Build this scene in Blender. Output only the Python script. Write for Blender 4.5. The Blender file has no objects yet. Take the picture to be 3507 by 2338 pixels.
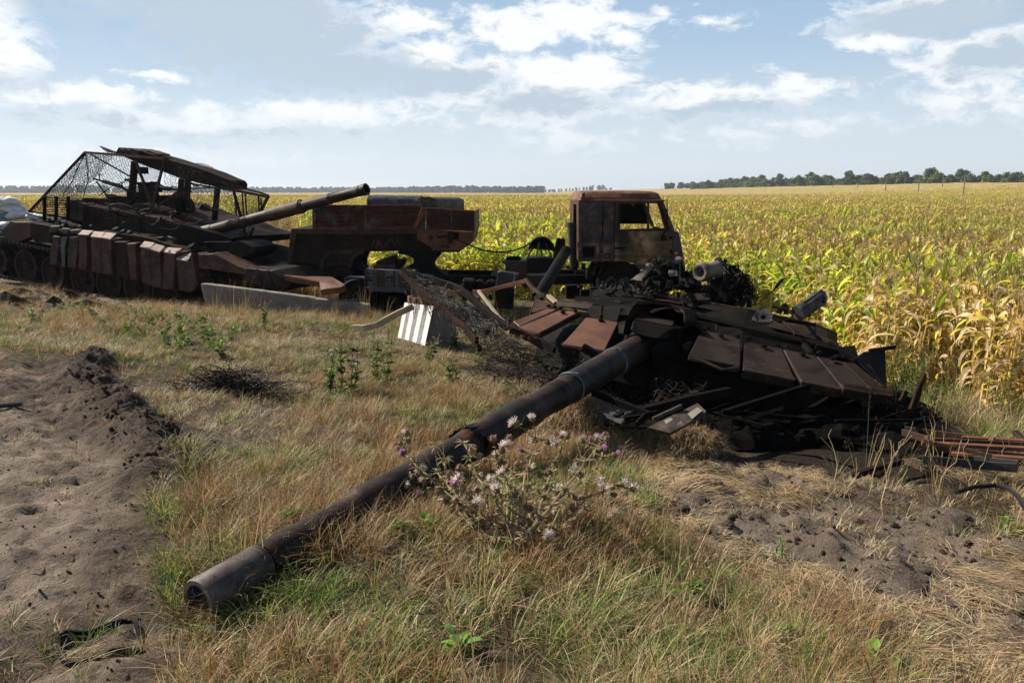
import bpy, bmesh, math, random
import numpy as np
from mathutils import Vector, Matrix, noise as mnoise
R = math.radians
rnd = random.Random(7)
NR = np.random.default_rng(11)
scene = bpy.context.scene
COL = scene.collection

# ------------------------------------------------------------------ camera
PITCH = R(10.63); CAMZ = 1.65; FPX = 2728.0
cam_d = bpy.data.cameras.new('camera'); cam = bpy.data.objects.new('camera', cam_d); COL.objects.link(cam)
cam.location = (0, 0, CAMZ); cam.rotation_euler = (R(90) - PITCH, 0, 0)
cam_d.sensor_width = 36; cam_d.lens = 36 * FPX / 3507; cam_d.clip_end = 12000; cam_d.clip_start = .05
scene.camera = cam

# ------------------------------------------------------------------ sun, sky
SUN_EL, SUN_AZ = 38.0, -66.0        # azimuth from +Y towards +X
sd = Vector((math.sin(R(SUN_AZ)) * math.cos(R(SUN_EL)), math.cos(R(SUN_AZ)) * math.cos(R(SUN_EL)), math.sin(R(SUN_EL))))
ld = bpy.data.lights.new('sun', 'SUN'); ld.energy = 5.0; ld.angle = R(.5); ld.color = (1, .91, .78)
lo = bpy.data.objects.new('sun', ld); COL.objects.link(lo); lo.rotation_euler = sd.to_track_quat('Z', 'Y').to_euler()
scene.view_settings.view_transform = 'Standard'; scene.view_settings.look = 'None'
scene.view_settings.exposure = 0.8; scene.view_settings.gamma = 1; scene.view_settings.use_curve_mapping = False
scene.render.engine = 'CYCLES'
scene.cycles.max_bounces = 5; scene.cycles.diffuse_bounces = 2; scene.cycles.glossy_bounces = 2
scene.cycles.transmission_bounces = 3; scene.cycles.transparent_max_bounces = 6; scene.cycles.volume_bounces = 0
scene.cycles.use_denoising = True

def ray(px, py):
    xc = (px - 1753.5) / FPX; yc = -(py - 1169) / FPX
    c, s = math.cos(PITCH), math.sin(PITCH)
    return Vector((xc, c + yc * s, -s + yc * c))

class N:                                   # small node-graph helper
    def __init__(self, tree): self.t = tree; tree.nodes.clear()
    def n(self, typ, **kw):
        o = self.t.nodes.new(typ); ins = kw.pop('ins', {})
        for k, v in kw.items(): setattr(o, k, v)
        for k, v in ins.items(): self.set(o.inputs[k], v)
        return o
    def set(self, sock, v):
        if isinstance(v, bpy.types.NodeSocket): self.t.links.new(v, sock)
        elif hasattr(sock, 'default_value'):
            try: sock.default_value = v
            except Exception: sock.default_value = (*v, 1) if len(v) == 3 else v
    def m(self, op, a, b=None, c=None, clamp=False):
        o = self.t.nodes.new('ShaderNodeMath'); o.operation = op; o.use_clamp = clamp
        for i, v in enumerate((a, b, c)):
            if v is not None: self.set(o.inputs[i], v)
        return o.outputs[0]
    def vm(self, op, a, b=None):
        o = self.t.nodes.new('ShaderNodeVectorMath'); o.operation = op
        self.set(o.inputs[0], a)
        if b is not None: self.set(o.inputs[3 if op == 'SCALE' else 1], b)
        return o.outputs['Value'] if op in ('LENGTH', 'DOT_PRODUCT') else o.outputs[0]
    def mix(self, f, a, b, mode='MIX'):
        o = self.t.nodes.new('ShaderNodeMix'); o.data_type = 'RGBA'; o.blend_type = mode
        self.set(o.inputs[0], f); self.set(o.inputs[6], a if isinstance(a, bpy.types.NodeSocket) else (*a, 1)); self.set(o.inputs[7], b if isinstance(b, bpy.types.NodeSocket) else (*b, 1))
        return o.outputs[2]
    def noise(self, vec, scale, detail=4, rough=.55, dist=0, out=0):
        o = self.n('ShaderNodeTexNoise', ins={'Scale': scale, 'Detail': detail, 'Roughness': rough, 'Distortion': dist})
        if vec is not None: self.set(o.inputs['Vector'], vec)
        return o.outputs[out]
    def ss(self, v, lo, hi):
        o = self.n('ShaderNodeMapRange', interpolation_type='SMOOTHSTEP', ins={'Value': v, 'From Min': lo, 'From Max': hi})
        return o.outputs[0]

world = bpy.data.worlds.new('World'); scene.world = world; world.use_nodes = True
g = N(world.node_tree)
sky = g.n('ShaderNodeTexSky', sky_type='NISHITA', sun_disc=False, sun_elevation=R(SUN_EL), sun_rotation=R(SUN_AZ), altitude=100, air_density=1.0, dust_density=1.2, ozone_density=1.5)
SKY = .05
tc = g.n('ShaderNodeTexCoord').outputs['Generated']
dirn = g.vm('NORMALIZE', tc)
sep = g.n('ShaderNodeSeparateXYZ', ins={0: dirn})
az = g.m('ARCTAN2', sep.outputs[0], sep.outputs[1]); el = g.m('ARCSINE', sep.outputs[2])
ae = g.n('ShaderNodeCombineXYZ', ins={0: az, 1: el}).outputs[0]
# warp of the cloud outlines
w1 = g.n('ShaderNodeTexNoise', ins={'Vector': g.vm('MULTIPLY', ae, (9, 17, 1)), 'Scale': 1.0, 'Detail': 7, 'Roughness': .62}).outputs['Color']
w1 = g.vm('SUBTRACT', w1, (.5, .5, .5))
aew = g.vm('ADD', ae, g.vm('MULTIPLY', w1, (.10, .055, 0)))
fine = g.noise(g.vm('MULTIPLY', ae, (24, 46, 1)), 1.0, 10, .68, .4)
def azel(px, py):
    d = ray(px, py).normalized(); return math.atan2(d.x, d.y), math.asin(d.z)
def blobs(lst):
    acc = None
    for cx, cy, rx, ry, wt in lst:
        a, e = azel(cx, cy); a2, _ = azel(cx + rx, cy); _, e2 = azel(cx, cy - ry)
        v = g.vm('MULTIPLY', g.vm('SUBTRACT', aew, (a, e, 0)), (1 / max(a2 - a, .01), 1 / max(e2 - e, .006), 0))
        b = g.m('MULTIPLY', g.m('SUBTRACT', 1.0, g.vm('LENGTH', v), clamp=False), wt)
        acc = b if acc is None else g.m('MAXIMUM', acc, b)
    return acc
white = [(880, 60, 640, 230, 1.1), (1180, 230, 460, 130, 1), (1560, 280, 330, 130, 1.1), (1150, 90, 330, 110, 1.2), (1500, 190, 160, 100, 1.2), (1380, 70, 180, 75, 1.2), (1780, 110, 230, 75, 1.2), (1960, 250, 330, 110, 1.2),
         (1720, 90, 200, 80, 1), (540, 258, 120, 28, 1.1), (250, 330, 420, 70, .9), (700, 420, 650, 90, .8), (1150, 400, 500, 80, .8),
         (1850, 340, 340, 150, 1.0), (2420, 345, 460, 90, 1.0), (2700, 320, 260, 60, .9), (2120, 100, 260, 60, .7), (2420, 70, 150, 40, .55), (3010, 140, 200, 70, 1.1), (3250, 50, 560, 110, 1.1),
         (3350, 190, 420, 120, 1.1), (-100, 120, 330, 330, 1.2), (500, 520, 900, 60, .6), (1950, 490, 300, 50, .6), (2600, 450, 500, 60, .5), (3400, 330, 500, 120, .6), (2150, 60, 260, 50, .7), (1960, 60, 260, 90, 1.1)]
grey = [(820, 90, 560, 190, 1), (1150, 245, 460, 95, 1), (1500, 285, 260, 60, .8), (3300, 60, 500, 75, 1), (3400, 190, 250, 60, .7), (1850, 350, 240, 60, .6), (2450, 375, 330, 45, .55), (150, 400, 330, 35, .45), (800, 470, 600, 40, .4), (-60, 260, 260, 60, .4), (350, 60, 330, 140, .45)]
Wf = g.m('ADD', blobs(white), g.m('MULTIPLY', g.m('SUBTRACT', fine, .53), 2.5))
# thin cloud elsewhere, continuing round the sky
gen = g.noise(g.vm('MULTIPLY', dirn, (3.2, 3.2, 9)), 1.0, 7, .6)
Wf = g.m('MAXIMUM', Wf, g.m('MULTIPLY', g.m('SUBTRACT', gen, .64), 1.4))
Wa = g.ss(Wf, -.06, .60)
Gf = g.m('ADD', blobs(grey), g.m('MULTIPLY', g.m('SUBTRACT', fine, .5), 1.5))
Ga = g.ss(Gf, -.12, .38)
hazeb = g.n('ShaderNodeMapRange', interpolation_type='SMOOTHSTEP', ins={'Value': el, 'From Min': .19, 'From Max': .48, 'To Min': .90, 'To Max': .0}).outputs[0]
skyc = g.vm('SCALE', sky.outputs[0], SKY)
HAZEC = g.mix(g.ss(el, .0, .22), (.455, .51, .55), (.235, .335, .455))
base = g.mix(hazeb, skyc, HAZEC)
lowf = g.ss(el, .0, .12)
wcol = g.mix(lowf, (.50, .54, .57), (.60, .61, .615))
gcol = (.295, .355, .42)
ccol = g.mix(g.m('MULTIPLY', Ga, .95), wcol, gcol)
calpha = g.m('MULTIPLY', Wa, g.m('MULTIPLY_ADD', lowf, .5, .42))
fin = g.mix(calpha, base, ccol)
below = g.ss(el, -.02, 0.0)
fin = g.mix(below, (.25, .22, .15), fin)
bg = g.n('ShaderNodeBackground', ins={'Color': fin, 'Strength': 1.0})
g.t.links.new(bg.outputs[0], g.n('ShaderNodeOutputWorld').inputs[0])

# ------------------------------------------------------------------ naming helpers
def tag(o, label=None, cat=None, group=None, kind=None):
    if label: o['label'] = label
    if cat: o['category'] = cat
    if group: o['group'] = group
    if kind: o['kind'] = kind
    return o
def world_off(o):
    v = Vector((0, 0, 0))
    while o is not None: v += o.location; o = o.parent
    return v
def thing(name, loc, label, cat, group=None):
    o = bpy.data.objects.new(name, None); COL.objects.link(o); o.location = loc; o.empty_display_size = .2
    return tag(o, label, cat, group)

class MB:
    def __init__(s): s.v = []; s.f = []; s.c = []; s.col = None
    def add(s, vs, fs):
        b = len(s.v); s.v += [tuple(p) for p in vs]; s.f += [tuple(i + b for i in f) for f in fs]
        if s.col is not None: s.c += [s.col] * len(vs)
        return s
    def prism(s, pts, vec):
        pts = [Vector(p) for p in pts]; n = len(pts); vec = Vector(vec)
        nrm = Vector((0, 0, 0))
        for i in range(n): nrm += pts[i].cross(pts[(i + 1) % n])
        if nrm.dot(vec) > 0: pts = pts[::-1]
        vs = pts + [p + vec for p in pts]
        fs = [tuple(range(n)), tuple(range(2 * n - 1, n - 1, -1))] + [(i, i + n, (i + 1) % n + n, (i + 1) % n) for i in range(n)]
        return s.add(vs, fs)
    def box(s, c, ax, ay, az):
        c = Vector(c); ax, ay, az = Vector(ax) / 2, Vector(ay) / 2, Vector(az) / 2
        vs = [c + i * ax + j * ay + k * az for k in (-1, 1) for j in (-1, 1) for i in (-1, 1)]
        return s.add(vs, [(0, 2, 3, 1), (4, 5, 7, 6), (0, 1, 5, 4), (2, 6, 7, 3), (0, 4, 6, 2), (1, 3, 7, 5)])
    def bx(s, c, sx, sy, sz): return s.box(c, (sx, 0, 0), (0, sy, 0), (0, 0, sz))
    def bar(s, p, q, w, h, up=(0, 0, 1)):
        p, q = Vector(p), Vector(q); d = (q - p); u = Vector(up); a = d.cross(u)
        if a.length < 1e-6: a = d.cross(Vector((1, 0, 0)))
        a.normalize(); b = a.cross(d).normalized()
        return s.box((p + q) / 2, d, a * w, b * h)
    def path(s, pts, w, h, up=(0, 0, 1)):
        pts = [Vector(p) for p in pts]; U = Vector(up); rings = []
        for i, p in enumerate(pts):
            d = (pts[min(i + 1, len(pts) - 1)] - pts[max(i - 1, 0)]).normalized(); a = d.cross(U)
            if a.length < 1e-4: a = d.cross(Vector((1, 0, 0)))
            a.normalize(); b = a.cross(d).normalized()
            rings.append([p + a * w / 2 + b * h / 2, p - a * w / 2 + b * h / 2, p - a * w / 2 - b * h / 2, p + a * w / 2 - b * h / 2])
        return s.skin(rings)
    def skin(s, rings, caps=True):
        n = len(rings[0]); vs = [p for r in rings for p in r]; fs = []
        for k in range(len(rings) - 1):
            for i in range(n): fs.append((k * n + i, k * n + (i + 1) % n, (k + 1) * n + (i + 1) % n, (k + 1) * n + i))
        if caps: fs += [tuple(range(n - 1, -1, -1)), tuple((len(rings) - 1) * n + i for i in range(n))]
        return s.add(vs, fs)
    def tube(s, pts, r, n=8, caps=True):
        pts = [Vector(p) for p in pts]; rings = []
        prev = None
        for i, p in enumerate(pts):
            d = (pts[min(i + 1, len(pts) - 1)] - pts[max(i - 1, 0)])
            if d.length < 1e-9: d = Vector((0, 0, 1))
            d.normalize()
            a = (prev - d * prev.dot(d)) if prev is not None else d.orthogonal()
            if a.length < 1e-5: a = d.orthogonal()
            a.normalize(); prev = a; b = d.cross(a)
            rr = r[i] if isinstance(r, (list, tuple)) else r
            rings.append([p + (a * math.cos(t) + b * math.sin(t)) * rr for t in [2 * math.pi * k / n for k in range(n)]])
        return s.skin(rings, caps)
    def lathe(s, p0, d, prof, n=32, caps=True):   # prof: [(t, r)]
        p0 = Vector(p0); d = Vector(d).normalized(); a = d.orthogonal().normalized(); b = d.cross(a)
        rings = [[p0 + d * t + (a * math.cos(2 * math.pi * k / n) + b * math.sin(2 * math.pi * k / n)) * r for k in range(n)] for t, r in prof]
        return s.skin(rings, caps)
    def build(s, name, mat, parent=None, bev=0, rough=0, rs=3.0, cuts=0, smooth=False, seed=0, segs=1, ang=35):
        me = bpy.data.meshes.new(name)
        vs = np.array(s.v, dtype=float)
        off = world_off(parent) if parent is not None else Vector(((vs[:, 0].min() + vs[:, 0].max()) / 2, (vs[:, 1].min() + vs[:, 1].max()) / 2, vs[:, 2].min()))
        me.from_pydata((vs - np.array(off)).tolist(), [], s.f)
        if s.col is not None:
            ca = me.color_attributes.new('Col', 'FLOAT_COLOR', 'POINT')
            ca.data.foreach_set('color', np.array([(*c, 1.) for c in s.c], dtype=np.float32).ravel())
        if bev or rough or cuts:
            bm = bmesh.new(); bm.from_mesh(me)
            bmesh.ops.remove_doubles(bm, verts=bm.verts, dist=1e-6)
            if bev:
                es = [e for e in bm.edges if len(e.link_faces) == 2 and e.calc_face_angle(0) > R(ang)]
                bmesh.ops.bevel(bm, geom=es, offset=bev, offset_type='OFFSET', segments=segs, profile=.5, affect='EDGES', clamp_overlap=True)
            if cuts:
                bmesh.ops.triangulate(bm, faces=[f for f in bm.faces if len(f.verts) > 4])
                L = cuts
                for _ in range(6):
                    es = [e for e in bm.edges if e.calc_length() > L]
                    if not es or len(bm.verts) > 6000: break
                    bmesh.ops.subdivide_edges(bm, edges=es, cuts=1, use_grid_fill=True)
            if rough:
                so = Vector((seed * 3.1, seed * 1.7, seed * .9))
                for v in bm.verts:
                    v.co += mnoise.noise_vector((v.co + so) * rs) * rough + mnoise.noise_vector((v.co + so) * rs * 3.3) * rough * .35
            bmesh.ops.recalc_face_normals(bm, faces=bm.faces)
            bm.to_mesh(me); bm.free()
        me.materials.append(mat)
        if smooth:
            for p in me.polygons: p.use_smooth = True
            if smooth != 'all':
                try: me.set_sharp_from_angle(angle=R(40))
                except Exception: pass
        o = bpy.data.objects.new(name, me); COL.objects.link(o)
        if parent is not None: o.parent = parent
        else: o.location = off
        return o

# crops of the survey: origin and scale of each measuring sheet
SHEET = {1: (0, 450, .38272), 2: (600, 500, .38272), 3: (1150, 600, .38272), 4: (1800, 600, .38272), 5: (1700, 900, .3826), 6: (2300, 850, .3827), 7: (2800, 1150, .3826), 8: (600, 1300, .5422), 9: (2050, 860, .2551), 10: (1200, 850, .2551), 0: (0, 0, 1.0), 12: (0, 1050, .5102)}
def nat(i, x, y): ox, oy, k = SHEET[i]; return ox + x * k, oy + y * k
C0 = Vector((0, 0, CAMZ))
def at(i, x, y, Y):                        # the point at distance Y (metres ahead)
    d = ray(*nat(i, x, y)); return C0 + d * (Y / d.y)
class Plane:
    def __init__(s, p, n): s.p = Vector(p); s.n = Vector(n).normalized()
    def __call__(s, i, x, y): d = ray(*nat(i, x, y)); return C0 + d * ((s.p - C0).dot(s.n) / d.dot(s.n))
    def many(s, i, pts): return [s(i, x, y) for x, y in pts]
def YP(Y): return Plane((0, Y, 0), (0, 1, 0))

# ------------------------------------------------------------------ terrain
def hsh(ix, iy, seed=0):
    h = (ix.astype(np.int64) * 374761393 + iy.astype(np.int64) * 668265263 + seed * 1442695041) & 0xffffffff
    h = ((h ^ (h >> 13)) * 1274126177) & 0xffffffff
    return ((h ^ (h >> 16)) & 0xffff) / 65535.0
def vn(x, y, seed=0):
    x = np.asarray(x, float); y = np.asarray(y, float)
    ix = np.floor(x); iy = np.floor(y); fx = x - ix; fy = y - iy; fx = fx * fx * (3 - 2 * fx); fy = fy * fy * (3 - 2 * fy)
    a = hsh(ix, iy, seed); b = hsh(ix + 1, iy, seed); c = hsh(ix, iy + 1, seed); d = hsh(ix + 1, iy + 1, seed)
    return (a * (1 - fx) + b * fx) * (1 - fy) + (c * (1 - fx) + d * fx) * fy - .5
def fbm(x, y, sc, oc=4, seed=0, gain=.5):
    t = 0; a = 1; x = np.asarray(x, float); y = np.asarray(y, float)
    for k in range(oc): t = t + a * vn(x * sc + 17.3 * k, y * sc - 9.1 * k, seed + k); sc *= 2.03; a *= gain
    return t
def base_z(x, y):
    s = .9 * np.asarray(x, float) + np.asarray(y, float)
    z = np.interp(s, [-5, 3, 8, 11, 15, 20], [0, 0, -.36, -.6, -.88, -.95])
    x = np.asarray(x, float); y = np.asarray(y, float)
    hill = 5.5 * np.clip((x - 60) / 120, 0, 1) ** 1.5 * np.clip((y - 150) / 170, 0, 1)
    return z + hill
def G0(px, py):
    d = ray(px, py); z = 0.
    for _ in range(40):
        t = (z - CAMZ) / d.z if d.z < -1e-4 else 3000
        x, y = d.x * t, d.y * t; z = z * .4 + .6 * float(base_z(x, y))
    return x, y
def gpoly(pts): return [G0(*p) for p in pts]
def inpoly(x, y, poly):
    r = np.zeros(np.shape(x), bool); n = len(poly); j = n - 1
    for i in range(n):
        xi, yi = poly[i]; xj, yj = poly[j]
        c = ((yi > y) != (yj > y)) & (x < (xj - xi) * (y - yi) / ((yj - yi) + 1e-12) + xi); r ^= c; j = i
    return r
def distpoly(x, y, pl):
    best = np.full(np.shape(x), 1e9)
    for (x0, y0), (x1, y1) in zip(pl[:-1], pl[1:]):
        dx, dy = x1 - x0, y1 - y0; t = np.clip(((x - x0) * dx + (y - y0) * dy) / (dx * dx + dy * dy + 1e-12), 0, 1)
        best = np.minimum(best, np.hypot(x - x0 - t * dx, y - y0 - t * dy))
    return best
def edge_mask(x, y, poly, soft):           # 1 inside .. 0 outside, noisy edge
    d = distpoly(x, y, poly + [poly[0]]); ins = inpoly(x, y, poly)
    sdist = np.where(ins, d, -d) + fbm(x, y, 2.2, 4, 5) * soft * 2.2
    return np.clip(sdist / soft + .5, 0, 1)
RIDGE = gpoly([(330, 1225), (300, 1300), (360, 1370), (430, 1430), (520, 1490), (600, 1560), (560, 1620)])
SAND = gpoly([(-500, 1420), (150, 1370), (260, 1480), (400, 1560), (470, 1640), (440, 1760), (330, 1860), (290, 1990), (250, 2090), (60, 2160), (-700, 2250)])
SOIL_L = gpoly([(-600, 1300), (180, 1250), (330, 1230), (600, 1480), (640, 1600), (560, 1800), (620, 2010), (640, 2200), (420, 2500), (-900, 2700)])
SOIL_R = gpoly([(2100, 1600), (2300, 1530), (2700, 1560), (2950, 1640), (3150, 1740), (3600, 1860), (3900, 2200), (3500, 2190), (3000, 2020), (2700, 1900), (2480, 1850), (2250, 1800), (2140, 1700)])
RUT_R = gpoly([(2700, 1700), (3000, 1780), (3300, 1900), (3700, 2080)])
BARE_M = gpoly([(560, 1400), (900, 1330), (1100, 1380), (1060, 1520), (850, 1640), (640, 1560)])
DARKG = gpoly([(1780, 1330), (2350, 1280), (3150, 1380), (3420, 1560), (3300, 1690), (3000, 1660), (2750, 1600), (2520, 1545), (2420, 1500), (2150, 1460), (1950, 1400)])  # ground blackened by colour where the turret's shadow lies
TANKP = [(-16, 18.6), (-11.6, 16.9), (-7.2, 14.7), (-4.2, 13.8), (-3.6, 14.8), (-5, 19), (-9, 21.5), (-16, 23.5)]
SOIL_T = gpoly([(-600, 975), (200, 985), (700, 1010), (640, 1045), (420, 1060), (200, 1085), (-600, 1120)])
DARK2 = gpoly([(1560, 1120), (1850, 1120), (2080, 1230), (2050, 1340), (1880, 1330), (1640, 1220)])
def gz(x, y):
    x = np.asarray(x, float); y = np.asarray(y, float)
    z = base_z(x, y); near = np.clip(1 - (np.hypot(x, y) - 20) / 40, 0, 1)
    z = z + near * (fbm(x, y, .55, 3, 1) * .10 + fbm(x, y, 2.5, 3, 2) * .035)
    sl = edge_mask(x, y, SOIL_L, .2); sr = edge_mask(x, y, SOIL_R, .2)
    z = z + np.maximum(sl, sr * .6) * near * (fbm(x, y, 8, 4, 3, .62) * .060 + fbm(x, y, 1.6, 2, 41) * .05)
    d = distpoly(x, y, RIDGE) + fbm(x, y, 4, 3, 9) * .14
    z = z + .09 * np.exp(-(d / .22) ** 2) * (1 + 1.0 * fbm(x, y, 5, 5, 12, .55))
    d2 = distpoly(x, y, RIDGE[:]) ; z = z - .05 * np.exp(-((d2 - .42) / .15) ** 2) * sl
    z = z - .15 * edge_mask(x, y, TANKP, .5)
    z = z - .07 * np.exp(-((x + 1.15) ** 2 + (y - 2.85) ** 2) / .12)
    d3 = distpoly(x, y, RUT_R); z = z - .06 * np.exp(-(d3 / .3) ** 2) + .05 * np.exp(-((d3 - .5) / .16) ** 2) * (1 + fbm(x, y, 6, 3, 4) * 2)
    return z
def zat(x, y): return float(gz(np.array([x]), np.array([y]))[0])
def G(px, py): x, y = G0(px, py); return Vector((x, y, zat(x, y)))

def axis(n_mid, lo, hi, far, step0, grow):
    mid = list(np.linspace(lo, hi, n_mid)); s = (hi - lo) / n_mid; a = []; v = hi; st = s
    while v < far: st *= grow; v += st; a.append(v)
    b = []; v = lo; st = s
    while v > step0: st *= grow; v -= st; b.append(v)
    return np.array(b[::-1] + mid + a)
gxs = axis(420, -7, 7, 4000, -4000, 1.07); gys = axis(420, 1.6, 14, 4000, -300, 1.05)
GX, GY = np.meshgrid(gxs, gys); GZ = gz(GX, GY)
me = bpy.data.meshes.new('ground'); ny, nx = GX.shape
me.vertices.add(nx * ny); me.vertices.foreach_set('co', np.stack([GX, GY, GZ], -1).ravel())
idx = np.arange(nx * ny).reshape(ny, nx)
q = np.stack([idx[:-1, :-1], idx[:-1, 1:], idx[1:, 1:], idx[1:, :-1]], -1).reshape(-1, 4)
me.loops.add(q.size); me.loops.foreach_set('vertex_index', q.ravel()); me.polygons.add(len(q))
me.polygons.foreach_set('loop_start', np.arange(0, q.size, 4)); me.polygons.foreach_set('loop_total', np.full(len(q), 4)); me.update(calc_edges=True)
for p in (0,): me.polygons.foreach_set('use_smooth', np.ones(len(q), bool))
ca = me.color_attributes.new('zone', 'FLOAT_COLOR', 'POINT')
zs = edge_mask(GX, GY, SAND, .25); zl = np.maximum(edge_mask(GX, GY, SOIL_L, .2), np.maximum(edge_mask(GX, GY, SOIL_R, .25), edge_mask(GX, GY, BARE_M, .3)))
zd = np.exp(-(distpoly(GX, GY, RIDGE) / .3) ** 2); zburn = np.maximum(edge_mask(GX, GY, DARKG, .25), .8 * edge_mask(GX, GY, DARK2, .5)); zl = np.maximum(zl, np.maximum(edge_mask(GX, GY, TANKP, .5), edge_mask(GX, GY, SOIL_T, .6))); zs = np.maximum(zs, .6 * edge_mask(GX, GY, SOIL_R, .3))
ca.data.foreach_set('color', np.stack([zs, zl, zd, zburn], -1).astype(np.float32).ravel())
ground = bpy.data.objects.new('ground', me); COL.objects.link(ground); tag(ground, kind='structure')
mt = bpy.data.materials.new('soil'); mt.use_nodes = True; g = N(mt.node_tree)
pos = g.n('ShaderNodeNewGeometry').outputs['Position']
at_ = g.n('ShaderNodeAttribute', attribute_name='zone'); sp = g.n('ShaderNodeSeparateColor', ins={0: at_.outputs['Color']})
n1 = g.noise(pos, 3, 6, .6); n2 = g.noise(pos, 22, 6, .7); n3 = g.noise(pos, 90, 4, .7)
litter = g.mix(g.ss(n2, .35, .65), (.045, .034, .024), (.15, .11, .07))
litter = g.mix(g.ss(n1, .45, .7), litter, (.06, .055, .028))
soil = g.mix(g.ss(n2, .3, .7), (.05, .037, .028), (.15, .115, .09))
soil = g.mix(g.ss(g.noise(pos, 1.3, 5, .6), .50, .62), soil, g.mix(g.ss(n2, .3, .62), (.12, .088, .066), (.27, .205, .155)))
sand = g.mix(g.ss(n1, .35, .65), (.17, .135, .105), (.30, .24, .19))
sand = g.mix(g.ss(n2, .52, .70), sand, (.07, .052, .04))
clod = g.mix(g.ss(n2, .3, .7), (.03, .022, .017), (.10, .075, .058))
c = g.mix(sp.outputs[1], litter, soil); c = g.mix(sp.outputs[0], c, sand); c = g.mix(sp.outputs[2], c, clod)
c = g.mix(g.m('MULTIPLY', at_.outputs['Alpha'], .85), c, (.014, .011, .009))  # near-black: turret shade painted on, and dark soil under the cage
far_ = g.n('ShaderNodeMapRange', ins={'Value': g.vm('LENGTH', pos), 'From Min': 40, 'From Max': 90}).outputs[0]
c = g.mix(far_, c, g.mix(g.noise(pos, .02, 4), (.30, .235, .11), (.36, .27, .14)))
bmp = g.n('ShaderNodeBump', ins={'Strength': 1.0, 'Distance': .045, 'Height': g.m('ADD', n2, g.m('MULTIPLY', n3, .5))})
bs = g.n('ShaderNodeBsdfPrincipled', ins={'Base Color': c, 'Roughness': .95, 'Normal': bmp.outputs[0]})
bs.inputs['Specular IOR Level'].default_value = .15
g.t.links.new(bs.outputs[0], g.n('ShaderNodeOutputMaterial').inputs[0]); me.materials.append(mt)

# ------------------------------------------------------------------ materials
def metal(name, dark, mid, rust, amount=.5, scale=3.0, rough=.65, bump=.4, pale=None, pam=.6, spec=.16, metallic=0.0, dirx=(1, 1, 1), psc=.7, psoft=.14):
    m = bpy.data.materials.new(name); m.use_nodes = True; g = N(m.node_tree)
    tcn = g.n('ShaderNodeTexCoord').outputs['Object']; tcn = g.vm('MULTIPLY', tcn, dirx)
    a = g.noise(tcn, scale, 6, .65, .4); b = g.noise(g.vm('ADD', tcn, (7, 3, 1)), scale * 2.3, 8, .72, .2); f = g.noise(tcn, scale * 28, 4, .7)
    c = g.mix(g.ss(a, .35, .65), dark, mid)
    c = g.mix(g.ss(b, .78 - amount * .5, .98 - amount * .5), c, rust)
    if pale: c = g.mix(g.ss(g.noise(g.vm('ADD', tcn, (3, 9, 4)), scale * psc, 7, .62, .4), pam, pam + psoft), c, pale)
    c = g.mix(g.m('MULTIPLY', g.ss(f, .5, .8), .45), c, (dark[0] * .6, dark[1] * .6, dark[2] * .6))
    bp = g.n('ShaderNodeBump', ins={'Strength': bump, 'Distance': .01, 'Height': g.m('ADD', b, g.m('MULTIPLY', f, .35))})
    rr = g.m('MULTIPLY_ADD', f, .3, rough - .15)
    s = g.n('ShaderNodeBsdfPrincipled', ins={'Base Color': c, 'Roughness': rr, 'Normal': bp.outputs[0], 'Metallic': metallic, 'Specular IOR Level': spec})
    g.t.links.new(s.outputs[0], g.n('ShaderNodeOutputMaterial').inputs[0]); return m
def leafmat(name, trans=.35, vary=.35, rough=.6, tcol=(1.1, 1.15, .6)):
    m = bpy.data.materials.new(name); m.use_nodes = True; g = N(m.node_tree)
    c = g.n('ShaderNodeAttribute', attribute_name='Col').outputs['Color']
    r = g.n('ShaderNodeObjectInfo').outputs['Random']
    k = g.m('MULTIPLY_ADD', r, vary, 1 - vary / 2)
    c = g.vm('SCALE', c, k)
    d = g.n('ShaderNodeBsdfPrincipled', ins={'Base Color': c, 'Roughness': rough, 'Specular IOR Level': .25})
    t = g.n('ShaderNodeBsdfTranslucent', ins={'Color': g.vm('MULTIPLY', c, tcol)})
    mx = g.n('ShaderNodeMixShader', ins={0: trans, 1: d.outputs[0], 2: t.outputs[0]})
    g.t.links.new(mx.outputs[0], g.n('ShaderNodeOutputMaterial').inputs[0]); return m
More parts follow.
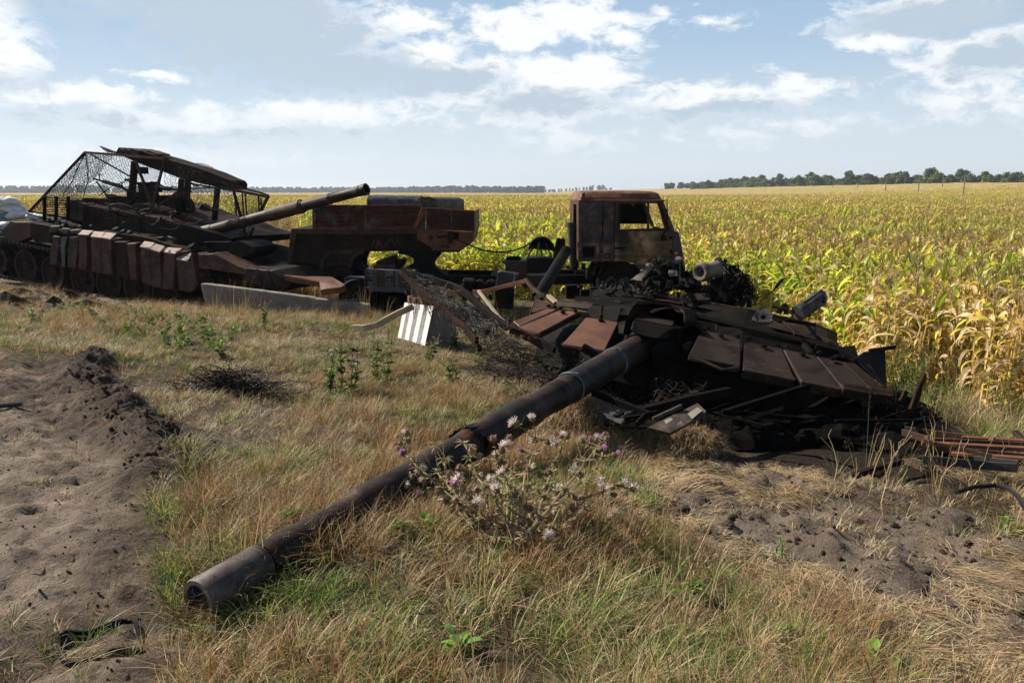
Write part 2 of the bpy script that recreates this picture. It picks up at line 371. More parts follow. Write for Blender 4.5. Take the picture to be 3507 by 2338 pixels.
M = {
 'char': metal('charred_steel', (.005, .0045, .004), (.012, .0105, .009), (.028, .016, .010), .35, 2.5, .68, .5, spec=.06),
 'tube': metal('scorched_barrel', (.010, .0075, .006), (.034, .024, .017), (.11, .052, .028), .52, 3.0, .55, .35, pale=(.12, .095, .08), pam=.64, dirx=(1, 1, 1)),
 'muzz': metal('bare_muzzle_steel', (.05, .042, .037), (.12, .10, .088), (.025, .018, .014), .52, 7, .5, .35, pale=(.22, .19, .17), pam=.6),
 'era': metal('scorched_plate', (.014, .011, .0095), (.036, .026, .021), (.085, .040, .024), .5, 2.5, .58, .25, spec=.10),
 'rustplate': metal('rust_plate', (.09, .045, .03), (.15, .075, .048), (.19, .09, .045), .5, 3.5, .5, .2, pale=(.23, .20, .18), pam=.58),
 'rustdark': metal('dark_rust', (.015, .010, .008), (.035, .020, .014), (.07, .033, .02), .5, 3, .7, .5, spec=.06),
 'rustmid': metal('brown_rust', (.03, .018, .014), (.07, .038, .026), (.13, .065, .04), .5, 3.5, .6, .45, pale=(.22, .18, .15), pam=.66),
 'rustorange': metal('orange_rust', (.10, .042, .022), (.19, .078, .038), (.08, .04, .025), .45, 2.5, .65, .4),
 'rib': metal('ribbed_board_rust', (.055, .021, .015), (.11, .040, .026), (.16, .063, .038), .45, 2.2, .6, .4, pale=(.15, .145, .135), pam=.52, psc=1.2),
 'lid': metal('sunlit_plate_top', (.30, .235, .20), (.46, .38, .33), (.22, .10, .06), .4, 4, .6, .3),  # paler than the boxes: sunlight painted into their tops
 'skirt': metal('dark_rust_plate', (.03, .018, .014), (.09, .046, .033), (.17, .075, .045), .5, 3, .6, .3, pale=(.16, .13, .11), pam=.64),
 'cab': metal('burnt_cab_paint', (.018, .016, .016), (.045, .04, .042), (.13, .058, .03), .6, 2.2, .5, .25, pale=(.27, .165, .105), pam=.46, psc=.8, psoft=.26),
 'door': metal('burnt_door_paint', (.022, .016, .010), (.12, .072, .034), (.02, .015, .012), .62, 2.2, .5, .2, pale=(.38, .22, .12), pam=.44, psoft=.26, psc=.75),
 'roof': metal('rusty_cab_roof', (.08, .042, .028), (.18, .088, .05), (.27, .135, .075), .5, 2.5, .6, .3, pale=(.22, .22, .22), pam=.6),
 'bluebox': metal('faded_blue_steel', (.035, .045, .06), (.07, .085, .10), (.12, .05, .03), .3, 2, .6, .3),
 'greysteel': metal('grey_painted_steel', (.06, .06, .06), (.12, .115, .11), (.15, .06, .035), .42, 2.5, .6, .3),
 'bumper': metal('grey_bumper', (.03, .03, .03), (.055, .055, .055), (.04, .03, .03), .3, 2, .45, .1),
 'alu': metal('burnt_aluminium', (.07, .058, .047), (.17, .148, .115), (.05, .04, .035), .5, 5, .5, .7, pale=(.38, .33, .26), pam=.56),
 'aludark': metal('sooty_aluminium', (.03, .03, .03), (.09, .085, .08), (.18, .175, .17), .4, 5, .35, .5),
 'strap': metal('pale_band', (.05, .055, .065), (.15, .165, .19), (.08, .06, .05), .4, 8, .5, .4),
 'conc': metal('concrete', (.15, .135, .115), (.25, .225, .195), (.10, .085, .07), .45, 3.5, .9, .7, spec=.2),
 'concg': metal('grey_paint_on_concrete', (.22, .22, .22), (.30, .30, .30), (.40, .36, .30), .25, 8, .85, .4, spec=.2),
 'white': metal('white_paint', (.72, .71, .68), (.82, .81, .79), (.40, .36, .30), .22, 6, .8, .4, spec=.2),
 'brick': metal('red_brick', (.30, .13, .08), (.42, .20, .13), (.5, .38, .30), .35, 6, .9, .5, spec=.15),
 'wood': metal('weathered_wood', (.30, .23, .15), (.42, .34, .24), (.14, .10, .07), .35, 4, .8, .4, spec=.2),
 'burntwood': metal('burnt_wood', (.03, .025, .02), (.09, .07, .055), (.16, .12, .09), .35, 5, .8, .6),
 'rubber': metal('black_rubber', (.010, .010, .011), (.018, .019, .020), (.03, .03, .03), .3, 6, .4, .15),
 'bag': metal('white_woven_sack', (.55, .53, .50), (.72, .71, .69), (.30, .26, .21), .3, 3, .75, .6, spec=.2),
 'bagblue': metal('blue_woven_sack', (.10, .30, .42), (.20, .45, .55), (.5, .5, .5), .3, 3, .6, .5, spec=.2),
 'tarp': metal('grey_felt_roll', (.05, .05, .055), (.12, .12, .13), (.22, .22, .22), .4, 7, .95, .9, spec=.1),
 'tank': metal('scorched_fuel_tank', (.05, .04, .033), (.13, .10, .08), (.20, .10, .06), .42, 2.5, .5, .3, pale=(.3, .27, .23), pam=.66),
 'amber': metal('amber_lens', (.45, .12, .02), (.6, .2, .04), (.2, .06, .02), .2, 9, .25, .1),
 'red': metal('red_reflector', (.5, .04, .03), (.6, .06, .05), (.3, .03, .03), .2, 9, .35, .1),
 'wire': metal('rusty_wire', (.014, .010, .008), (.035, .025, .02), (.07, .04, .028), .4, 6, .6, .1),
 'greywire': metal('grey_wire', (.05, .045, .042), (.16, .15, .145), (.06, .05, .045), .4, 6, .5, .1),
 'track': metal('track_steel', (.02, .016, .013), (.04, .03, .024), (.07, .04, .025), .4, 5, .55, .6),
 'ash': metal('ash_and_char', (.008, .008, .008), (.03, .029, .028), (.10, .095, .09), .35, 14, .8, 1.0),
 'bark': metal('bark', (.10, .08, .06), (.16, .13, .10), (.2, .17, .13), .3, 4, .9, .8, spec=.1),
 'pole': metal('pole_wood', (.12, .11, .10), (.2, .18, .16), (.1, .09, .08), .3, 4, .9, .3, spec=.1),
 'clod': metal('earth_clod', (.05, .037, .029), (.11, .083, .065), (.18, .14, .11), .4, 12, .95, 1.0, spec=.1),
 'leaf': leafmat('leaf', .35, .4), 'blade': leafmat('grass_blade', .30, .45, .55, (1.1, 1.05, .7)), 'corn': leafmat('corn_leaf', .45, .45, .38, (1.6, 1.7, .5)),
 'cinder': metal('black_cinders', (.003, .0028, .0025), (.007, .006, .005), (.014, .010, .008), .4, 6, .9, 1.0, spec=.05),  # near-black tone; on the heaps and struts it stands for turret shade
 'petal': leafmat('petal', .4, .2, .8, (1, .9, 1.1)), 'crown': leafmat('tree_leaf', .2, .5, .8),
}

# ------------------------------------------------------------------ scattering of uncountable growth
hidden = {}
def variant_set(setname, objs):
    c = bpy.data.collections.new(setname)
    for o in objs:
        for cc in list(o.users_collection): cc.objects.unlink(o)
        c.objects.link(o)
    hidden[setname] = c; return c
def scatter(name, setname, P, rot, scl, vi, kind='stuff', label=None):
    me = bpy.data.meshes.new(name); n = len(P)
    me.vertices.add(n); me.vertices.foreach_set('co', np.asarray(P, np.float32).ravel())
    for an, typ, data, key in (('rot', 'FLOAT_VECTOR', rot, 'vector'), ('scl', 'FLOAT', scl, 'value'), ('vi', 'INT', vi, 'value')):
        a = me.attributes.new(an, typ, 'POINT'); a.data.foreach_set(key, np.asarray(data, np.int32 if typ == 'INT' else np.float32).ravel())
    o = bpy.data.objects.new(name, me); COL.objects.link(o)
    ng = bpy.data.node_groups.new('scatter', 'GeometryNodeTree')
    ng.interface.new_socket('Geometry', in_out='INPUT', socket_type='NodeSocketGeometry'); ng.interface.new_socket('Geometry', in_out='OUTPUT', socket_type='NodeSocketGeometry')
    nd = ng.nodes; gi = nd.new('NodeGroupInput'); go = nd.new('NodeGroupOutput'); iop = nd.new('GeometryNodeInstanceOnPoints')
    ci = nd.new('GeometryNodeCollectionInfo'); ci.inputs['Collection'].default_value = hidden[setname]; ci.inputs['Separate Children'].default_value = True; ci.inputs['Reset Children'].default_value = True
    def na(nm, t): x = nd.new('GeometryNodeInputNamedAttribute'); x.data_type = t; x.inputs[0].default_value = nm; return x.outputs[0]
    e2r = nd.new('FunctionNodeEulerToRotation'); L = ng.links.new
    L(gi.outputs[0], iop.inputs['Points']); L(ci.outputs[0], iop.inputs['Instance']); iop.inputs['Pick Instance'].default_value = True
    L(na('vi', 'INT'), iop.inputs['Instance Index']); L(na('rot', 'FLOAT_VECTOR'), e2r.inputs[0]); L(e2r.outputs[0], iop.inputs['Rotation']); L(na('scl', 'FLOAT'), iop.inputs['Scale'])
    L(iop.outputs[0], go.inputs[0])
    md = o.modifiers.new('scatter', 'NODES'); md.node_group = ng
    tag(o, label, None, None, kind); return o

def blade(mb, p, ang, h, w, lean, bend, col, seg=3, col2=None):
    d = Vector((math.cos(ang), math.sin(ang), 0)); sd_ = Vector((-d.y, d.x, 0)); p = Vector(p)
    vs = []; cs = []
    for k in range(seg + 1):
        t = k / seg; u = lean * t + bend * t * t
        q = p + d * (h * u) + Vector((0, 0, h * t * (1 - .35 * min(abs(u), 1) * t)))
        ww = w * (1 - t * .85) * .5
        if k < seg: vs += [q - sd_ * ww, q + sd_ * ww]
        else: vs += [q]
        cc = col if col2 is None else tuple(a * (1 - t) + b * t for a, b in zip(col, col2))
        cs += [cc] * (2 if k < seg else 1)
    fs = [(2 * k, 2 * k + 1, 2 * k + 3, 2 * k + 2) for k in range(seg - 1)] + [(2 * seg - 2, 2 * seg - 1, 2 * seg)]
    b = len(mb.v); mb.v += [tuple(v) for v in vs]; mb.f += [tuple(i + b for i in f) for f in fs]; mb.c += cs
def jit(c, a=.2, r=rnd):
    k = 1 + r.uniform(-a, a); return tuple(min(1, x * k * (1 + r.uniform(-a * .3, a * .3))) for x in c)
TAN, PALE, RUSTG, BRN, GRN, DGRN, YGRN = (.37, .27, .145), (.56, .45, .28), (.32, .165, .065), (.13, .085, .05), (.12, .21, .03), (.05, .10, .02), (.24, .34, .05)
def tuft(kind, i):
    r = random.Random(100 * i + hash_s(kind)); mb = MB(); mb.col = (1, 1, 1); mb.c = []
    n, hh, ww, sp, cols, lean = {'dry': (26, .16, .0034, .06, [TAN, TAN, PALE, (.34, .24, .13), BRN], .9), 'fox': (26, .19, .0034, .07, [RUSTG, TAN, RUSTG, BRN, TAN], .65),
                       'green': (24, .12, .0046, .05, [GRN, GRN, YGRN, DGRN, TAN], .8), 'mixed': (26, .13, .0042, .06, [TAN, GRN, BRN, GRN, PALE, TAN], .95),
                       'straw': (26, .21, .0030, .09, [PALE, PALE, TAN, TAN, BRN], 0), 'thatch': (34, .09, .0045, .09, [TAN, PALE, BRN, BRN, RUSTG], 1.1),
                       'wan': (28, .085, .0042, .075, [(.46, .40, .30), PALE, (.30, .26, .18), (.20, .21, .11), TAN, BRN], 1.2), 'tall': (9, .55, .0045, .05, [TAN, PALE, TAN, BRN], .22)}[kind]
    for k in range(n):
        a = r.uniform(0, 6.283); rr = sp * math.sqrt(r.random()); p = (rr * math.cos(a), rr * math.sin(a), -.01)
        col = jit(r.choice(cols), .25, r)
        if kind == 'straw':
            ang = r.gauss(0, .35); L = hh * r.uniform(.5, 1.2); z = r.uniform(.005, .045); d = Vector((math.cos(ang), math.sin(ang), r.uniform(-.06, .12)))
            q = Vector((p[0] - .1, p[1], z)); s_ = Vector((-d.y, d.x, 0)) * ww * .5; m_ = q + d * L * .5 + Vector((0, 0, r.uniform(.0, .03)))
            mb.col = col; mb.add([q - s_, q + s_, m_ + s_, m_ - s_, q + d * L], [(0, 1, 2, 3), (3, 2, 4)])
        else:
            blade(mb, p, a + r.uniform(-.6, .6), hh * r.uniform(.4, 1.15), ww * r.uniform(.7, 1.4), r.uniform(.0, lean), r.uniform(0, lean * 1.1), col, 3, None)
            if kind == 'tall' and r.random() < .6:
                v = Vector(mb.v[-1])
                for _ in range(5):
                    a2 = r.uniform(0, 6.28); mb.col = jit(BRN, .2, r); e = Vector((math.cos(a2), math.sin(a2), r.uniform(.5, 2))) * .012; u = v - Vector((0, 0, r.uniform(0, .08)))
                    mb.add([u, u + e + Vector((0, 0, .01)), u + e], [(0, 1, 2)])
    return mb.build('tuft_%s_%d' % (kind, i), M['blade'], None)
def hash_s(s): return sum(ord(c) * (i + 1) for i, c in enumerate(s)) % 997
KINDS = ['dry', 'fox', 'green', 'mixed', 'straw', 'tall', 'thatch', 'wan']; NV = 4; objs = []
for k in KINDS:
    for i in range(NV):
        o = tuft(k, i); o.location = (0, 0, 0); o.name = 'tuft_%s_%d' % (k, i)
        co = np.zeros(len(o.data.vertices) * 3, np.float32); o.data.vertices.foreach_get('co', co); co = co.reshape(-1, 3)
        if k == 'straw': pass
        objs.append(o)
# recentre: the builder puts the origin at the bottom centre
variant_set('tufts', objs)
TI = {}
for n_, o in enumerate(sorted(hidden['tufts'].objects, key=lambda o: o.name)): TI.setdefault(o.name.split('_')[1], []).append(n_)

tP, tR, tS, tV = [], [], [], []
def zone(poly, mix, smin=.7, smax=1.3, clump=.5, world=False, flow=None, seed=0, avoid=True, thr=None):
    poly = poly if world else gpoly(poly); a = np.array(poly); x0, y0 = a.min(0); x1, y1 = a.max(0); area = (x1 - x0) * (y1 - y0)
    for kd, dens in mix.items():
        n = int(area * dens)
        if n > 400000: n = 400000
        x = NR.uniform(x0, x1, n); y = NR.uniform(y0, y1, n); k = inpoly(x, y, poly)
        cl = fbm(x, y, 1.6, 3, 31 + seed + hash_s(kd)); k &= NR.random(n) < np.clip(.46 + cl * 5.0 * clump * 2, 0 if thr is None else thr, 1)
        if avoid:
            k &= NR.random(n) > edge_mask(x, y, SAND, .2) * .985
            k &= NR.random(n) > .9 * edge_mask(x, y, SOIL_L, .15)
            k &= NR.random(n) > .8 * edge_mask(x, y, SOIL_R, .3) * (.55 if kd == 'straw' else 1)
            k &= NR.random(n) > .6 * edge_mask(x, y, BARE_M, .2)
            k &= NR.random(n) > .93 * edge_mask(x, y, TANKP, .5)
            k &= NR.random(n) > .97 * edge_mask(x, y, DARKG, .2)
            k &= NR.random(n) > .8 * edge_mask(x, y, SOIL_T, .6)
        x = x[k]; y = y[k]; m = len(x); z = gz(x, y)
        rz = NR.uniform(0, 6.283, m) if (flow is None or kd != 'straw') else NR.normal(flow, .5, m) + fbm(x, y, 1.2, 2, 77) * 2
        tilt = .12 if kd != 'straw' else .05
        tP.append(np.stack([x, y, z], -1)); tR.append(np.stack([NR.normal(0, tilt, m), NR.normal(0, tilt, m), rz], -1))
        tS.append(NR.uniform(smin, smax, m)); tV.append(NR.choice(TI[kd], m))
F1 = [(540, 2800), (560, 2200), (640, 2080), (900, 1900), (1200, 1760), (1500, 1640), (1800, 1500), (2100, 1500), (2250, 1700), (2330, 1900), (2700, 2130), (3050, 2338), (3400, 2800)]
zone([(2450, 1840), (2300, 1790), (2900, 1980), (3507, 2160), (3900, 2500), (3600, 2300), (2900, 2080)], {'straw': 120, 'wan': 120}, .4, .9, .8, seed=22, flow=-.7, avoid=False)
zone(F1, {'tall': 5, 'fox': 230, 'dry': 170, 'mixed': 190, 'green': 300, 'wan': 90, 'thatch': 110}, .5, 1.15, .7, seed=1)
zone([(600, 1850), (640, 2080), (900, 1900), (1500, 1640), (1830, 1450), (1830, 1330), (1400, 1240), (1050, 1300), (950, 1550), (700, 1640)], {'fox': 170, 'dry': 90, 'mixed': 80, 'green': 60, 'wan': 70, 'thatch': 40}, .5, 1.1, .5, seed=2)
zone([(500, 1620), (560, 2100), (800, 1980), (1100, 1820), (1100, 1600), (950, 1520), (700, 1560)], {'green': 220, 'mixed': 130, 'wan': 150, 'thatch': 50}, .5, 1.1, .7, seed=3)
zone([(-700, 960), (-500, 1300), (300, 1230), (600, 1480), (1000, 1560), (1100, 1320), (1900, 1200), (1900, 1080), (1300, 1060), (700, 1000)], {'dry': 22, 'mixed': 50, 'wan': 240, 'thatch': 40, 'green': 45}, .5, 1.1, .6, seed=4)
zone([(-400, 1000), (-400, 1150), (700, 1150), (1000, 1100), (700, 1000)], {'fox': 40, 'dry': 30, 'green': 14}, .8, 1.4, .6, seed=5)
zone([(2150, 1700), (2080, 1560), (2500, 1580), (3100, 1640), (3700, 1760), (4200, 2338), (4000, 2900), (3200, 2800), (2700, 2130), (2300, 1880)], {'straw': 190, 'wan': 90, 'thatch': 30, 'dry': 16}, .5, 1.05, 1.1, seed=6, flow=-.75)
zone([(2500, 2150), (2250, 1820), (2400, 1830), (2900, 2050), (3500, 2338), (3600, 2800), (3000, 2800)], {'fox': 70, 'dry': 90, 'mixed': 60, 'straw': 130, 'wan': 60}, .5, 1.0, .9, seed=7, flow=-.7)
zone([(2800, 1560), (2700, 1640), (3100, 1760), (3700, 1900), (3800, 1620), (3200, 1520)], {'dry': 50, 'tall': 9, 'straw': 90}, .6, 1.2, .6, seed=8, flow=-.6)
zone([(2950, 1250), (2950, 1500), (3150, 1560), (3900, 1560), (3800, 1300), (3300, 1300)], {'mixed': 60, 'green': 60, 'dry': 50, 'tall': 6}, .9, 1.8, .6, seed=9)
zone([(1850, 1400), (1900, 1560), (2150, 1620), (2480, 1540), (2400, 1470), (2100, 1420)], {'dry': 260, 'thatch': 260, 'straw': 120}, .5, .95, .2, seed=10)
zone([(-900, 2100), (-900, 3000), (560, 3000), (640, 2200), (420, 2120)], {'thatch': 70, 'dry': 30, 'green': 50, 'mixed': 30, 'straw': 8}, .35, .85, 1, seed=12, avoid=False)
zone([(0, 1450), (200, 2100), (560, 2100), (640, 1600), (300, 1300)], {'thatch': 40, 'green': 6, 'dry': 8, 'straw': 10}, .25, .55, 1, seed=13, avoid=False)
zone([(-30, 26), (-9, 21.5), (-4.8, 17.5), (-4.2, 21), (-9, 34), (-17, 58), (-60, 58)], {'fox': 20, 'dry': 14, 'tall': 12, 'mixed': 8}, 2.2, 3.8, .5, world=True, seed=14)
zone([(-4.5, 13), (-4.2, 22), (5.8, 18), (8.5, 11), (11, 8), (16, 5.5), (9, 5), (4, 9.5), (2, 12)], {'mixed': 14, 'dry': 16, 'green': 10}, .8, 1.6, .5, world=True, seed=15)
zone([(660, 985), (700, 1075), (1000, 1110), (1260, 1120), (1340, 1060), (1240, 1040), (900, 1040)], {'fox': 60, 'dry': 60, 'tall': 14, 'mixed': 30}, .7, 1.5, .5, seed=18)
zone([(1130, 960), (1150, 1110), (1330, 1130), (1420, 1060), (1300, 1000)], {'fox': 60, 'tall': 10, 'mixed': 30}, .7, 1.2, .5, seed=19)
zone([(-200, 985), (-200, 1050), (650, 1080), (700, 1030), (300, 990)], {'fox': 20, 'dry': 26, 'mixed': 22}, .7, 1.4, .8, seed=20)
zone([(1700, 1100), (1650, 1200), (1900, 1330), (2100, 1330), (1950, 1180)], {'dry': 20, 'tall': 8, 'thatch': 30}, .7, 1.3, .8, seed=21, avoid=False)
# the lush fringe at the muzzle
zone([(660, 2140), (700, 2230), (900, 2150), (1100, 2040), (950, 2000), (800, 2060)], {'green': 380}, .5, .9, .1, seed=16, avoid=False)
zone([(560, 2000), (600, 2150), (680, 2180), (640, 2050)], {'green': 160}, .4, .7, .1, seed=17, avoid=False)
scatter('grass', 'tufts', np.concatenate(tP), np.concatenate(tR), np.concatenate(tS), np.concatenate(tV))
print('tufts', sum(map(len, tP)))
# earth clods
objs = []
for i in range(4):
    bm = bmesh.new(); bmesh.ops.create_icosphere(bm, subdivisions=2, radius=1)
    for v in bm.verts: v.co *= 1 + mnoise.noise(v.co * 1.3 + Vector((i * 7, 0, 0))) * .5 + mnoise.noise(v.co * 4 + Vector((i * 7, 0, 0))) * .3
    m_ = bpy.data.meshes.new('clod'); bm.to_mesh(m_); bm.free(); m_.materials.append(M['clod']); objs.append(bpy.data.objects.new('clod_%d' % i, m_)); COL.objects.link(objs[-1])
variant_set('clods', objs)
cp, cs_ = [], []
for poly, n, a, b in ((SOIL_L, 2600, .0015, .007), (SOIL_R, 1500, .003, .016), (SOIL_T, 500, .01, .06), (SOIL_R, 40, .015, .04)):
    A = np.array(poly); x = NR.uniform(A[:, 0].min(), A[:, 0].max(), n * 3); y = NR.uniform(A[:, 1].min(), A[:, 1].max(), n * 3)
    k = inpoly(x, y, poly); x = x[k][:n]; y = y[k][:n]; cp.append(np.stack([x, y, gz(x, y)], -1)); cs_.append(a + (b - a) * NR.random(len(x)) ** 2.5)
d = np.array(RIDGE); n = 900; t = NR.uniform(0, len(d) - 1.001, n); i0 = t.astype(int); f = (t - i0)[:, None]; xy = d[i0] * (1 - f) + d[i0 + 1] * f + NR.normal(0, .12, (n, 2))
cp.append(np.stack([xy[:, 0], xy[:, 1], gz(xy[:, 0], xy[:, 1])], -1)); cs_.append(.004 + .018 * NR.random(n) ** 3)
P_ = np.concatenate(cp); scatter('earth_clods', 'clods', P_, NR.uniform(0, 6, (len(P_), 3)), np.concatenate(cs_), NR.integers(0, 4, len(P_)))

# ------------------------------------------------------------------ maize field
GREENS = [(.11, .22, .02), (.26, .39, .03), (.38, .49, .05)]
YEL = [(.48, .45, .11), (.58, .51, .20), (.40, .43, .09)]
DRY = [(.56, .41, .24), (.68, .55, .37), (.44, .29, .15)]
def leaf_strip(mb, p, a, L, w, col, tip, r, seg=6, rise=.9, droop=1.5, twist=0):
    d = Vector((math.cos(a), math.sin(a), 0)); pts = []; q = Vector(p); th = math.atan(rise * 1.6)
    for k in range(seg + 1):
        t = k / seg; pts.append(q.copy()); q = q + (d * math.cos(th) + Vector((0, 0, math.sin(th)))) * (L / seg); th -= droop * (.5 + t) * 1.55 / seg
    s_ = Vector((-d.y, d.x, 0)); vs = []; cs = []
    for k, q in enumerate(pts):
        t = k / seg; ww = w * .5 * (math.sin(math.pi * min(1, .18 + t * .86)) ** .7 if k < seg else 0.06)
        ph = twist * t; so = s_ * math.cos(ph) + Vector((0, 0, 1)) * math.sin(ph); fold = Vector((0, 0, ww * .45))
        vs += [q - so * ww + fold, q, q + so * ww + fold]
        f = t ** 1.5; c = tuple(x * (1 - f) + y * f for x, y in zip(col, tip)); cs += [c] * 3
    fs = []
    for k in range(seg): b = 3 * k; fs += [(b, b + 1, b + 4, b + 3), (b + 1, b + 2, b + 5, b + 4)]
    b = len(mb.v); mb.v += [tuple(v) for v in vs]; mb.f += [tuple(i + b for i in f) for f in fs]; mb.c += cs
def corn_parts(seed, dry):
    r = random.Random(seed); H = r.uniform(1.25, 1.5); parts = []
    st = MB(); st.col = jit(r.choice(DRY if dry > .5 else YEL), .15, r); lean = Vector((r.uniform(-.05, .05), r.uniform(-.05, .05), 0))
    st.tube([lean * t + Vector((0, 0, H * t)) for t in (0, .35, .7, 1)], [.013, .012, .009, .004], 5); parts.append(('stalk', st))
    n = r.randint(9, 12); a0 = r.uniform(0, 3.14)
    for k in range(n):
        t = .12 + .80 * k / (n - 1); a = a0 + (k % 2) * math.pi + r.gauss(0, .35); mb = MB(); mb.col = (1, 1, 1)
        isdry = r.random() < (dry * 1.25 if t > .6 else dry * 1.1 + .25)
        c = jit(r.choice(DRY if isdry else (GREENS + YEL[:2] if dry > .3 else GREENS + YEL[2:])), .18, r); tip = jit(r.choice(DRY if r.random() < .2 + dry else YEL), .15, r)
        L = (.60 if .3 < t < .8 else .45) * r.uniform(.55, 1.15)
        leaf_strip(mb, lean * t + Vector((0, 0, H * t * .95)), a, L, (.078 if not isdry else .072) * r.uniform(.8, 1.1), c, tip, r, 6, r.uniform(.7, 1.6) if not isdry else r.uniform(-.1, .8), r.uniform(.5, 1.8) if not isdry else r.uniform(1.7, 2.6), r.uniform(-2.2, 2.2) if isdry else r.uniform(-1.2, 1.2))
        parts.append(('leaf', mb))
    ts = MB(); ts.col = jit((.36, .27, .16), .15, r)
    for k in range(7):
        a = r.uniform(0, 6.28); o_ = r.uniform(.03, .09) if k else 0; p = lean + Vector((0, 0, H)); q = p + Vector((math.cos(a) * o_, math.sin(a) * o_, r.uniform(.12, .2)))
        ts.tube([p, (p + q) / 2 + Vector((0, 0, .02)), q], [.003, .0045, .002], 3)
    parts.append(('tassel', ts))
    for k in range(r.randint(1, 2)):
        cb = MB(); cb.col = jit((.45, .38, .18) if dry > .4 else (.30, .34, .08), .1, r); a = r.uniform(0, 6.28); p = lean * .5 + Vector((0, 0, H * (.45 + .1 * k))); d = Vector((math.cos(a) * .5, math.sin(a) * .5, 1)).normalized()
        cb.tube([p + d * t for t in (0, .04, .12, .17, .20)], [.01, .026, .026, .014, .003], 6); parts.append(('corn_cob', cb))
    return parts
def joined(parts):
    mb = MB(); mb.col = (1, 1, 1)
    for _, m_ in parts:
        b = len(mb.v); mb.v += m_.v; mb.f += [tuple(i + b for i in f) for f in m_.f]; mb.c += m_.c
    return mb
DRYV = [.05, .12, .22, .35, .55, .75, .9]; specs = []
for k, dv in enumerate(DRYV):
    for j in range(2): specs.append((k * 2 + j, dv, 1000 + 17 * k + j))
objs = []; CORNM = []
class KeepOrigin:
    pass
def build_local(mb, name, mat):          # mesh with its origin at the plant's foot
    me = bpy.data.meshes.new(name); me.from_pydata(mb.v, [], mb.f)
    ca = me.color_attributes.new('Col', 'FLOAT_COLOR', 'POINT'); ca.data.foreach_set('color', np.array([(*c, 1.) for c in mb.c], dtype=np.float32).ravel())
    me.materials.append(mat); return me
for i, dv, sd_ in specs:
    me_ = build_local(joined(corn_parts(sd_, dv)), 'corn_plant', M['corn']); CORNM.append(me_)
    o = bpy.data.objects.new('plant_%02d' % i, me_); objs.append(o); COL.objects.link(o)
variant_set('corn_variants', objs)
FIELD = [(40, -8), (14, 1.5), (7.6, 6.3), (4.5, 8.9), (4.7, 12.5), (4.5, 18.2), (-3.6, 19.6), (-4.6, 22), (-8.5, 33), (-14.5, 56), (-24, 60), (-200, 70), (-900, 900), (900, 900), (600, 0)]
def dryness(x, y):
    rx = x - 6; front = np.clip(1 - (distpoly(x, y, FIELD[1:4]) - 1.0) / 6, 0, 1); far = np.clip((np.hypot(x, y) - 28) / 50, 0, 1)
    return np.clip(.32 + .36 * front + .36 * far + fbm(x, y, .14, 3, 55) * .85, 0, .999)
def corn_points(y0, y1, dens, row=.7):
    n = int((y1 - y0) * (1.5 * y1 + 10) * dens); y = NR.uniform(y0, y1, n); x = NR.uniform(-.72, .74, n) * (y + 4); w = NR.random(n) < (y + 4) / (y1 + 4)
    x = x[w]; y = y[w]; th = -.42; u = x * math.cos(th) + y * math.sin(th); v = -x * math.sin(th) + y * math.cos(th); v = np.round(v / row) * row + NR.normal(0, .06, len(v))
    x = u * math.cos(th) - v * math.sin(th); y = u * math.sin(th) + v * math.cos(th); k = inpoly(x, y, FIELD); return x[k], y[k]
xs, ys, ss = [], [], []
for y0, y1, dn, sc in ((3, 30, 14.0, 1), (30, 60, 6.5, 1.0), (60, 120, 2.2, 1.15), (120, 260, .8, 1.35)):
    x, y = corn_points(y0, y1, dn); xs.append(x); ys.append(y); ss.append(np.full(len(x), sc))
x = np.concatenate(xs); y = np.concatenate(ys); s_ = np.concatenate(ss) * NR.uniform(.74, 1.04, len(x)); z = gz(x, y) - (np.concatenate(ss) - 1) * .9
vi = np.minimum((dryness(x, y) + NR.normal(0, .13, len(x))).clip(0, .999) * 7, 6).astype(int) * 2 + NR.integers(0, 2, len(x))
print('corn', len(x))
# the plants that show largest become things of their own
dist = np.hypot(x, y); scr_u = np.abs(x / y) < .665; fr = distpoly(x, y, FIELD[1:9])
score = np.where(scr_u & (y > 3) & ((x > 2.6) | (y > 18)), dist + fr * 1.2, 1e9); order = np.argsort(score); own = order[:290]; own_set = np.zeros(len(x), bool); own_set[own] = True
rest = ~own_set
scatter('maize_field', 'corn_variants', np.stack([x, y, z], -1)[rest], np.stack([NR.normal(0, .05, rest.sum()), NR.normal(0, .05, rest.sum()), NR.uniform(0, 6.28, rest.sum())], -1), s_[rest], vi[rest])
NPART = 70; protos = {}
for k in sorted(set(int(vi[j]) for j in own[:NPART])):
    lst = [(nm, build_local(mb, nm, M['corn'])) for nm, mb in corn_parts(specs[k][2], specs[k][1])]; protos[k] = lst
for n_, j in enumerate(own):
    k = int(vi[j]); dv = specs[k][1]; st = 'dry tan' if dv > .5 else ('yellowing green' if dv > .15 else 'green')
    pu = x[j] / y[j]
    side = 'at the near right edge of the field' if pu > .42 else ('in front rows right of the turret roof' if pu > .28 else ('right beside the truck cab front' if pu > .20 else ('hidden mostly behind the truck cab' if pu > .05 else ('between trailer nose and truck cab' if pu > -.08 else ('seen under the trailer gooseneck' if pu > -.24 else 'left of the trailer by the tall dry grass')))))
    lab = '%s maize plant with drooping leaves %s' % (st, side)
    if n_ < NPART:
        o = bpy.data.objects.new('corn_plant', None); COL.objects.link(o)
        for nm, m_ in protos[k]: c = bpy.data.objects.new(nm, m_); COL.objects.link(c); c.parent = o
    else: o = bpy.data.objects.new('corn_plant', CORNM[k]); COL.objects.link(o)
    o.location = (x[j], y[j], z[j]); o.rotation_euler = (rnd.gauss(0, .05), rnd.gauss(0, .05), rnd.uniform(0, 6.28)); o.scale = (s_[j],) * 3
    tag(o, lab, 'maize plant', lab.replace('maize plant', 'maize plants'))
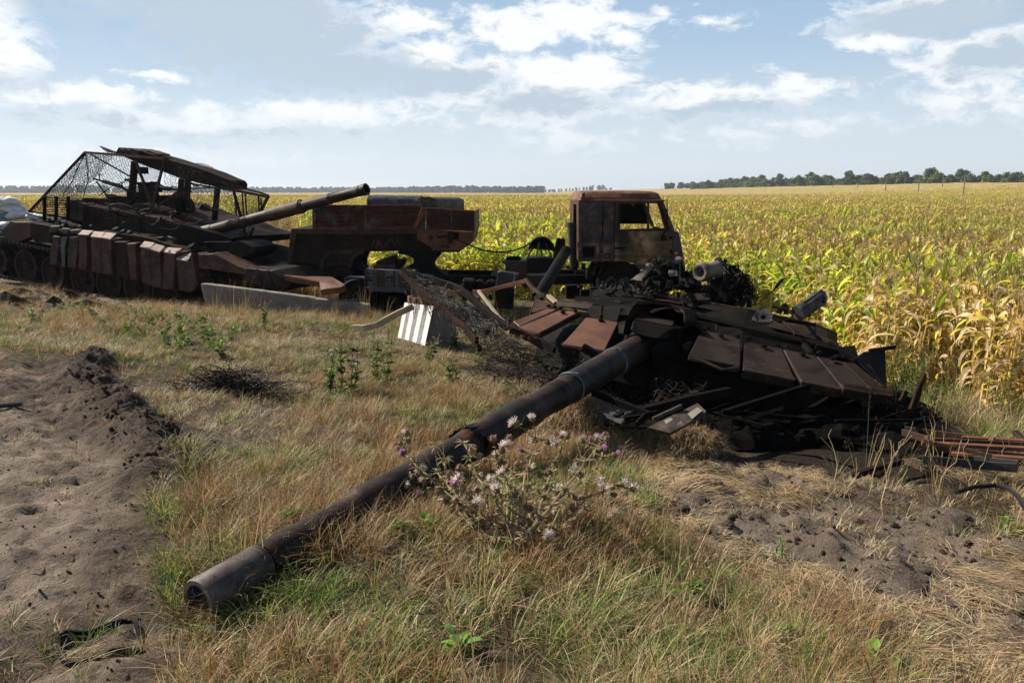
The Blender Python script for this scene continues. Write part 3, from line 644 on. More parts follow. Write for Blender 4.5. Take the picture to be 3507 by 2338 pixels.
# far canopy: one rolling sheet of crop from 200 m to the woods
fx = np.linspace(-1.0, 1.0, 160); fy = np.concatenate([np.linspace(190, 400, 60), np.geomspace(410, 2600, 60)]); FX, FY = np.meshgrid(fx, fy); FX = FX * FY * .95
FZ = gz(FX, FY) + .62 + NR.normal(0, .10, FX.shape)
me = bpy.data.meshes.new('crop_field'); ii = np.arange(FX.size).reshape(FX.shape); me.from_pydata(np.stack([FX, FY, FZ], -1).reshape(-1, 3).tolist(), [], np.stack([ii[:-1, :-1], ii[:-1, 1:], ii[1:, 1:], ii[1:, :-1]], -1).reshape(-1, 4).tolist())
mc = bpy.data.materials.new('ripe_crop_canopy'); mc.use_nodes = True; g = N(mc.node_tree); pos = g.n('ShaderNodeNewGeometry').outputs['Position']
c = g.mix(g.ss(g.noise(g.vm('MULTIPLY', pos, (1, .25, 1)), .6, 6, .7), .35, .65), (.24, .17, .06), (.44, .33, .14)); c = g.mix(g.ss(g.noise(pos, .02, 4), .5, .65), c, (.28, .27, .08))
g.t.links.new(g.n('ShaderNodeBsdfPrincipled', ins={'Base Color': c, 'Roughness': .95, 'Specular IOR Level': .1}).outputs[0], g.n('ShaderNodeOutputMaterial').inputs[0]); me.materials.append(mc)
o = bpy.data.objects.new('crop_canopy', me); COL.objects.link(o); tag(o, kind='stuff')

# ------------------------------------------------------------------ trees
def tree_mesh(seed, H, W, nclump, nleaf, cols, size):
    r = random.Random(seed); cr = MB(); cr.col = (1, 1, 1); tr = MB(); tr.col = (.12, .095, .07)
    tr.tube([(0, 0, -.3), (r.uniform(-.1, .1), 0, H * .3), (r.uniform(-.3, .3), 0, H * .75)], [.28, .2, .07], 6)
    for c in range(nclump):
        a = r.uniform(0, 6.28); t = r.random(); h = H * (.08 + .86 * t); rad = W * .5 * math.sqrt(max(.05, 1 - ((t - .4) / .62) ** 2)) * r.uniform(.3, .95)
        cc = Vector((math.cos(a) * rad, math.sin(a) * rad, h)); br = r.uniform(.6, 1.3); col0 = tuple(x * br for x in r.choice(cols)); R0 = W * r.uniform(.12, .21)
        if c % 3 == 0: tr.tube([(0, 0, h * .55), (cc.x * .6, cc.y * .6, h * .85), tuple(cc)], [.08, .05, .02], 4)
        for _ in range(nleaf):
            v = Vector((r.gauss(0, 1), r.gauss(0, 1), r.gauss(0, 1))); v = v.normalized() * R0 * r.uniform(.6, 1.05); p = cc + v; n_ = (v.normalized() + Vector((r.gauss(0, .4), r.gauss(0, .4), r.gauss(0, .4)))).normalized()
            u = n_.orthogonal().normalized(); w_ = n_.cross(u); s1 = size * r.uniform(.6, 1.3); cr.col = jit(col0, .2, r)
            cr.add([p - u * s1, p - w_ * s1 * .6, p + u * s1, p + w_ * s1 * .6], [(0, 1, 2, 3)])
    return build_local(tr, 'trunk', M['leaf']), build_local(cr, 'crown', M['crown'])
TC = [(.07, .105, .032), (.10, .135, .04), (.06, .09, .035), (.13, .15, .05)]
TV = [tree_mesh(50 + i, 8.2 * (.8 + .09 * i), 8.5, 34, 40, TC, .6) for i in range(5)]
# the hedgerow on the right, running away from us
A_, B_ = Vector((262, 345, 0)), Vector((172, 690, 0)); 
for i in range(78):
    t = (i + rnd.uniform(-.3, .3)) / 77; p = A_.lerp(B_, t) + Vector((rnd.uniform(-7, 7), rnd.uniform(-6, 6), 0)); tm, cm = TV[rnd.randrange(5)]
    o = bpy.data.objects.new('tree', None); COL.objects.link(o); o.location = (p.x, p.y, zat(p.x, p.y) - .3); s0 = .86 * rnd.uniform(.85, 1.25) * (1.15 if i in (45, 9, 22) else 1); o.scale = (s0 * 1.1, s0 * 1.1, s0); o.rotation_euler = (0, 0, rnd.uniform(0, 6.28))
    for nm, m_ in (('trunk', tm), ('crown', cm)): c = bpy.data.objects.new(nm, m_); COL.objects.link(c); c.parent = o
    tag(o, 'dark green broadleaf tree in the row beyond the maize on the right', 'tree', 'trees of the row beyond the maize on the right')
HEDGE = True
# far woods: one mass each
def wood(name, pts, H, dens, seed, cols):
    r = random.Random(seed); mb = MB(); mb.col = (1, 1, 1)
    for (x0, y0), (x1, y1) in zip(pts[:-1], pts[1:]):
        L = math.hypot(x1 - x0, y1 - y0); n = int(L / dens)
        for i in range(n):
            t = (i + r.random()) / n; x_, y_ = x0 + (x1 - x0) * t, y0 + (y1 - y0) * t; y_ += r.uniform(0, 25); h = H * (.72 + .25 * r.random() + .28 * float(vn(np.array([x_ / 60.]), np.array([seed + .5]))[0])); w_ = r.uniform(.35, .6) * H; z0 = float(base_z(x_, y_))
            br = r.uniform(.7, 1.25); mb.col = tuple(c * br for c in r.choice(cols))
            for k in range(11):
                a = r.uniform(0, 6.28); q = Vector((x_ + math.cos(a) * w_ * .5 * r.random(), y_ + r.uniform(-3, 3), z0 + h * (.12 + .75 * r.random()))); rr = w_ * r.uniform(.32, .55)
                vs = [q + Vector((math.cos(b) * math.cos(e), math.sin(b) * math.cos(e), math.sin(e))) * rr * r.uniform(.8, 1.15) for e in (-.7, .25, 1.0) for b in [6.283 * m / 6 + e for m in range(6)]]
                fs = [(l * 6 + m, l * 6 + (m + 1) % 6, (l + 1) * 6 + (m + 1) % 6, (l + 1) * 6 + m) for l in (0, 1) for m in range(6)] + [tuple(12 + m for m in range(6))]
                mb.add(vs, fs)
    me_ = build_local(mb, name, M['crown']); o = bpy.data.objects.new(name, me_); COL.objects.link(o); tag(o, kind='stuff'); return o
def far(px, D): d = ray(px, 655); return (d.x / d.y * D, D)
WC = [(.045, .07, .03), (.055, .08, .035), (.035, .058, .03)]
wood('distant_wood', [far(-300, 1300), far(150, 1300), far(600, 1500), far(1000, 1650), far(1300, 1600), far(1860, 1350)], 13, 2.6, 3, WC)
wood('hedgerow_underwood', [(A_.x + 8, A_.y + 10), (B_.x - 10, B_.y + 20)], 6.0, 1.3, 11, [(.07, .10, .035), (.09, .12, .04), (.06, .085, .035)])
wood('distant_wood_edge', [far(1860, 1900), far(2100, 2000)], 9, 10, 5, WC)
wood('distant_wood_clump', [far(2010, 1700), far(2080, 1700)], 12, 9, 6, WC)
wood('distant_poplar_belt', [far(2285, 900), far(2450, 860)], 8.5, 3.5, 9, WC)

# ------------------------------------------------------------------ power line
def pole(px, top, bot, D, label):
    b = G0(px, bot); x_, y_ = far(px, D); z0 = float(base_z(x_, y_)); d = ray(px, top); zt = CAMZ + d.z / d.y * D
    o = thing('utility_pole', (x_, y_, z0), label, 'power pole', 'wooden power poles beyond the maize')
    MB().tube([(x_, y_, z0 - .3), (x_, y_, zt)], [.16, .11], 6).build('shaft', M['pole'], o)
    m_ = MB(); m_.bar((x_ - .9, y_, zt - .45), (x_ + .9, y_, zt - .45), .12, .12); m_.build('crossarm', M['pole'], o)
    for k in (-.8, .8, 0): MB().tube([(x_ + k, y_, zt - .4), (x_ + k, y_, zt - .2 + (0.3 if k == 0 else 0))], .05, 5).build('insulator', M['pole'], o)
    return Vector((x_, y_, zt))
tops = []
for px, t_, b_, D, lb in ((3300, 590, 650, 215, 'nearest wooden power pole, at the right edge of the maize'), (3145, 596, 645, 245, 'wooden power pole second from the right edge'), (3226, 598, 640, 300, 'thin wooden power pole before the dark trees, between two nearer ones'),
                          (3032, 607, 645, 290, 'wooden power pole third from the right in front of the hedgerow'), (2936, 620, 645, 350, 'small wooden power pole in the middle of the hedgerow'), (2850, 618, 646, 400, 'faint wooden power pole left of the hedgerow middle'), (2780, 628, 648, 480, 'farthest visible wooden power pole by the tree row'),
                          (2312, 636, 655, 620, 'thin power pole left of the poplar belt'), (2266, 640, 656, 800, 'tiny power pole just right of the truck cab')):
    tops.append(pole(px, t_, b_, D, lb))
px, D = 2466, 640; x_, y_ = far(px, D); z0 = float(base_z(x_, y_)); d = ray(px, 626); zt = CAMZ + d.z / d.y * D
o = thing('lattice_pylon', (x_, y_, z0), 'pale lattice pylon before the left end of the hedgerow', 'pylon')
m_ = MB()
for sx in (-1, 1):
    for sy in (-1, 1): m_.bar((x_ + sx * 1.4, y_ + sy * 1.4, z0), (x_ + sx * .3, y_ + sy * .3, zt), .14, .14)
for k in range(6):
    z1 = z0 + (zt - z0) * k / 6; z2 = z0 + (zt - z0) * (k + 1) / 6; w1_ = 1.4 - 1.1 * k / 6; w2_ = 1.4 - 1.1 * (k + 1) / 6
    m_.bar((x_ - w1_, y_ - w1_, z1), (x_ + w2_, y_ - w2_, z2), .1, .1); m_.bar((x_ + w1_, y_ - w1_, z1), (x_ - w2_, y_ - w2_, z2), .1, .1)
m_.build('frame', M['greysteel'], o)
for k in (.75, .95): zz = z0 + (zt - z0) * k; MB().bar((x_ - 2.4, y_, zz), (x_ + 2.4, y_, zz), .16, .16).build('crossarm', M['greysteel'], o)

# ------------------------------------------------------------------ panel helpers
def pts_at(i, lst): return [at(i, *p) for p in lst]
def away(pts):
    n = (pts[1] - pts[0]).cross(pts[2] - pts[0]).normalized()
    c = sum(pts, Vector()) / len(pts)
    return n if n.dot(c - C0) > 0 else -n
def plate(name, parent, mat, i, lst, th, vec=None, bev=.004, rough=0, cuts=0, seed=0, rs=3.):
    p = pts_at(i, lst); v = away(p) * th if vec is None else Vector(vec)
    return MB().prism(p, v).build(name, mat, parent, bev=bev, rough=rough, cuts=cuts, seed=seed, rs=rs)
def pl(name, parent, mat, plane, i, lst, vec, bev=.006, rough=0, cuts=0, seed=0, rs=3.):
    return MB().prism(plane.many(i, lst), vec).build(name, mat, parent, bev=bev, rough=rough, cuts=cuts, seed=seed, rs=rs)
def wander(p, q, n, amp, r, sag=0):
    p, q = Vector(p), Vector(q); o = Vector((r.uniform(0, 50), r.uniform(0, 50), r.uniform(0, 50))); L = (q - p).length; out = []
    for k in range(n + 1):
        t = k / n; e = math.sin(math.pi * t) ** .5 if 0 < t < 1 else 0
        out.append(p.lerp(q, t) + mnoise.noise_vector(o + Vector((t * 3.5, 0, 0))) * amp * e * L - Vector((0, 0, sag * math.sin(math.pi * t))))
    return out
def bolt(mb, p, d, r=.022, h=.018):
    mb.lathe(p, d, [(0, r * 1.35), (h * .35, r * 1.35), (h * .36, r), (h, r), (h, r * .5), (h * 1.3, r * .45)], 7)

# ------------------------------------------------------------------ the torn-off turret in the foreground
YM = 2.93; muz = at(8, 141, 1392, YM)
man = at(5, 1275, 765, 7.35)
gd = (man - muz).normalized(); GL = (man - muz).length
print('gun length', GL, 'axis', gd)
TUR = thing('tank_turret', (1.9, 8.6, zat(1.9, 8.6)), 'burnt-out black tank turret lying in the grass, its long gun barrel reaching towards the camera', 'tank turret')
def gp(t): return muz + gd * t
L = GL
prof = [(0, .068), (0, .0845), (.012, .088), (.30, .087), (.31, .092), (.34, .092), (.35, .087)]
prof2 = [(.35, .086), (1.00, .088), (1.01, .097), (1.06, .099), (1.20, .099), (1.21, .095), (1.235, .100), (1.25, .094), (1.9, .095), (1.94, .098)]
tubeo = MB().lathe(muz, gd, [(.34, .05), (.345, .0865), (.5, .0868), (.7, .0873), (.98, .088), (.99, .096), (1.03, .099), (1.17, .099), (1.18, .094), (1.21, .098), (1.23, .094), (1.95, .096), (2.02, .104), (2.10, .108), (2.12, .10)], 40)
tubeo.build('gun_barrel', M['tube'], TUR, smooth=True)
MB().lathe(muz, gd, [(.10, .060), (.0, .064), (.0, .083), (.012, .088), (.30, .0875), (.31, .091), (.33, .091), (.34, .08)], 40).build('muzzle', M['muzz'], TUR, smooth=True)
# soot plug in the bore
r = random.Random(5); mb = MB(); a_ = gd.orthogonal().normalized(); b_ = gd.cross(a_)
for k in range(420):
    an = r.uniform(0, 6.28); rr = .062 * math.sqrt(r.random()); p = muz + a_ * math.cos(an) * rr + b_ * math.sin(an) * rr + gd * (r.uniform(.008, .03) if r.random() < .5 else .03); s0 = r.uniform(.004, .011)
    mb.box(p, Vector((r.gauss(0, 1), r.gauss(0, 1), r.gauss(0, 1))).normalized() * s0, Vector((r.gauss(0, 1), r.gauss(0, 1), r.gauss(0, 1))).normalized() * s0, Vector((r.gauss(0, 1), r.gauss(0, 1), r.gauss(0, 1))).normalized() * s0)
o = mb.build('soot_crust', M['aludark'], TUR); tag(o, kind='stuff')
MB().lathe(muz, gd, [(.032, .063), (.036, .001)], 24, False).build('bore_plug', M['ash'], TUR)
# fume extractor with its torn rim, then the sleeves
MB().lathe(muz, gd, [(2.08, .10), (2.085, .110), (2.11, .114), (2.30, .116), (2.85, .116), (2.90, .112), (2.92, .108)], 40).build('fume_extractor', M['tube'], TUR, smooth=True, rough=.004, rs=6, cuts=.08)
mb = MB()
for k in range(26):
    t = 2 * math.pi * k / 26
    if .9 < t < 3.2: continue
    an = t; ra = .117; p = gp(2.10) + (a_ * math.cos(an) + b_ * math.sin(an)) * ra; q = gp(2.03 + .03 * math.sin(3 * an)) + (a_ * math.cos(an) + b_ * math.sin(an)) * (ra + .012 + .012 * math.sin(5 * an))
    tng = (-a_ * math.sin(an) + b_ * math.cos(an)) * .018; mb.add([p - tng, p + tng, q + tng * .9, q - tng * .9], [(0, 1, 2, 3)])
mb.build('torn_rim', M['era'], TUR)
t1 = GL * .0
def proj_t(i, x, y):        # parameter along the gun of the image point
    n = gd.cross(C0 - muz).cross(gd); hit = Plane(muz, n)(i, x, y); return (hit - muz).dot(gd)
tb2 = proj_t(5, 650, 1105); tb1 = proj_t(5, 1050, 905); tc = proj_t(5, 1250, 780)
print('bands', tb2, tb1, tc)
MB().lathe(muz, gd, [(2.90, .10), (2.92, .104), (3.3, .105), (3.31, .109), (3.36, .109), (3.37, .105), (tb2 - .30, .107), (tb2 - .29, .112), (tb2 - .02, .114)], 40).build('barrel_sleeve', M['tube'], TUR, smooth=True)
MB().lathe(muz, gd, [(tb2 - .02, .10), (tb2 - .02, .120), (tb1, .124), (tb1 + .01, .11)], 40).build('barrel_sleeve', M['tube'], TUR, smooth=True)
MB().lathe(muz, gd, [(tb1, .10), (tb1 + .01, .127), (tc + .15, .131), (tc + .2, .12)], 40).build('barrel_sleeve', M['tube'], TUR, smooth=True)
for tb, rr in ((tb2, .124), (tb1 + .01, .130)):
    m_ = MB().lathe(muz, gd, [(tb - .016, rr - .006), (tb - .014, rr), (tb - .004, rr + .003), (tb, rr - .004), (tb + .006, rr + .003), (tb + .014, rr), (tb + .016, rr - .006)], 40, False)
    m_.bar(gp(tb) + Vector((.02, -.03, rr + .0)), gp(tb) + Vector((.06, -.05, rr - .01)), .03, .022); m_.build('clamp_band', M['strap'], TUR, smooth=True)
# turret frame of reference
fwd = Vector((gd.x, gd.y, 0)).normalized()           # towards the rear of the turret
TL = at(5, 835, 225, 9.3); TRr = at(6, 1290, 690, 8.2); ax = (TRr - TL).normalized()
up = ax.cross(fwd).normalized(); up = up if up.z > 0 else -up; back = up.cross(ax).normalized(); back = back if back.y > 0 else -back
back = Vector((fwd.x, fwd.y, -.20)).normalized(); up = ax.cross(back).normalized(); up = up if up.z > 0 else -up
bk = back
# gun collar, mantlet
MB().lathe(muz, gd, [(tc + .02, .12), (tc + .02, .148), (tc + .06, .165), (tc + .22, .205), (tc + .24, .215), (tc + .9, .25), (tc + .92, .1)], 36).build('gun_collar', M['char'], TUR, smooth=True)
o = plate('mantlet', TUR, M['era'], 5, [(1240, 448, 7.75), (1618, 512, 7.6), (1600, 575, 7.35), (1210, 502, 7.45)], .3, vec=back * .5 - up * .25, bev=.03)
plate('mantlet_block', TUR, M['char'], 5, [(1212, 500, 7.46), (1598, 572, 7.34), (1560, 700, 7.2), (1430, 690, 7.15), (1300, 640, 7.15), (1185, 600, 7.2)], .3, vec=back * .7 - up * .1, bev=.03, rough=.01, cuts=.12)
plate('mantlet_base', TUR, M['char'], 5, [(1560, 560, 7.34), (1670, 560, 7.4), (1700, 900, 7.2), (1380, 980, 7.15), (1370, 760, 7.1)], .3, vec=back * .9, bev=.03, rough=.01, cuts=.15)
# hood over the mantlet
arc = [(1135, 640, 7.35), (1150, 560, 7.42), (1180, 478, 7.5), (1222, 410, 7.6), (1262, 376, 7.65), (1400, 366, 7.65), (1560, 392, 7.6), (1640, 420, 7.55), (1672, 455, 7.5), (1680, 540, 7.4)]
pa = pts_at(5, arc); rings = []
for k, p in enumerate(pa): rings.append([p, p + up * .028, p + up * .028 + back * .5, p + back * .5])
MB().skin(rings).build('mantlet_hood', M['rustdark'], TUR, rough=.006, cuts=.1)
# stacked front bands of the turret roof
def band(name, mat, i, lst, depth, bev=.008, rough=.004, cuts=.25, seed=0, tilt=0.0): return plate(name, TUR, mat, i, lst, 0, vec=back * depth + up * tilt, bev=bev, rough=rough, cuts=cuts, seed=seed)
band('roof_plate', M['char'], 5, [(838, 228, 9.25), (900, 214, 9.3), (1160, 232, 9.1), (1450, 290, 8.9), (1900, 352, 8.6), (2268, 414, 8.3), (2860, 544, 8.0), (2858, 655, 7.9), (2600, 632, 7.95), (2200, 560, 8.1), (1900, 490, 8.3), (1700, 446, 8.45), (1260, 366, 8.8), (832, 300, 9.1)], 1.9, cuts=.2)
band('roof_rim', M['rustdark'], 5, [(838, 262, 9.22), (1250, 290, 8.95), (1700, 360, 8.62), (2268, 470, 8.27), (2862, 590, 7.94), (2864, 606, 7.93), (2268, 486, 8.2), (1700, 378, 8.55), (1250, 306, 8.9), (836, 276, 9.18)], .05, cuts=.3)
band('lower_roof_tier', M['char'], 5, [(700, 304, 9.0), (840, 308, 8.95), (1262, 368, 8.6), (1680, 442, 8.25), (2200, 560, 7.9), (2600, 640, 7.75), (2980, 716, 7.7), (2975, 790, 7.65), (2700, 740, 7.6), (2200, 640, 7.75), (1680, 520, 8.05), (1240, 410, 8.4), (860, 372, 8.75), (698, 345, 8.9)], 1.2)
band('cheek_tier', M['era'], 5, [(545, 330, 8.85), (870, 362, 8.5), (862, 416, 8.4), (530, 384, 8.75)], .9)
band('front_armour', M['char'], 5, [(862, 372, 8.45), (1262, 400, 8.1), (1220, 520, 7.75), (1130, 700, 7.6), (1060, 760, 7.65), (870, 600, 8.0), (820, 420, 8.3)], 1.6, cuts=.2, rough=.02)
band('front_armour', M['char'], 5, [(1640, 440, 8.0), (2200, 590, 7.7), (2900, 740, 7.5), (3200, 830, 7.5), (3330, 960, 7.4), (3280, 1050, 7.3), (2850, 1060, 7.2), (2200, 900, 7.25), (1750, 780, 7.45), (1690, 640, 7.6)], 2.0, cuts=.25, rough=.02)
def edge_line(i, lst, w=.012, mat='skirt'): MB().path([at(i, x, y, Y - .012) for x, y, Y in lst], w, w).build('edge_highlight', M[mat], TUR)  # lighter rusty strips painting in the highlights along plate edges
edge_line(5, [(838, 228, 9.25), (900, 216, 9.28), (1160, 234, 9.08), (1450, 292, 8.88), (1900, 354, 8.58), (2268, 416, 8.28), (2860, 546, 7.98)])
edge_line(5, [(700, 304, 9.0), (840, 310, 8.95), (1262, 370, 8.6), (1680, 444, 8.25)]); edge_line(5, [(1680, 444, 8.25), (2200, 562, 7.9), (2600, 642, 7.75), (2980, 718, 7.7)], .008, 'era')
edge_line(5, [(545, 331, 8.85), (870, 363, 8.5)]); edge_line(5, [(1640, 444, 7.98), (2200, 594, 7.68), (2900, 744, 7.48), (3200, 834, 7.48)], .010, 'rustdark')
mb = MB()
for k in range(16): t = k / 15; bolt(mb, at(5, 1760 + 1100 * t, 470 + 235 * t, 8.2 - .42 * t), -back, .016, .012)
tag(mb.build('bolt_row', M['era'], TUR), kind='stuff')
# the turret casting below, in the dark
cen = man + back * 1.35 - up * .10
ring = []
for hh, rr in ((.20, 1.15), (.02, 1.35), (-.25, 1.38), (-.42, 1.12), (-.60, 1.05)):
    ring.append([cen + up * hh + (ax * math.cos(t) * rr * 1.12 + back * math.sin(t) * rr) for t in [2 * math.pi * k / 36 for k in range(36)]])
MB().skin(ring).build('turret_casting', M['char'], TUR, rough=.03, rs=2)
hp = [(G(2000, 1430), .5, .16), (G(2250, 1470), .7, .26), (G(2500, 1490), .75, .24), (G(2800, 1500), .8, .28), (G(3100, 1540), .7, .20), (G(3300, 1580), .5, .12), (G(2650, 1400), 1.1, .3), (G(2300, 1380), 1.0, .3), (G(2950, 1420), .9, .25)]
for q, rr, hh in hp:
    m_ = MB(); m_.skin([[Vector((q.x + math.cos(t) * rr * f, q.y + math.sin(t) * rr * .6 * f, q.z + zq * hh - .03)) for t in [6.283 * j / 22 for j in range(22)]] for f, zq in ((1.0, -.3), (.86, .25), (.6, .7), (.3, .92), (.05, 1))]); tag(m_.build('cinder_heap', M['cinder'], None, rough=.04, rs=10, cuts=.08), kind='stuff')  # black mounds added to darken the shadow under the turret
low = cen + Vector((.5, .1, -.55))
ring = [[low + Vector((math.cos(t) * rr * 1.25, math.sin(t) * rr, hh)) for t in [2 * math.pi * k / 24 for k in range(24)]] for hh, rr in ((.35, 1.0), (0, 1.05), (-.35, 1.15))]
MB().skin(ring).build('turret_basket', M['char'], TUR, rough=.1, rs=3)
# seams of the left front, small fittings
for q in ([(935, 375, 8.0), (960, 375, 8.0), (955, 470, 7.9), (930, 470, 7.9)], [(1108, 402, 7.95), (1150, 408, 7.95), (1180, 470, 7.85), (1095, 462, 7.9)]): plate('bracket', TUR, M['char'], 5, q, .12)
# reactive armour blocks, right row
def era(i, lst, th, mat, sheet_back=None, bolts=(), seed=0, name='armour_block'):
    p = pts_at(i, lst); v = away(p); o = MB().prism(p, v * th).build(name, mat, TUR, bev=.006, rough=.003, cuts=.2, seed=seed)
    for bx_, by_, bY in bolts:
        m_ = MB(); bolt(m_, at(i, bx_, by_, bY), -v); m_.build('bolt', M['char'], o)
    return o
era(6, [(270, 728, 7.35), (618, 800, 7.25), (614, 1056, 6.75), (150, 962, 6.85)], .05, M['era'], bolts=((312, 716, 7.36), (440, 786, 7.22), (585, 788, 7.26)), seed=1)
era(6, [(642, 826, 7.25), (985, 896, 7.15), (1110, 1176, 6.62), (640, 1086, 6.72)], .09, M['era'], bolts=((676, 812, 7.26), (826, 880, 7.12), (945, 872, 7.18)), seed=2)
era(6, [(1002, 900, 7.12), (1288, 958, 7.05), (1530, 1262, 6.5), (1164, 1192, 6.58)], .09, M['era'], bolts=((1036, 886, 7.13), (1168, 950, 7.02), (1255, 930, 7.08)), seed=3)
era(6, [(1300, 962, 7.02), (1520, 1008, 6.95), (1815, 1300, 6.42), (1538, 1252, 6.48)], .09, M['era'], bolts=((1325, 938, 7.04), (1436, 992, 6.92), (1492, 972, 6.98)), seed=4)
era(6, [(1530, 1010, 6.94), (1640, 1022, 6.92), (1992, 1322, 6.36), (1822, 1298, 6.41)], .09, M['rustdark'], bolts=((1545, 975, 6.96), (1640, 1000, 6.94)), seed=5)
plate('bent_underplate', TUR, M['era'], 6, [(150, 964, 6.84), (250, 975, 6.84), (462, 1072, 6.7), (585, 1046, 6.76), (612, 1062, 6.74), (600, 1090, 6.72), (460, 1084, 6.68), (300, 1020, 6.78), (150, 990, 6.83)], .02)
plate('block_edge', TUR, M['rustdark'], 6, [(640, 1090, 6.72), (1108, 1180, 6.62), (1078, 1226, 6.64), (632, 1150, 6.74)], .05, rough=.01, cuts=.1)
plate('block_edge', TUR, M['rustdark'], 6, [(1164, 1198, 6.6), (1530, 1268, 6.52), (1500, 1310, 6.55), (1300, 1290, 6.58), (1170, 1240, 6.62)], .05, rough=.012, cuts=.1)
plate('block_edge', TUR, M['rustdark'], 6, [(1538, 1260, 6.5), (1990, 1326, 6.38), (1960, 1360, 6.45), (1560, 1330, 6.55)], .05, rough=.012, cuts=.1)
# mounting rails over the blocks
for q in ([(1290, 880, 7.15), (1500, 935, 7.1)], [(1490, 920, 7.1), (1640, 1000, 7.0)], [(1180, 860, 7.2), (1240, 925, 7.1)]): MB().bar(at(6, *q[0]), at(6, *q[1]), .03, .05).build('mounting_rail', M['char'], TUR)
# small box and tube beside the first block
plate('sight_box', TUR, M['char'], 6, [(182, 655, 7.5), (205, 640, 7.55), (400, 668, 7.5), (420, 690, 7.45), (400, 770, 7.4), (190, 720, 7.4)], .2, bev=.01)
MB().lathe(at(6, 175, 790, 7.25), (at(6, 175, 790, 7.25) - at(6, 215, 780, 7.9)), [(-.35, .12), (0, .125), (.0, .095), (-.2, .09)], 24, False).build('searchlight_tube', M['char'], TUR, smooth=True)
MB().tube([at(6, 130, 880, 7.1), at(6, 215, 850, 7.4)], .035, 10).build('smoke_tube', M['char'], TUR)
# right-hand flank: boxes and the upright fin
plate('stowage_box', TUR, M['char'], 6, [(1420, 895, 7.6), (1640, 862, 7.6), (1672, 975, 7.5), (1610, 1005, 7.3), (1480, 960, 7.3)], .3, rough=.006, cuts=.15)
plate('side_fin', TUR, M['era'], 6, [(1640, 985, 7.0), (1722, 924, 7.1), (1915, 903, 7.2), (1926, 1246, 6.9), (1900, 1235, 6.8)], .012)
MB().path([at(6, 1765, 918, 7.1), at(6, 1900, 898, 7.15), at(6, 2003, 884, 7.2)], .015, .035).build('fin_strap', M['rustdark'], TUR)
plate('rear_disc', TUR, M['era'], 6, [(860, 640, 8.0), (1292, 700, 7.9), (1292, 775, 7.8), (1410, 820, 7.7), (1405, 850, 7.7), (1200, 790, 7.75), (860, 700, 7.9)], 1.3 * 0 + .9, vec=back * .9, rough=.004, cuts=.25)
plate('lower_flange', TUR, M['char'], 6, [(100, 560, 7.9), (1420, 850, 7.5), (1500, 880, 7.5), (1500, 905, 7.45), (1400, 880, 7.45), (100, 590, 7.85)], .8, vec=back * .8)
# left blocks
era(5, [(150, 520, 7.9), (465, 405, 8.35), (545, 414, 8.3), (208, 566, 7.8)], .07, M['rustplate'], seed=6)
era(5, [(205, 570, 7.78), (572, 420, 8.28), (735, 440, 8.2), (385, 625, 7.65)], .07, M['rustplate'], bolts=((596, 446, 8.15), (704, 430, 8.2), (574, 408, 8.27), (523, 400, 8.3), (470, 390, 8.35)), seed=7)
plate('block_rim', TUR, M['rustplate'], 5, [(205, 572, 7.76), (386, 627, 7.63), (392, 656, 7.63), (300, 645, 7.68), (210, 602, 7.76)], .012)
plate('block_side', TUR, M['rustdark'], 5, [(386, 627, 7.64), (735, 443, 8.19), (760, 478, 8.19), (400, 658, 7.64)], .03)
era(5, [(590, 726, 7.25), (802, 486, 7.85), (1090, 528, 7.75), (966, 782, 7.15)], .03, M['rustplate'], bolts=((936, 518, 7.76),), seed=8)
plate('block_side', TUR, M['rustdark'], 5, [(968, 784, 7.14), (1092, 530, 7.74), (1096, 620, 7.7), (990, 790, 7.2)], .03)
plate('left_fender', TUR, M['rustdark'], 5, [(105, 490, 7.9), (150, 522, 7.88), (210, 606, 7.76), (105, 560, 7.85)], .05)
plate('curved_shell', TUR, M['rustmid'], 5, [(300, 440, 8.6), (345, 330, 8.9), (372, 325, 8.9), (470, 362, 8.8), (480, 400, 8.7), (320, 450, 8.6)], .3, rough=.01, cuts=.1)
for q in ([(120, 600, 7.7), (260, 640, 7.7)], [(230, 640, 7.66), (420, 740, 7.6)], [(300, 650, 7.7), (520, 780, 7.5)]): MB().bar(at(5, *q[0]), at(5, *q[1]), .05, .06).build('mounting_rail', M['rustdark'], TUR)
mb = MB()
for q in ((240, 648, 7.62), (300, 664, 7.62), (355, 670, 7.62), (705, 428, 8.2)): mb = MB(); bolt(mb, at(5, *q), -up, .02, .03); mb.build('bolt', M['rustplate'], TUR)
MB().bar(at(5, 770, 750, 7.0), at(5, 900, 830, 6.95), .06, .07).build('lug', M['char'], TUR, bev=.006)

# ------------------------------------------------------------------ wreckage on the turret roof
def hook(i, x, y, Y, h, w, lean=0):       # inverted-U lifting bracket
    o = MB(); p = at(i, x, y, Y); sc = .2551 / FPX * Y * (1 if i == 9 else 1.5); hh = h * sc; ww = w * sc
    f1 = p + ax * (-ww * .9); f2 = p + ax * ww * .5
    top = p + up * hh
    o.path([f1, top - ax * ww * .25 - up * .02, top, top + ax * ww * .3 - up * .02, f2], .05, .018, up=back); return o.build('lifting_hook', M['char'], TUR, bev=.003)
for x, y, Y, h, w in ((150, 492, 9.3, 140, 75), (345, 498, 9.2, 135, 75), (600, 512, 9.1, 140, 70), (1265, 620, 8.8, 130, 75), (1640, 685, 8.6, 130, 80), (1980, 750, 8.4, 140, 80)): hook(9, x, y, Y, h, w)
for x, y, Y in ((1000, 590, 8.1), (1110, 600, 8.0), (1190, 610, 8.0)): hook(6, x, y, Y, 85, 50)
ENG = thing('wrecked_roof_machinery', at(9, 1500, 600, 8.9), 'pale burnt drum-shaped housing with torn cables standing on the turret roof', 'machine wreck')
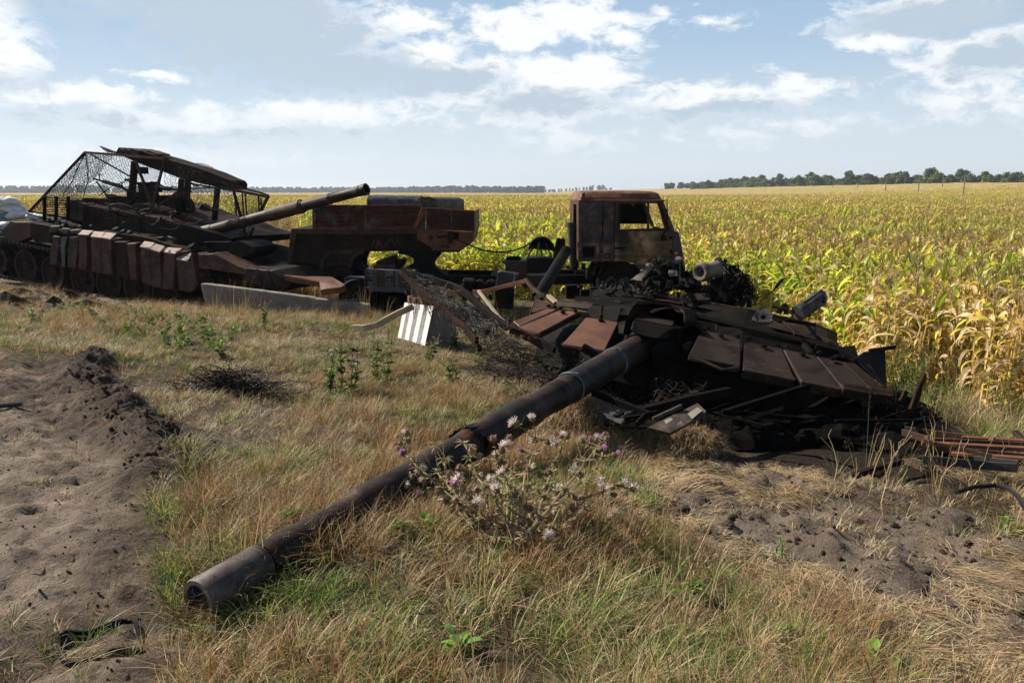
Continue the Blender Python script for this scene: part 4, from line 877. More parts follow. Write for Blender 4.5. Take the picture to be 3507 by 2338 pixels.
# pale drum with flange and hub hole
c0 = at(9, 1365, 285, 8.55); dd = (at(9, 1700, 225, 8.9) - c0).normalized()
MB().lathe(c0, dd, [(.02, .028), (.03, .05), (-.005, .054), (-.015, .068), (-.015, .086), (.012, .098), (.02, .104), (.045, .106), (.06, .10)], 30, False).build('flange', M['alu'], ENG, smooth=True, rough=.005, rs=8)
MB().lathe(c0, dd, [(.05, .05), (.055, .096), (.10, .084), (.12, .09), (.15, .082), (.18, .088), (.21, .082), (.28, .088), (.32, .096), (.34, .06)], 26).build('drum', M['alu'], ENG, smooth=True, rough=.008, rs=7)
MB().lathe(c0, dd, [(.025, .001), (.03, .055)], 20, False).build('hub', M['char'], ENG)
MB().bar(c0 - up * .03 + dd * .02, c0 + up * .02 + dd * .0, .03, .02).build('hub_stub', M['ash'], ENG)
r = random.Random(404)
for k in range(46):
    x_ = r.choice([r.uniform(560, 1150), r.uniform(1100, 1900), r.uniform(1450, 2000)]); y_ = 330 + .12 * x_ + r.uniform(-130, 90) - (40 if x_ < 1150 else 0); p = at(9, x_, y_, r.uniform(8.6, 9.2)); u = [Vector((r.gauss(0, 1), r.gauss(0, 1), r.gauss(0, 1))).normalized() for _ in range(3)]
    if k % 3 == 0: MB().lathe(p, u[0], [(0, .01), (0, r.uniform(.02, .05)), (r.uniform(.05, .16), r.uniform(.02, .05)), (.17, .01)], 10).build('burnt_fitting', M['char'], ENG, rough=.006, rs=12)
    else: MB().box(p, u[0] * r.uniform(.05, .22), u[1] * r.uniform(.02, .09), u[2] * r.uniform(.01, .05)).build('torn_bracket', M[['char', 'aludark', 'era'][k % 3 if k % 9 else 1]], ENG, rough=.02, rs=11, cuts=.05, seed=k)
plate('arm', ENG, M['aludark'], 9, [(1560, 95, 9.0), (1640, 90, 9.0), (1800, 230, 8.95), (1830, 320, 8.9), (1760, 330, 8.85), (1640, 180, 8.95)], .08, rough=.02, cuts=.05, rs=9)
plate('arm_tip', ENG, M['char'], 9, [(1690, 95, 8.9), (1740, 130, 8.9), (1710, 160, 8.9), (1680, 130, 8.9)], .03)
plate('housing', ENG, M['char'], 9, [(1480, 400, 8.8), (1700, 300, 8.9), (1860, 340, 8.9), (1860, 620, 8.7), (1700, 690, 8.6), (1500, 600, 8.7)], .35, rough=.05, cuts=.08, rs=6)
plate('tray', ENG, M['char'], 9, [(1080, 335, 8.9), (1325, 345, 8.8), (1310, 470, 8.75), (1200, 490, 8.75), (1085, 440, 8.85)], .25)
o = MB()
r = random.Random(3)
for k in range(60):
    p = at(9, r.uniform(1100, 1300), r.uniform(285, 345), r.uniform(8.7, 9.1)); o.box(p, *[Vector((r.gauss(0, 1), r.gauss(0, 1), r.gauss(0, 1))).normalized() * r.uniform(.01, .05) for _ in range(3)])
tag(o.build('cinders', M['ash'], ENG), kind='stuff')
for x, y, Y, rr, ln in ((900, 285, 9.1, .10, .28), (1010, 270, 9.25, .095, .25), (720, 430, 9.0, .06, .18), (850, 440, 9.0, .055, .16)):
    MB().lathe(at(9, x, y, Y), Vector((.35, .93, .05)), [(0, .01), (.0, rr * .9), (.02, rr), (ln, rr), (ln + .01, .02)], 22).build('cylinder', M['char'], ENG, smooth=True, rough=.004, rs=8)
plate('casing', ENG, M['char'], 9, [(1000, 185, 9.3), (1090, 195, 9.3), (1145, 230, 9.25), (1140, 300, 9.2), (1040, 310, 9.2)], .2, rough=.02, cuts=.06)
plate('peeled_panel', ENG, M['alu'], 9, [(440, 385, 8.95), (560, 300, 9.05), (690, 225, 9.15), (720, 265, 9.1), (660, 350, 9.0), (590, 400, 8.9)], .015, rough=.02, cuts=.05, rs=7)
plate('crumpled_sheet', ENG, M['aludark'], 9, [(575, 260, 9.2), (640, 190, 9.25), (740, 150, 9.3), (760, 200, 9.2), (700, 230, 9.15), (600, 285, 9.15)], .02, rough=.04, cuts=.04, rs=9)
plate('spike', ENG, M['char'], 9, [(770, 200, 9.2), (790, 70, 9.25), (840, 40, 9.25), (835, 110, 9.2), (820, 200, 9.2)], .04, rough=.015, cuts=.05)
plate('long_box', ENG, M['era'], 9, [(1165, 575, 8.7), (1495, 558, 8.6), (1495, 655, 8.55), (1310, 665, 8.6), (1200, 610, 8.65)], .3)
MB().tube(wander(at(9, 690, 190, 9.1), at(9, 755, 520, 9.0), 10, .1, r), .018, 6).build('hose', M['aludark'], ENG)
def cables(parent, n, box0, box1, i, seed, rad=(.004, .011), amp=.5, name='cable'):
    r = random.Random(seed)
    for k in range(n):
        p = at(i, r.uniform(box0[0], box0[2]), r.uniform(box0[1], box0[3]), r.uniform(box0[4], box0[5])); q = at(i, r.uniform(box1[0], box1[2]), r.uniform(box1[1], box1[3]), r.uniform(box1[4], box1[5]))
        MB().tube(wander(p, q, 9, amp, r), r.uniform(*rad), 5).build(name, M['char'] if k % 4 else M['wire'], parent)
cables(ENG, 34, (1700, 200, 1800, 350, 8.8, 9.0), (1880, 300, 2040, 480, 8.7, 8.9), 9, 1)
cables(ENG, 22, (1900, 320, 2040, 420, 8.7, 8.9), (1900, 560, 2120, 720, 8.6, 8.7), 9, 2)
cables(ENG, 10, (1640, 250, 1800, 330, 8.8, 8.9), (1700, 500, 1850, 700, 8.6, 8.7), 9, 3)
cables(ENG, 12, (20, 440, 420, 480, 9.2, 9.6), (100, 430, 700, 500, 9.1, 9.6), 9, 4, (.004, .014), .35)
cables(ENG, 8, (640, 150, 760, 260, 9.0, 9.2), (700, 90, 1000, 200, 9.1, 9.3), 9, 5, (.004, .008), .6)
cables(ENG, 10, (1300, 450, 1500, 560, 8.7, 9.0), (1350, 480, 1700, 600, 8.7, 9.0), 9, 6, (.005, .02), .3)
cables(ENG, 5, (1120, 590, 1220, 620, 8.2, 8.4), (1150, 760, 1280, 830, 8.0, 8.1), 9, 8, (.004, .006), .4, 'wire')
r = random.Random(9); mb = MB()
for k in range(190):
    p = at(9, r.choice([r.uniform(0, 820), r.uniform(1850, 2060), r.uniform(1150, 2000)]), 0, 9); x = r.uniform(20, 1900); y = 470 + .13 * x + r.uniform(-35, 25); p = at(9, x, y, r.uniform(8.6, 9.4))
    mb.box(p, *[Vector((r.gauss(0, 1), r.gauss(0, 1), r.gauss(0, 1))).normalized() * r.uniform(.008, .05) for _ in range(3)])
tag(mb.build('roof_rubble', M['ash'], TUR), kind='stuff')
MB().tube([at(6, 715, 505, 8.3), at(6, 780, 500, 8.3), at(6, 800, 470, 8.3), at(6, 870, 410, 8.3), at(6, 925, 365, 8.3)], .006, 5).build('loose_wire', M['char'], ENG)
MB().tube([at(6, 922, 368, 8.3), at(6, 935, 345, 8.3), at(6, 985, 285, 8.3), at(6, 1000, 275, 8.3), at(6, 1028, 268, 8.3)], [.006, .018, .018, .008, .003], 8).build('plug', M['char'], ENG)
CAN = thing('dented_canister', at(6, 1190, 590, 8.0), 'dented grey canister leaning out over the right rim of the turret towards the maize', 'canister')
p0, p1 = at(6, 1165, 560, 8.0), at(6, 1335, 440, 8.1); MB().lathe(p0, p1 - p0, [(-.06, .02), (-.05, .08), (0, .086), (.1, .085), ((p1 - p0).length * .92, .083), ((p1 - p0).length, .075), ((p1 - p0).length + .03, .06), ((p1 - p0).length + .04, .02)], 22).build('body', M['aludark'], CAN, smooth=True, rough=.018, rs=6)
MB().bar(p0 + up * .08 - bk * .03, p1 + up * .075 - bk * .03, .03, .02).build('rib', M['aludark'], CAN)
cables(CAN, 4, (1325, 420, 1360, 470, 8.0, 8.1), (1350, 450, 1380, 500, 8.0, 8.1), 6, 12, (.006, .015), .6, 'torn_edge')
plate('bracket_plate', TUR, M['aludark'], 6, [(738, 600, 7.8), (760, 560, 7.85), (795, 520, 7.9), (850, 535, 7.9), (905, 590, 7.8), (912, 640, 7.75), (880, 662, 7.75), (770, 656, 7.75), (720, 636, 7.78)], .03, rough=.01, cuts=.06)
MB().lathe(at(6, 822, 620, 7.72), -away(pts_at(6, [(738, 600, 7.8), (795, 520, 7.9), (905, 590, 7.8)])), [(-.02, .001), (.004, .036), (.006, .03)], 16, False).build('hole_rim', M['char'], TUR)
MB().tube([at(6, 900, 620, 7.75), at(6, 960, 660, 7.7), at(6, 1010, 655, 7.72), at(6, 1070, 640, 7.75), at(6, 1085, 600, 7.9), at(6, 1050, 550, 8.0), at(6, 900, 520, 8.1)], .013, 6).build('bent_pipe', M['char'], TUR)
MB().tube([at(6, 1000, 655, 7.7), at(6, 1060, 710, 7.6), at(6, 1095, 750, 7.55), at(6, 1100, 780, 7.5)], .01, 6).build('bent_pipe', M['rustdark'], TUR)

# ------------------------------------------------------------------ debris under and beside the turret
def beam(i, pts, w, h, name, mat, label, cat, group=None, bev=.003, upv=(0, 0, 1)):
    o = MB().path([at(i, *p) for p in pts], w, h, up=upv).build(name, mat, None, bev=bev); return tag(o, label, cat, group)
DB = 'scrap bars tangled round the fallen turret'
beam(5, [(1300, 1335, 5.9), (1700, 1230, 6.1), (2080, 1150, 6.4)], .05, .07, 'scrap_bar', M['char'], 'long charred bar lying across the dark gap beneath the turret', 'scrap bar', DB)
beam(5, [(860, 1158, 6.1), (1120, 1260, 5.95), (1400, 1370, 5.8)], .035, .05, 'scrap_bar', M['char'], 'thin burnt bar slanting down under the barrel to the painted board', 'scrap bar', DB)
beam(5, [(1250, 1450, 5.6), (1330, 1370, 5.7), (1440, 1345, 5.75)], .02, .05, 'scrap_bar', M['char'], 'short bent strip standing on edge beside the painted board', 'scrap bar', DB)
beam(5, [(1400, 1400, 5.6), (1660, 1280, 5.75)], .025, .03, 'scrap_bar', M['burntwood'], 'thin rod with a pale tip lying above the painted board', 'scrap bar', DB)
bdp = pts_at(5, [(1350, 1470, 5.45), (1490, 1400, 5.55), (1800, 1252, 5.9), (1878, 1322, 5.75), (1870, 1350, 5.72), (1560, 1520, 5.35)])
BD = tag(MB().prism(bdp, Vector((0, .02, -.03))).build('painted_board', M['burntwood'], None, bev=.003, rough=.004, cuts=.06), 'scorched board with white painted patches lying in the turret shadow', 'board')
pf = away(bdp)
for q in ([(1712, 1348, 5.82), (1800, 1290, 5.9), (1845, 1318, 5.8), (1750, 1395, 5.7)], [(1600, 1432, 5.53), (1652, 1408, 5.6), (1662, 1440, 5.55), (1606, 1462, 5.5)], [(1500, 1410, 5.56), (1560, 1382, 5.62), (1580, 1400, 5.58), (1520, 1440, 5.5)]):
    pq = Plane(bdp[0], (bdp[2] - bdp[0]).cross(bdp[3] - bdp[0])); P4 = [at(5, x, y, Yq - .13) for x, y, Yq in q]; MB().prism(P4, -pf * .003).build('paint_patch', M['conc'], BD)
tag(MB().prism(pts_at(5, [(940, 1330, 5.75), (1000, 1300, 5.85), (1080, 1310, 5.85), (1150, 1390, 5.7), (1130, 1440, 5.6), (1060, 1420, 5.6)]), Vector((.01, .01, -.01))).build('torn_sheet', M['greysteel'], None, rough=.03, cuts=.05, rs=6), 'small torn grey metal sheet poking from the grass mound under the barrel', 'metal sheet')
r = random.Random(21)
for k in range(16):
    x0, y0 = r.uniform(960, 1350), r.uniform(1330, 1480); x1, y1 = x0 + r.uniform(60, 240), y0 + r.uniform(-90, 60)
    tag(MB().bar(at(5, x0, y0, r.uniform(5.7, 6.0)), at(5, x1, y1, r.uniform(5.8, 6.3)), r.uniform(.01, .04), r.uniform(.005, .02)).build('scrap_strip', M['char'] if k % 3 else M['greysteel'], None), 'narrow burnt metal strip in the scrap under the gun barrel', 'scrap strip', 'narrow strips in the scrap under the gun barrel')
beam(7, [(780, 805, 6.2), (880, 770, 6.2), (980, 738, 6.2), (1110, 830, 6.1), (1245, 922, 6.0)], .03, .045, 'scrap_bar', M['char'], 'black bar bent to a peak right of the turret', 'scrap bar', DB)
beam(7, [(700, 735, 6.4), (780, 720, 6.4), (850, 650, 6.4), (895, 520, 6.4), (920, 420, 6.4), (955, 340, 6.45)], .035, .05, 'upright_strut', M['rustdark'], 'charred strut curving up from the scrap beside the turret corner', 'strut', DB)
beam(7, [(640, 640, 6.6), (720, 610, 6.6), (765, 560, 6.6), (790, 490, 6.6)], .03, .04, 'upright_strut', M['rustdark'], 'shorter curved strut under the turret corner left of the tall one', 'strut', DB)
rb = [((780, 840), (1300, 912), .02, .06), ((1000, 895), (1850, 945), .05, .03), ((760, 860), (1000, 930), .02, .05), ((1010, 930), (1850, 970), .02, .035), ((930, 960), (1850, 1010), .05, .03), ((1040, 1000), (1850, 1075), .02, .04), ((1200, 1050), (1850, 1095), .05, .02), ((950, 940), (1560, 1075), .02, .03)]
for k, ((x0, y0), (x1, y1), w, h) in enumerate(rb):
    Y0 = 6.1 - k * .1; tag(MB().bar(at(7, x0, y0, Y0), at(7, x1, y1, Y0 - .25), w, h).build('rusty_metal_strip', M['rustorange'] if k in (1, 4, 6) else M['rustmid'], None, bev=.002), ['highest', 'second', 'third', 'fourth', 'fifth', 'sixth', 'lowest', 'slanting'][k] + ' long rusty slat of the flat stack at the right edge', 'metal slat', 'rusty slats at the right edge')
beam(7, [(1440, 1070, 5.7), (1510, 985, 5.75), (1578, 903, 5.8)], .03, .02, 'scrap_bar', M['rustorange'], 'short orange-rusty bar standing up across the slats', 'scrap bar', DB)
beam(7, [(1765, 855, 6.0), (1848, 935, 5.9), (1900, 985, 5.85)], .05, .03, 'scrap_bar', M['rustmid'], 'stubby rusty bar end at the right picture edge above the slats', 'scrap bar', DB)
beam(7, [(940, 1105, 5.35), (1130, 1120, 5.3), (1500, 1160, 5.2), (1780, 1180, 5.1), (1795, 1150, 5.15), (1560, 1125, 5.3), (1400, 1105, 5.4)], .012, .06, 'bent_channel', M['bumper'], 'dark grey strip folded back on itself below the rusty slats', 'metal strip')
beam(7, [(1050, 960, 5.7), (1350, 1045, 5.5), (1760, 1150, 5.2)], .03, .03, 'scrap_bar', M['burntwood'], 'grey charred bar slanting below the rusty slats', 'scrap bar', DB)
beam(7, [(860, 970, 5.8), (700, 1090, 5.5), (520, 1250, 5.2)], .06, .03, 'scrap_bar', M['char'], 'charred flat bar slanting down to the left in the turret shadow', 'scrap bar', DB)
beam(7, [(320, 1250, 5.2), (560, 1175, 5.3), (760, 1120, 5.35)], .04, .04, 'scrap_bar', M['rustdark'], 'dark reddish bar on the ground at the shadow edge', 'scrap bar', DB)
tag(MB().tube([at(7, *q) for q in ((1240, 1400, 4.75), (1400, 1350, 4.8), (1600, 1335, 4.8), (1700, 1360, 4.7), (1790, 1430, 4.5), (1860, 1540, 4.3), (1960, 1700, 4.0))], .014, 8).build('black_hose', M['rubber'], None, smooth=True), 'thick black hose curving through the grass at the right edge', 'hose')
r = random.Random(33)
for k in range(26):
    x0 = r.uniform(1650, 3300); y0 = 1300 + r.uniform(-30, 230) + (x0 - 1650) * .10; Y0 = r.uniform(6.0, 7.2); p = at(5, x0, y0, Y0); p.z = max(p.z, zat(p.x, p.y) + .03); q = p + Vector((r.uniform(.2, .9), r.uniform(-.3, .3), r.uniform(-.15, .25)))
    tag(MB().bar(p, q, r.uniform(.015, .05), r.uniform(.01, .04)).build('burnt_strut', M['cinder'], None), 'burnt metal strut among the shade-dark heaps under the turret', 'strut', 'burnt struts among the shade-dark heaps under the turret')  # coloured near-black to deepen the shade under the turret

# ------------------------------------------------------------------ collapsed cage of bars and wire left of the turret
CG = thing('collapsed_wire_cage', at(10, 1300, 900, 10.0), 'collapsed black anti-drone cage of bent bars trailing torn wire netting beside the striped block', 'wire cage')
def cb(name, i, pts, w, h, mat, bev=.003): return MB().path([at(i, *p) for p in pts], w, h).build(name, mat, CG, bev=bev)
cb('cage_bar', 10, [(700, 300, 11.2), (900, 370, 11.0), (1150, 440, 10.8), (1400, 520, 10.6), (1570, 620, 10.3), (1720, 760, 10.0), (1950, 950, 9.6), (2100, 1060, 9.3)], .05, .09, M['char'])
cb('cage_bar', 10, [(700, 320, 11.1), (840, 480, 10.9), (1060, 660, 10.5), (1250, 830, 10.2), (1400, 960, 9.9), (1560, 1090, 9.6), (1700, 1240, 9.3)], .05, .09, M['rustdark'])
cb('cage_bar', 10, [(1150, 700, 10.6), (1350, 830, 10.4), (1600, 1000, 10.0), (1850, 1130, 9.6)], .04, .07, M['char'])
cb('cage_bar', 5, [(0, 872, 9.0), (200, 885, 8.7), (420, 872, 8.4), (520, 900, 8.2)], .03, .05, M['char'])
cb('cage_bar', 5, [(-100, 850, 9.2), (60, 930, 8.8), (300, 1010, 8.3), (500, 1060, 8.0)], .04, .07, M['burntwood'])
cb('cage_bar', 3, [(1180, 1400, 9.9), (1290, 1560, 9.3)], .05, .06, M['rustdark'])
def patch(c00, c10, c01, c11, nu, nv, sag, rad, name, mat, parent, seed, miss=.15, amp=.06, hexa=True):
    r = random.Random(seed); P = {}
    for u in range(nu + 1):
        for v in range(nv + 1):
            a, b = u / nu, v / nv; p = c00.lerp(c10, a).lerp(c01.lerp(c11, a), b); p = p - Vector((0, 0, sag * math.sin(math.pi * a) * math.sin(math.pi * b)))
            p += mnoise.noise_vector(p * 1.8 + Vector((seed, 0, 0))) * amp + Vector((r.gauss(0, 1), r.gauss(0, 1), r.gauss(0, 1))) * amp * .12; P[u, v] = p
    mb = MB()
    def seg(a, b):
        if r.random() > miss: mb.tube([a, b], rad, 3, False)
    for u in range(nu + 1):
        for v in range(nv + 1):
            if hexa:
                if u < nu and v < nv:
                    if (u + v) % 2 == 0: seg(P[u, v], P[u + 1, v + 1])
                    else: seg(P[u, v + 1], P[u + 1, v]) if v < nv else None
            else:
                if u < nu: seg(P[u, v], P[u + 1, v])
                if v < nv: seg(P[u, v], P[u, v + 1])
    o = mb.build(name, mat, parent); tag(o, kind='stuff'); return o
patch(at(10, 700, 300, 11.2), at(10, 2050, 1040, 9.4), at(10, 780, 420, 11.0), at(10, 1560, 1090, 9.6), 52, 20, .05, .003, 'wire_netting', M['greywire'], CG, 4, .35, .10)
patch(at(10, 1100, 700, 10.5), at(10, 2050, 1040, 9.3), at(10, 1300, 1000, 9.9), at(5, 500, 1050, 8.2), 36, 22, .0, .003, 'wire_netting', M['wire'], CG, 6, .35, .16)
patch(at(5, 0, 760, 9.0), at(5, 900, 800, 7.6), at(5, 200, 1000, 8.4), at(5, 760, 1040, 7.2), 40, 20, .05, .0028, 'wire_netting', M['wire'], CG, 8, .25, .14)
patch(at(5, 900, 1080, 6.6), at(5, 1900, 1010, 6.9), at(5, 1150, 1330, 6.0), at(5, 1700, 1240, 6.2), 34, 18, .05, .0022, 'wire_netting', M['wire'], CG, 9, .3, .10)
r = random.Random(8); mb = MB()
for k in range(330):
    t = r.random(); x = 760 + 1300 * t + r.uniform(-60, 60); y = 300 + 780 * t ** 1.15 + r.uniform(-20, 180); Y = 11.1 - 1.8 * t
    p = at(10, x, y, Y + r.uniform(-.2, .2)); q = p + Vector((r.uniform(-.1, .35), r.uniform(-.3, .2), r.uniform(-.45, .05))); mb.tube(wander(p, q, 6, .25, r), r.uniform(.002, .0045), 3, False)
tag(mb.build('loose_wires', M['greywire'], CG), kind='stuff')
mb = MB()
for k in range(520):
    p = at(5, r.uniform(-150, 1000), r.uniform(700, 1050), r.uniform(7.6, 9.0)); g_ = zat(p.x, p.y); p.z = max(p.z, g_ + .02); q = p + Vector((r.uniform(-.4, .4), r.uniform(-.3, .3), r.uniform(-.15, .12))); mb.tube(wander(p, q, 6, .3, r), r.uniform(.002, .004), 3, False)
tag(mb.build('loose_wires', M['wire'], CG), kind='stuff')
beam(10, [(1650, 590, 11.3), (1800, 580, 11.2), (2100, 505, 11.0), (2360, 440, 10.8)], .04, .055, 'rusty_bar', M['rustorange'], 'orange-rusty bar rising to the right in front of the truck chassis', 'scrap bar')
beam(4, [(0, 930, 10.8), (60, 1010, 10.6), (130, 1060, 10.4), (270, 1150, 10.2)], .05, .04, 'rusty_bar', M['rustmid'], 'rusty bar sloping down from the peak towards the turret', 'scrap bar')
beam(10, [(1720, 570, 10.6), (1850, 740, 10.3), (2000, 930, 10.0), (2110, 1040, 9.8)], .035, .035, 'weathered_stick', M['wood'], 'weathered grey wooden stick leaning in the weeds beside the cage', 'stick')
beam(4, [(340, 735, 12.5), (120, 1085, 11.0)], .12, .12, 'leaning_post', M['char'], 'thick black pipe leaning against the truck chassis', 'pipe', bev=.0)
bpy.data.objects.remove(bpy.data.objects['leaning_post'])
tag(MB().lathe(at(4, 112, 1090, 11.0), at(4, 332, 728, 12.6) - at(4, 112, 1090, 11.0), [(0, .05), (0, .085), (2.0, .085), ((at(4, 112, 1090, 11.0) - at(4, 332, 728, 12.6)).length, .085), ((at(4, 112, 1090, 11.0) - at(4, 332, 728, 12.6)).length, .06)], 20).build('black_pipe', M['char'], None, smooth=True), 'thick black pipe leaning against the truck chassis behind the turret', 'pipe')
beam(4, [(90, 1100, 10.3), (180, 1065, 10.2)], .06, .05, 'short_beam', M['burntwood'], 'short charred beam stub at the foot of the black pipe', 'beam')
beam(4, [(200, 1075, 10.2), (275, 1140, 10.0)], .07, .03, 'short_beam', M['wood'], 'short brown wooden offcut behind the left armour blocks', 'beam')

# ------------------------------------------------------------------ striped concrete block with bricks, bent strip
gl = lambda i, x, y, Y: at(i, x, y, Y)
B0, B1, B2, B3 = at(3, 622, 1142, 11.35), at(3, 885, 1176, 11.0), at(3, 808, 1530, 10.75), at(3, 562, 1455, 11.2)
R1, R2 = at(3, 1080, 1200, 11.6), at(3, 1085, 1500, 11.55)
bkv = R1 - B1; bkv2 = R2 - B2
BL = thing('concrete_block', (B2.x, B2.y, min(B2.z, B3.z)), 'tapered concrete block with white and grey painted stripes, broken bricks on top', 'concrete block')
mb = MB(); D_ = Vector((0, 0, -.15))
mb.add([B0, B1, B2 + D_, B3 + D_, B0 + bkv, B1 + bkv, B2 + bkv2 + D_, B3 + bkv2 + D_], [(0, 3, 2, 1), (1, 2, 6, 5), (5, 6, 7, 4), (4, 7, 3, 0), (0, 1, 5, 4), (3, 7, 6, 2)])
mb.build('block_body', M['conc'], BL, bev=.02, rough=.012, cuts=.09, rs=7)
fn = away([B0, B1, B2])
def bil(u, v): return B0.lerp(B1, u).lerp(B3.lerp(B2, u), v) - fn * .016
st = [(0, .13, 1), (.13, .25, 0), (.25, .40, 1), (.40, .53, 0), (.53, .68, 1), (.68, .83, 0), (.83, .985, 1)]
for u0, u1, w in st:
    L_ = [bil(u0, v / 14) for v in range(15)]; R_ = [bil(u1 - .004, v / 14) for v in range(15)]
    rj = random.Random(int(u0 * 100)); L_ = [p + (B1 - B0).normalized() * rj.uniform(-.004, .004) for p in L_]
    MB().prism(L_ + R_[::-1], -fn * .002).build('painted_stripe', M['white'] if w else M['concg'], BL)
tv = (B1 - B0).normalized()
for k in range(6):
    c = B0 + (B1 - B0) * (.10 + .085 * k * 1.3) + bkv.normalized() * (.10 + .02 * (k % 2)) + Vector((0, 0, .055)); a = rnd.uniform(-.2, .2)
    MB().box(c, tv * .055, bkv.normalized() * .19, Vector((a * .05, 0, .11 + rnd.uniform(-.03, .03)))).build('brick', M['brick'], BL, bev=.008, rough=.01, cuts=.05, seed=k)
WS = MB().path([at(3, 150, 1365, 10.9), at(3, 260, 1368, 10.8), at(3, 370, 1342, 10.75), at(3, 430, 1305, 10.75), at(3, 560, 1235, 10.8), at(3, 695, 1172, 10.85)], .05, .085).build('bent_plank', M['wood'], None, bev=.004)
tag(WS, 'bent pale plank leaning its upper end on the striped block', 'plank')
tag(MB().bar(at(12, 2100, 158, 12.2), at(12, 2225, 180, 12.0), .12, .09).build('wood_stub', M['burntwood'], None, bev=.004), 'short dark block of wood lying in the dry grass before the concrete slab', 'wood block')

# ------------------------------------------------------------------ concrete slab
pS = Plane(at(2, 240, 1400, 14.6), Vector((.12, 1, 0)))
SL = [(225, 1232), (300, 1238), (800, 1300), (1230, 1356), (1250, 1366), (1600, 1404), (1730, 1420), (1700, 1640), (430, 1600), (270, 1400)]
SLO = MB().prism(pS.many(2, SL), Vector((.02, .17, .0))).build('concrete_slab', M['conc'], None, bev=.01, rough=.005, cuts=.12, rs=9); tag(SLO, 'long grey concrete slab on edge in the grass before the left tank', 'concrete slab')

# ------------------------------------------------------------------ burnt truck
PT = YP(15.5); bY = Vector((0, 1, 0))
TR = thing('burnt_truck', at(4, 850, 1000, 16.4), 'burnt-out rusty truck tractor with an empty window frame facing right by the maize', 'truck')
# cab side with its openings: strips round each hole keep the openings real
def frame(plane, i, outer, inner, vec):   # ring of quads between two outlines of equal count
    mb = MB(); o_ = plane.many(i, outer); n_ = plane.many(i, inner)
    for k in range(len(o_)): j = (k + 1) % len(o_); mb.prism([o_[k], o_[j], n_[j], n_[k]], vec)
    return mb
CAB = MB()
CAB.prism(PT.many(4, [(480, 232), (692, 234), (690, 556), (662, 598), (475, 596)]), bY * .05)
CABo = CAB.build('cab_body', M['cab'], TR, bev=.01, rough=.008, cuts=.25)
frame(PT, 4, [(462, 596), (664, 598), (650, 772), (470, 772)], [(505, 636), (622, 636), (622, 742), (508, 742)], bY * .05).build('locker_panel', M['cab'], TR)
frame(PT, 4, [(498, 628), (630, 628), (630, 750), (500, 750)], [(512, 642), (615, 642), (615, 736), (514, 736)], -bY * .012).build('locker_frame', M['rustmid'], TR)
pl('locker_recess', TR, M['char'], YP(15.75), 4, [(500, 630), (625, 630), (625, 745), (500, 745)], bY * .02)
MB().prism(PT.many(4, [(692, 234), (800, 240), (796, 400), (792, 765), (652, 772), (664, 600), (690, 556)]), bY * .05).build('door_pillar', M['cab'], TR, bev=.008, rough=.006, cuts=.25)
MB().prism(PT.many(4, [(664, 600), (690, 560), (692, 740), (666, 764)]), -bY * .03).build('step_flange', M['rustmid'], TR, bev=.004)
DO = frame(PT, 4, [(800, 240), (1100, 238), (1222, 234), (1318, 497), (1100, 500), (796, 500)], [(848, 256), (1090, 252), (1180, 248), (1248, 478), (1100, 484), (846, 490)], bY * .05).build('door', M['rustdark'], TR)
MB().prism(PT.many(4, [(796, 500), (1318, 497), (1308, 700), (1306, 812), (1180, 806), (1020, 800), (900, 772), (792, 765)]), bY * .05).build('door_panel', M['door'], DO, bev=.006, rough=.012, cuts=.2, rs=2)
frame(PT, 4, [(806, 246), (1186, 240), (1254, 484), (800, 498)], [(822, 258), (1178, 252), (1240, 472), (818, 484)], -bY * .012).build('window_frame', M['rustmid'], DO)
MB().prism(PT.many(4, [(1088, 252), (1108, 251), (1108, 486), (1088, 486)]), bY * .02 - bY * .0).build('window_divider', M['rustmid'], DO)
MB().prism([p - bY * .03 for p in PT.many(4, [(800, 645), (888, 640), (892, 654), (850, 662), (800, 662)])], bY * .03).build('door_handle', M['char'], DO, bev=.004)
MB().lathe(PT(4, 978, 258) + bY * .3, Vector((0, 0, -1)), [(0, .03), (.04, .02), (.05, .005)], 8).build('cab_lamp', M['alu'], TR)
for q in ([(690, 236), (696, 236), (694, 600), (688, 600)], [(797, 242), (802, 242), (798, 762), (793, 762)], [(476, 420), (690, 424), (690, 428), (476, 424)], [(800, 720), (1306, 728), (1306, 732), (800, 724)]): MB().prism([p - bY * .004 for p in PT.many(4, q)], bY * .004).build('panel_seam', M['cinder'], TR)
for x_, y_ in ((1300, 560), (1300, 680)): MB().prism([p - bY * .02 for p in PT.many(4, [(x_ - 14, y_ - 12), (x_ + 10, y_ - 12), (x_ + 10, y_ + 12), (x_ - 14, y_ + 12)])], bY * .02).build('door_hinge', M['char'], DO)
MB().lathe(PT(4, 730, 725) - bY * .005, (0, -1, 0), [(0, .06), (.008, .058), (.01, .04), (.0, .038)], 20, False).build('filler_ring', M['rustdark'], TR)
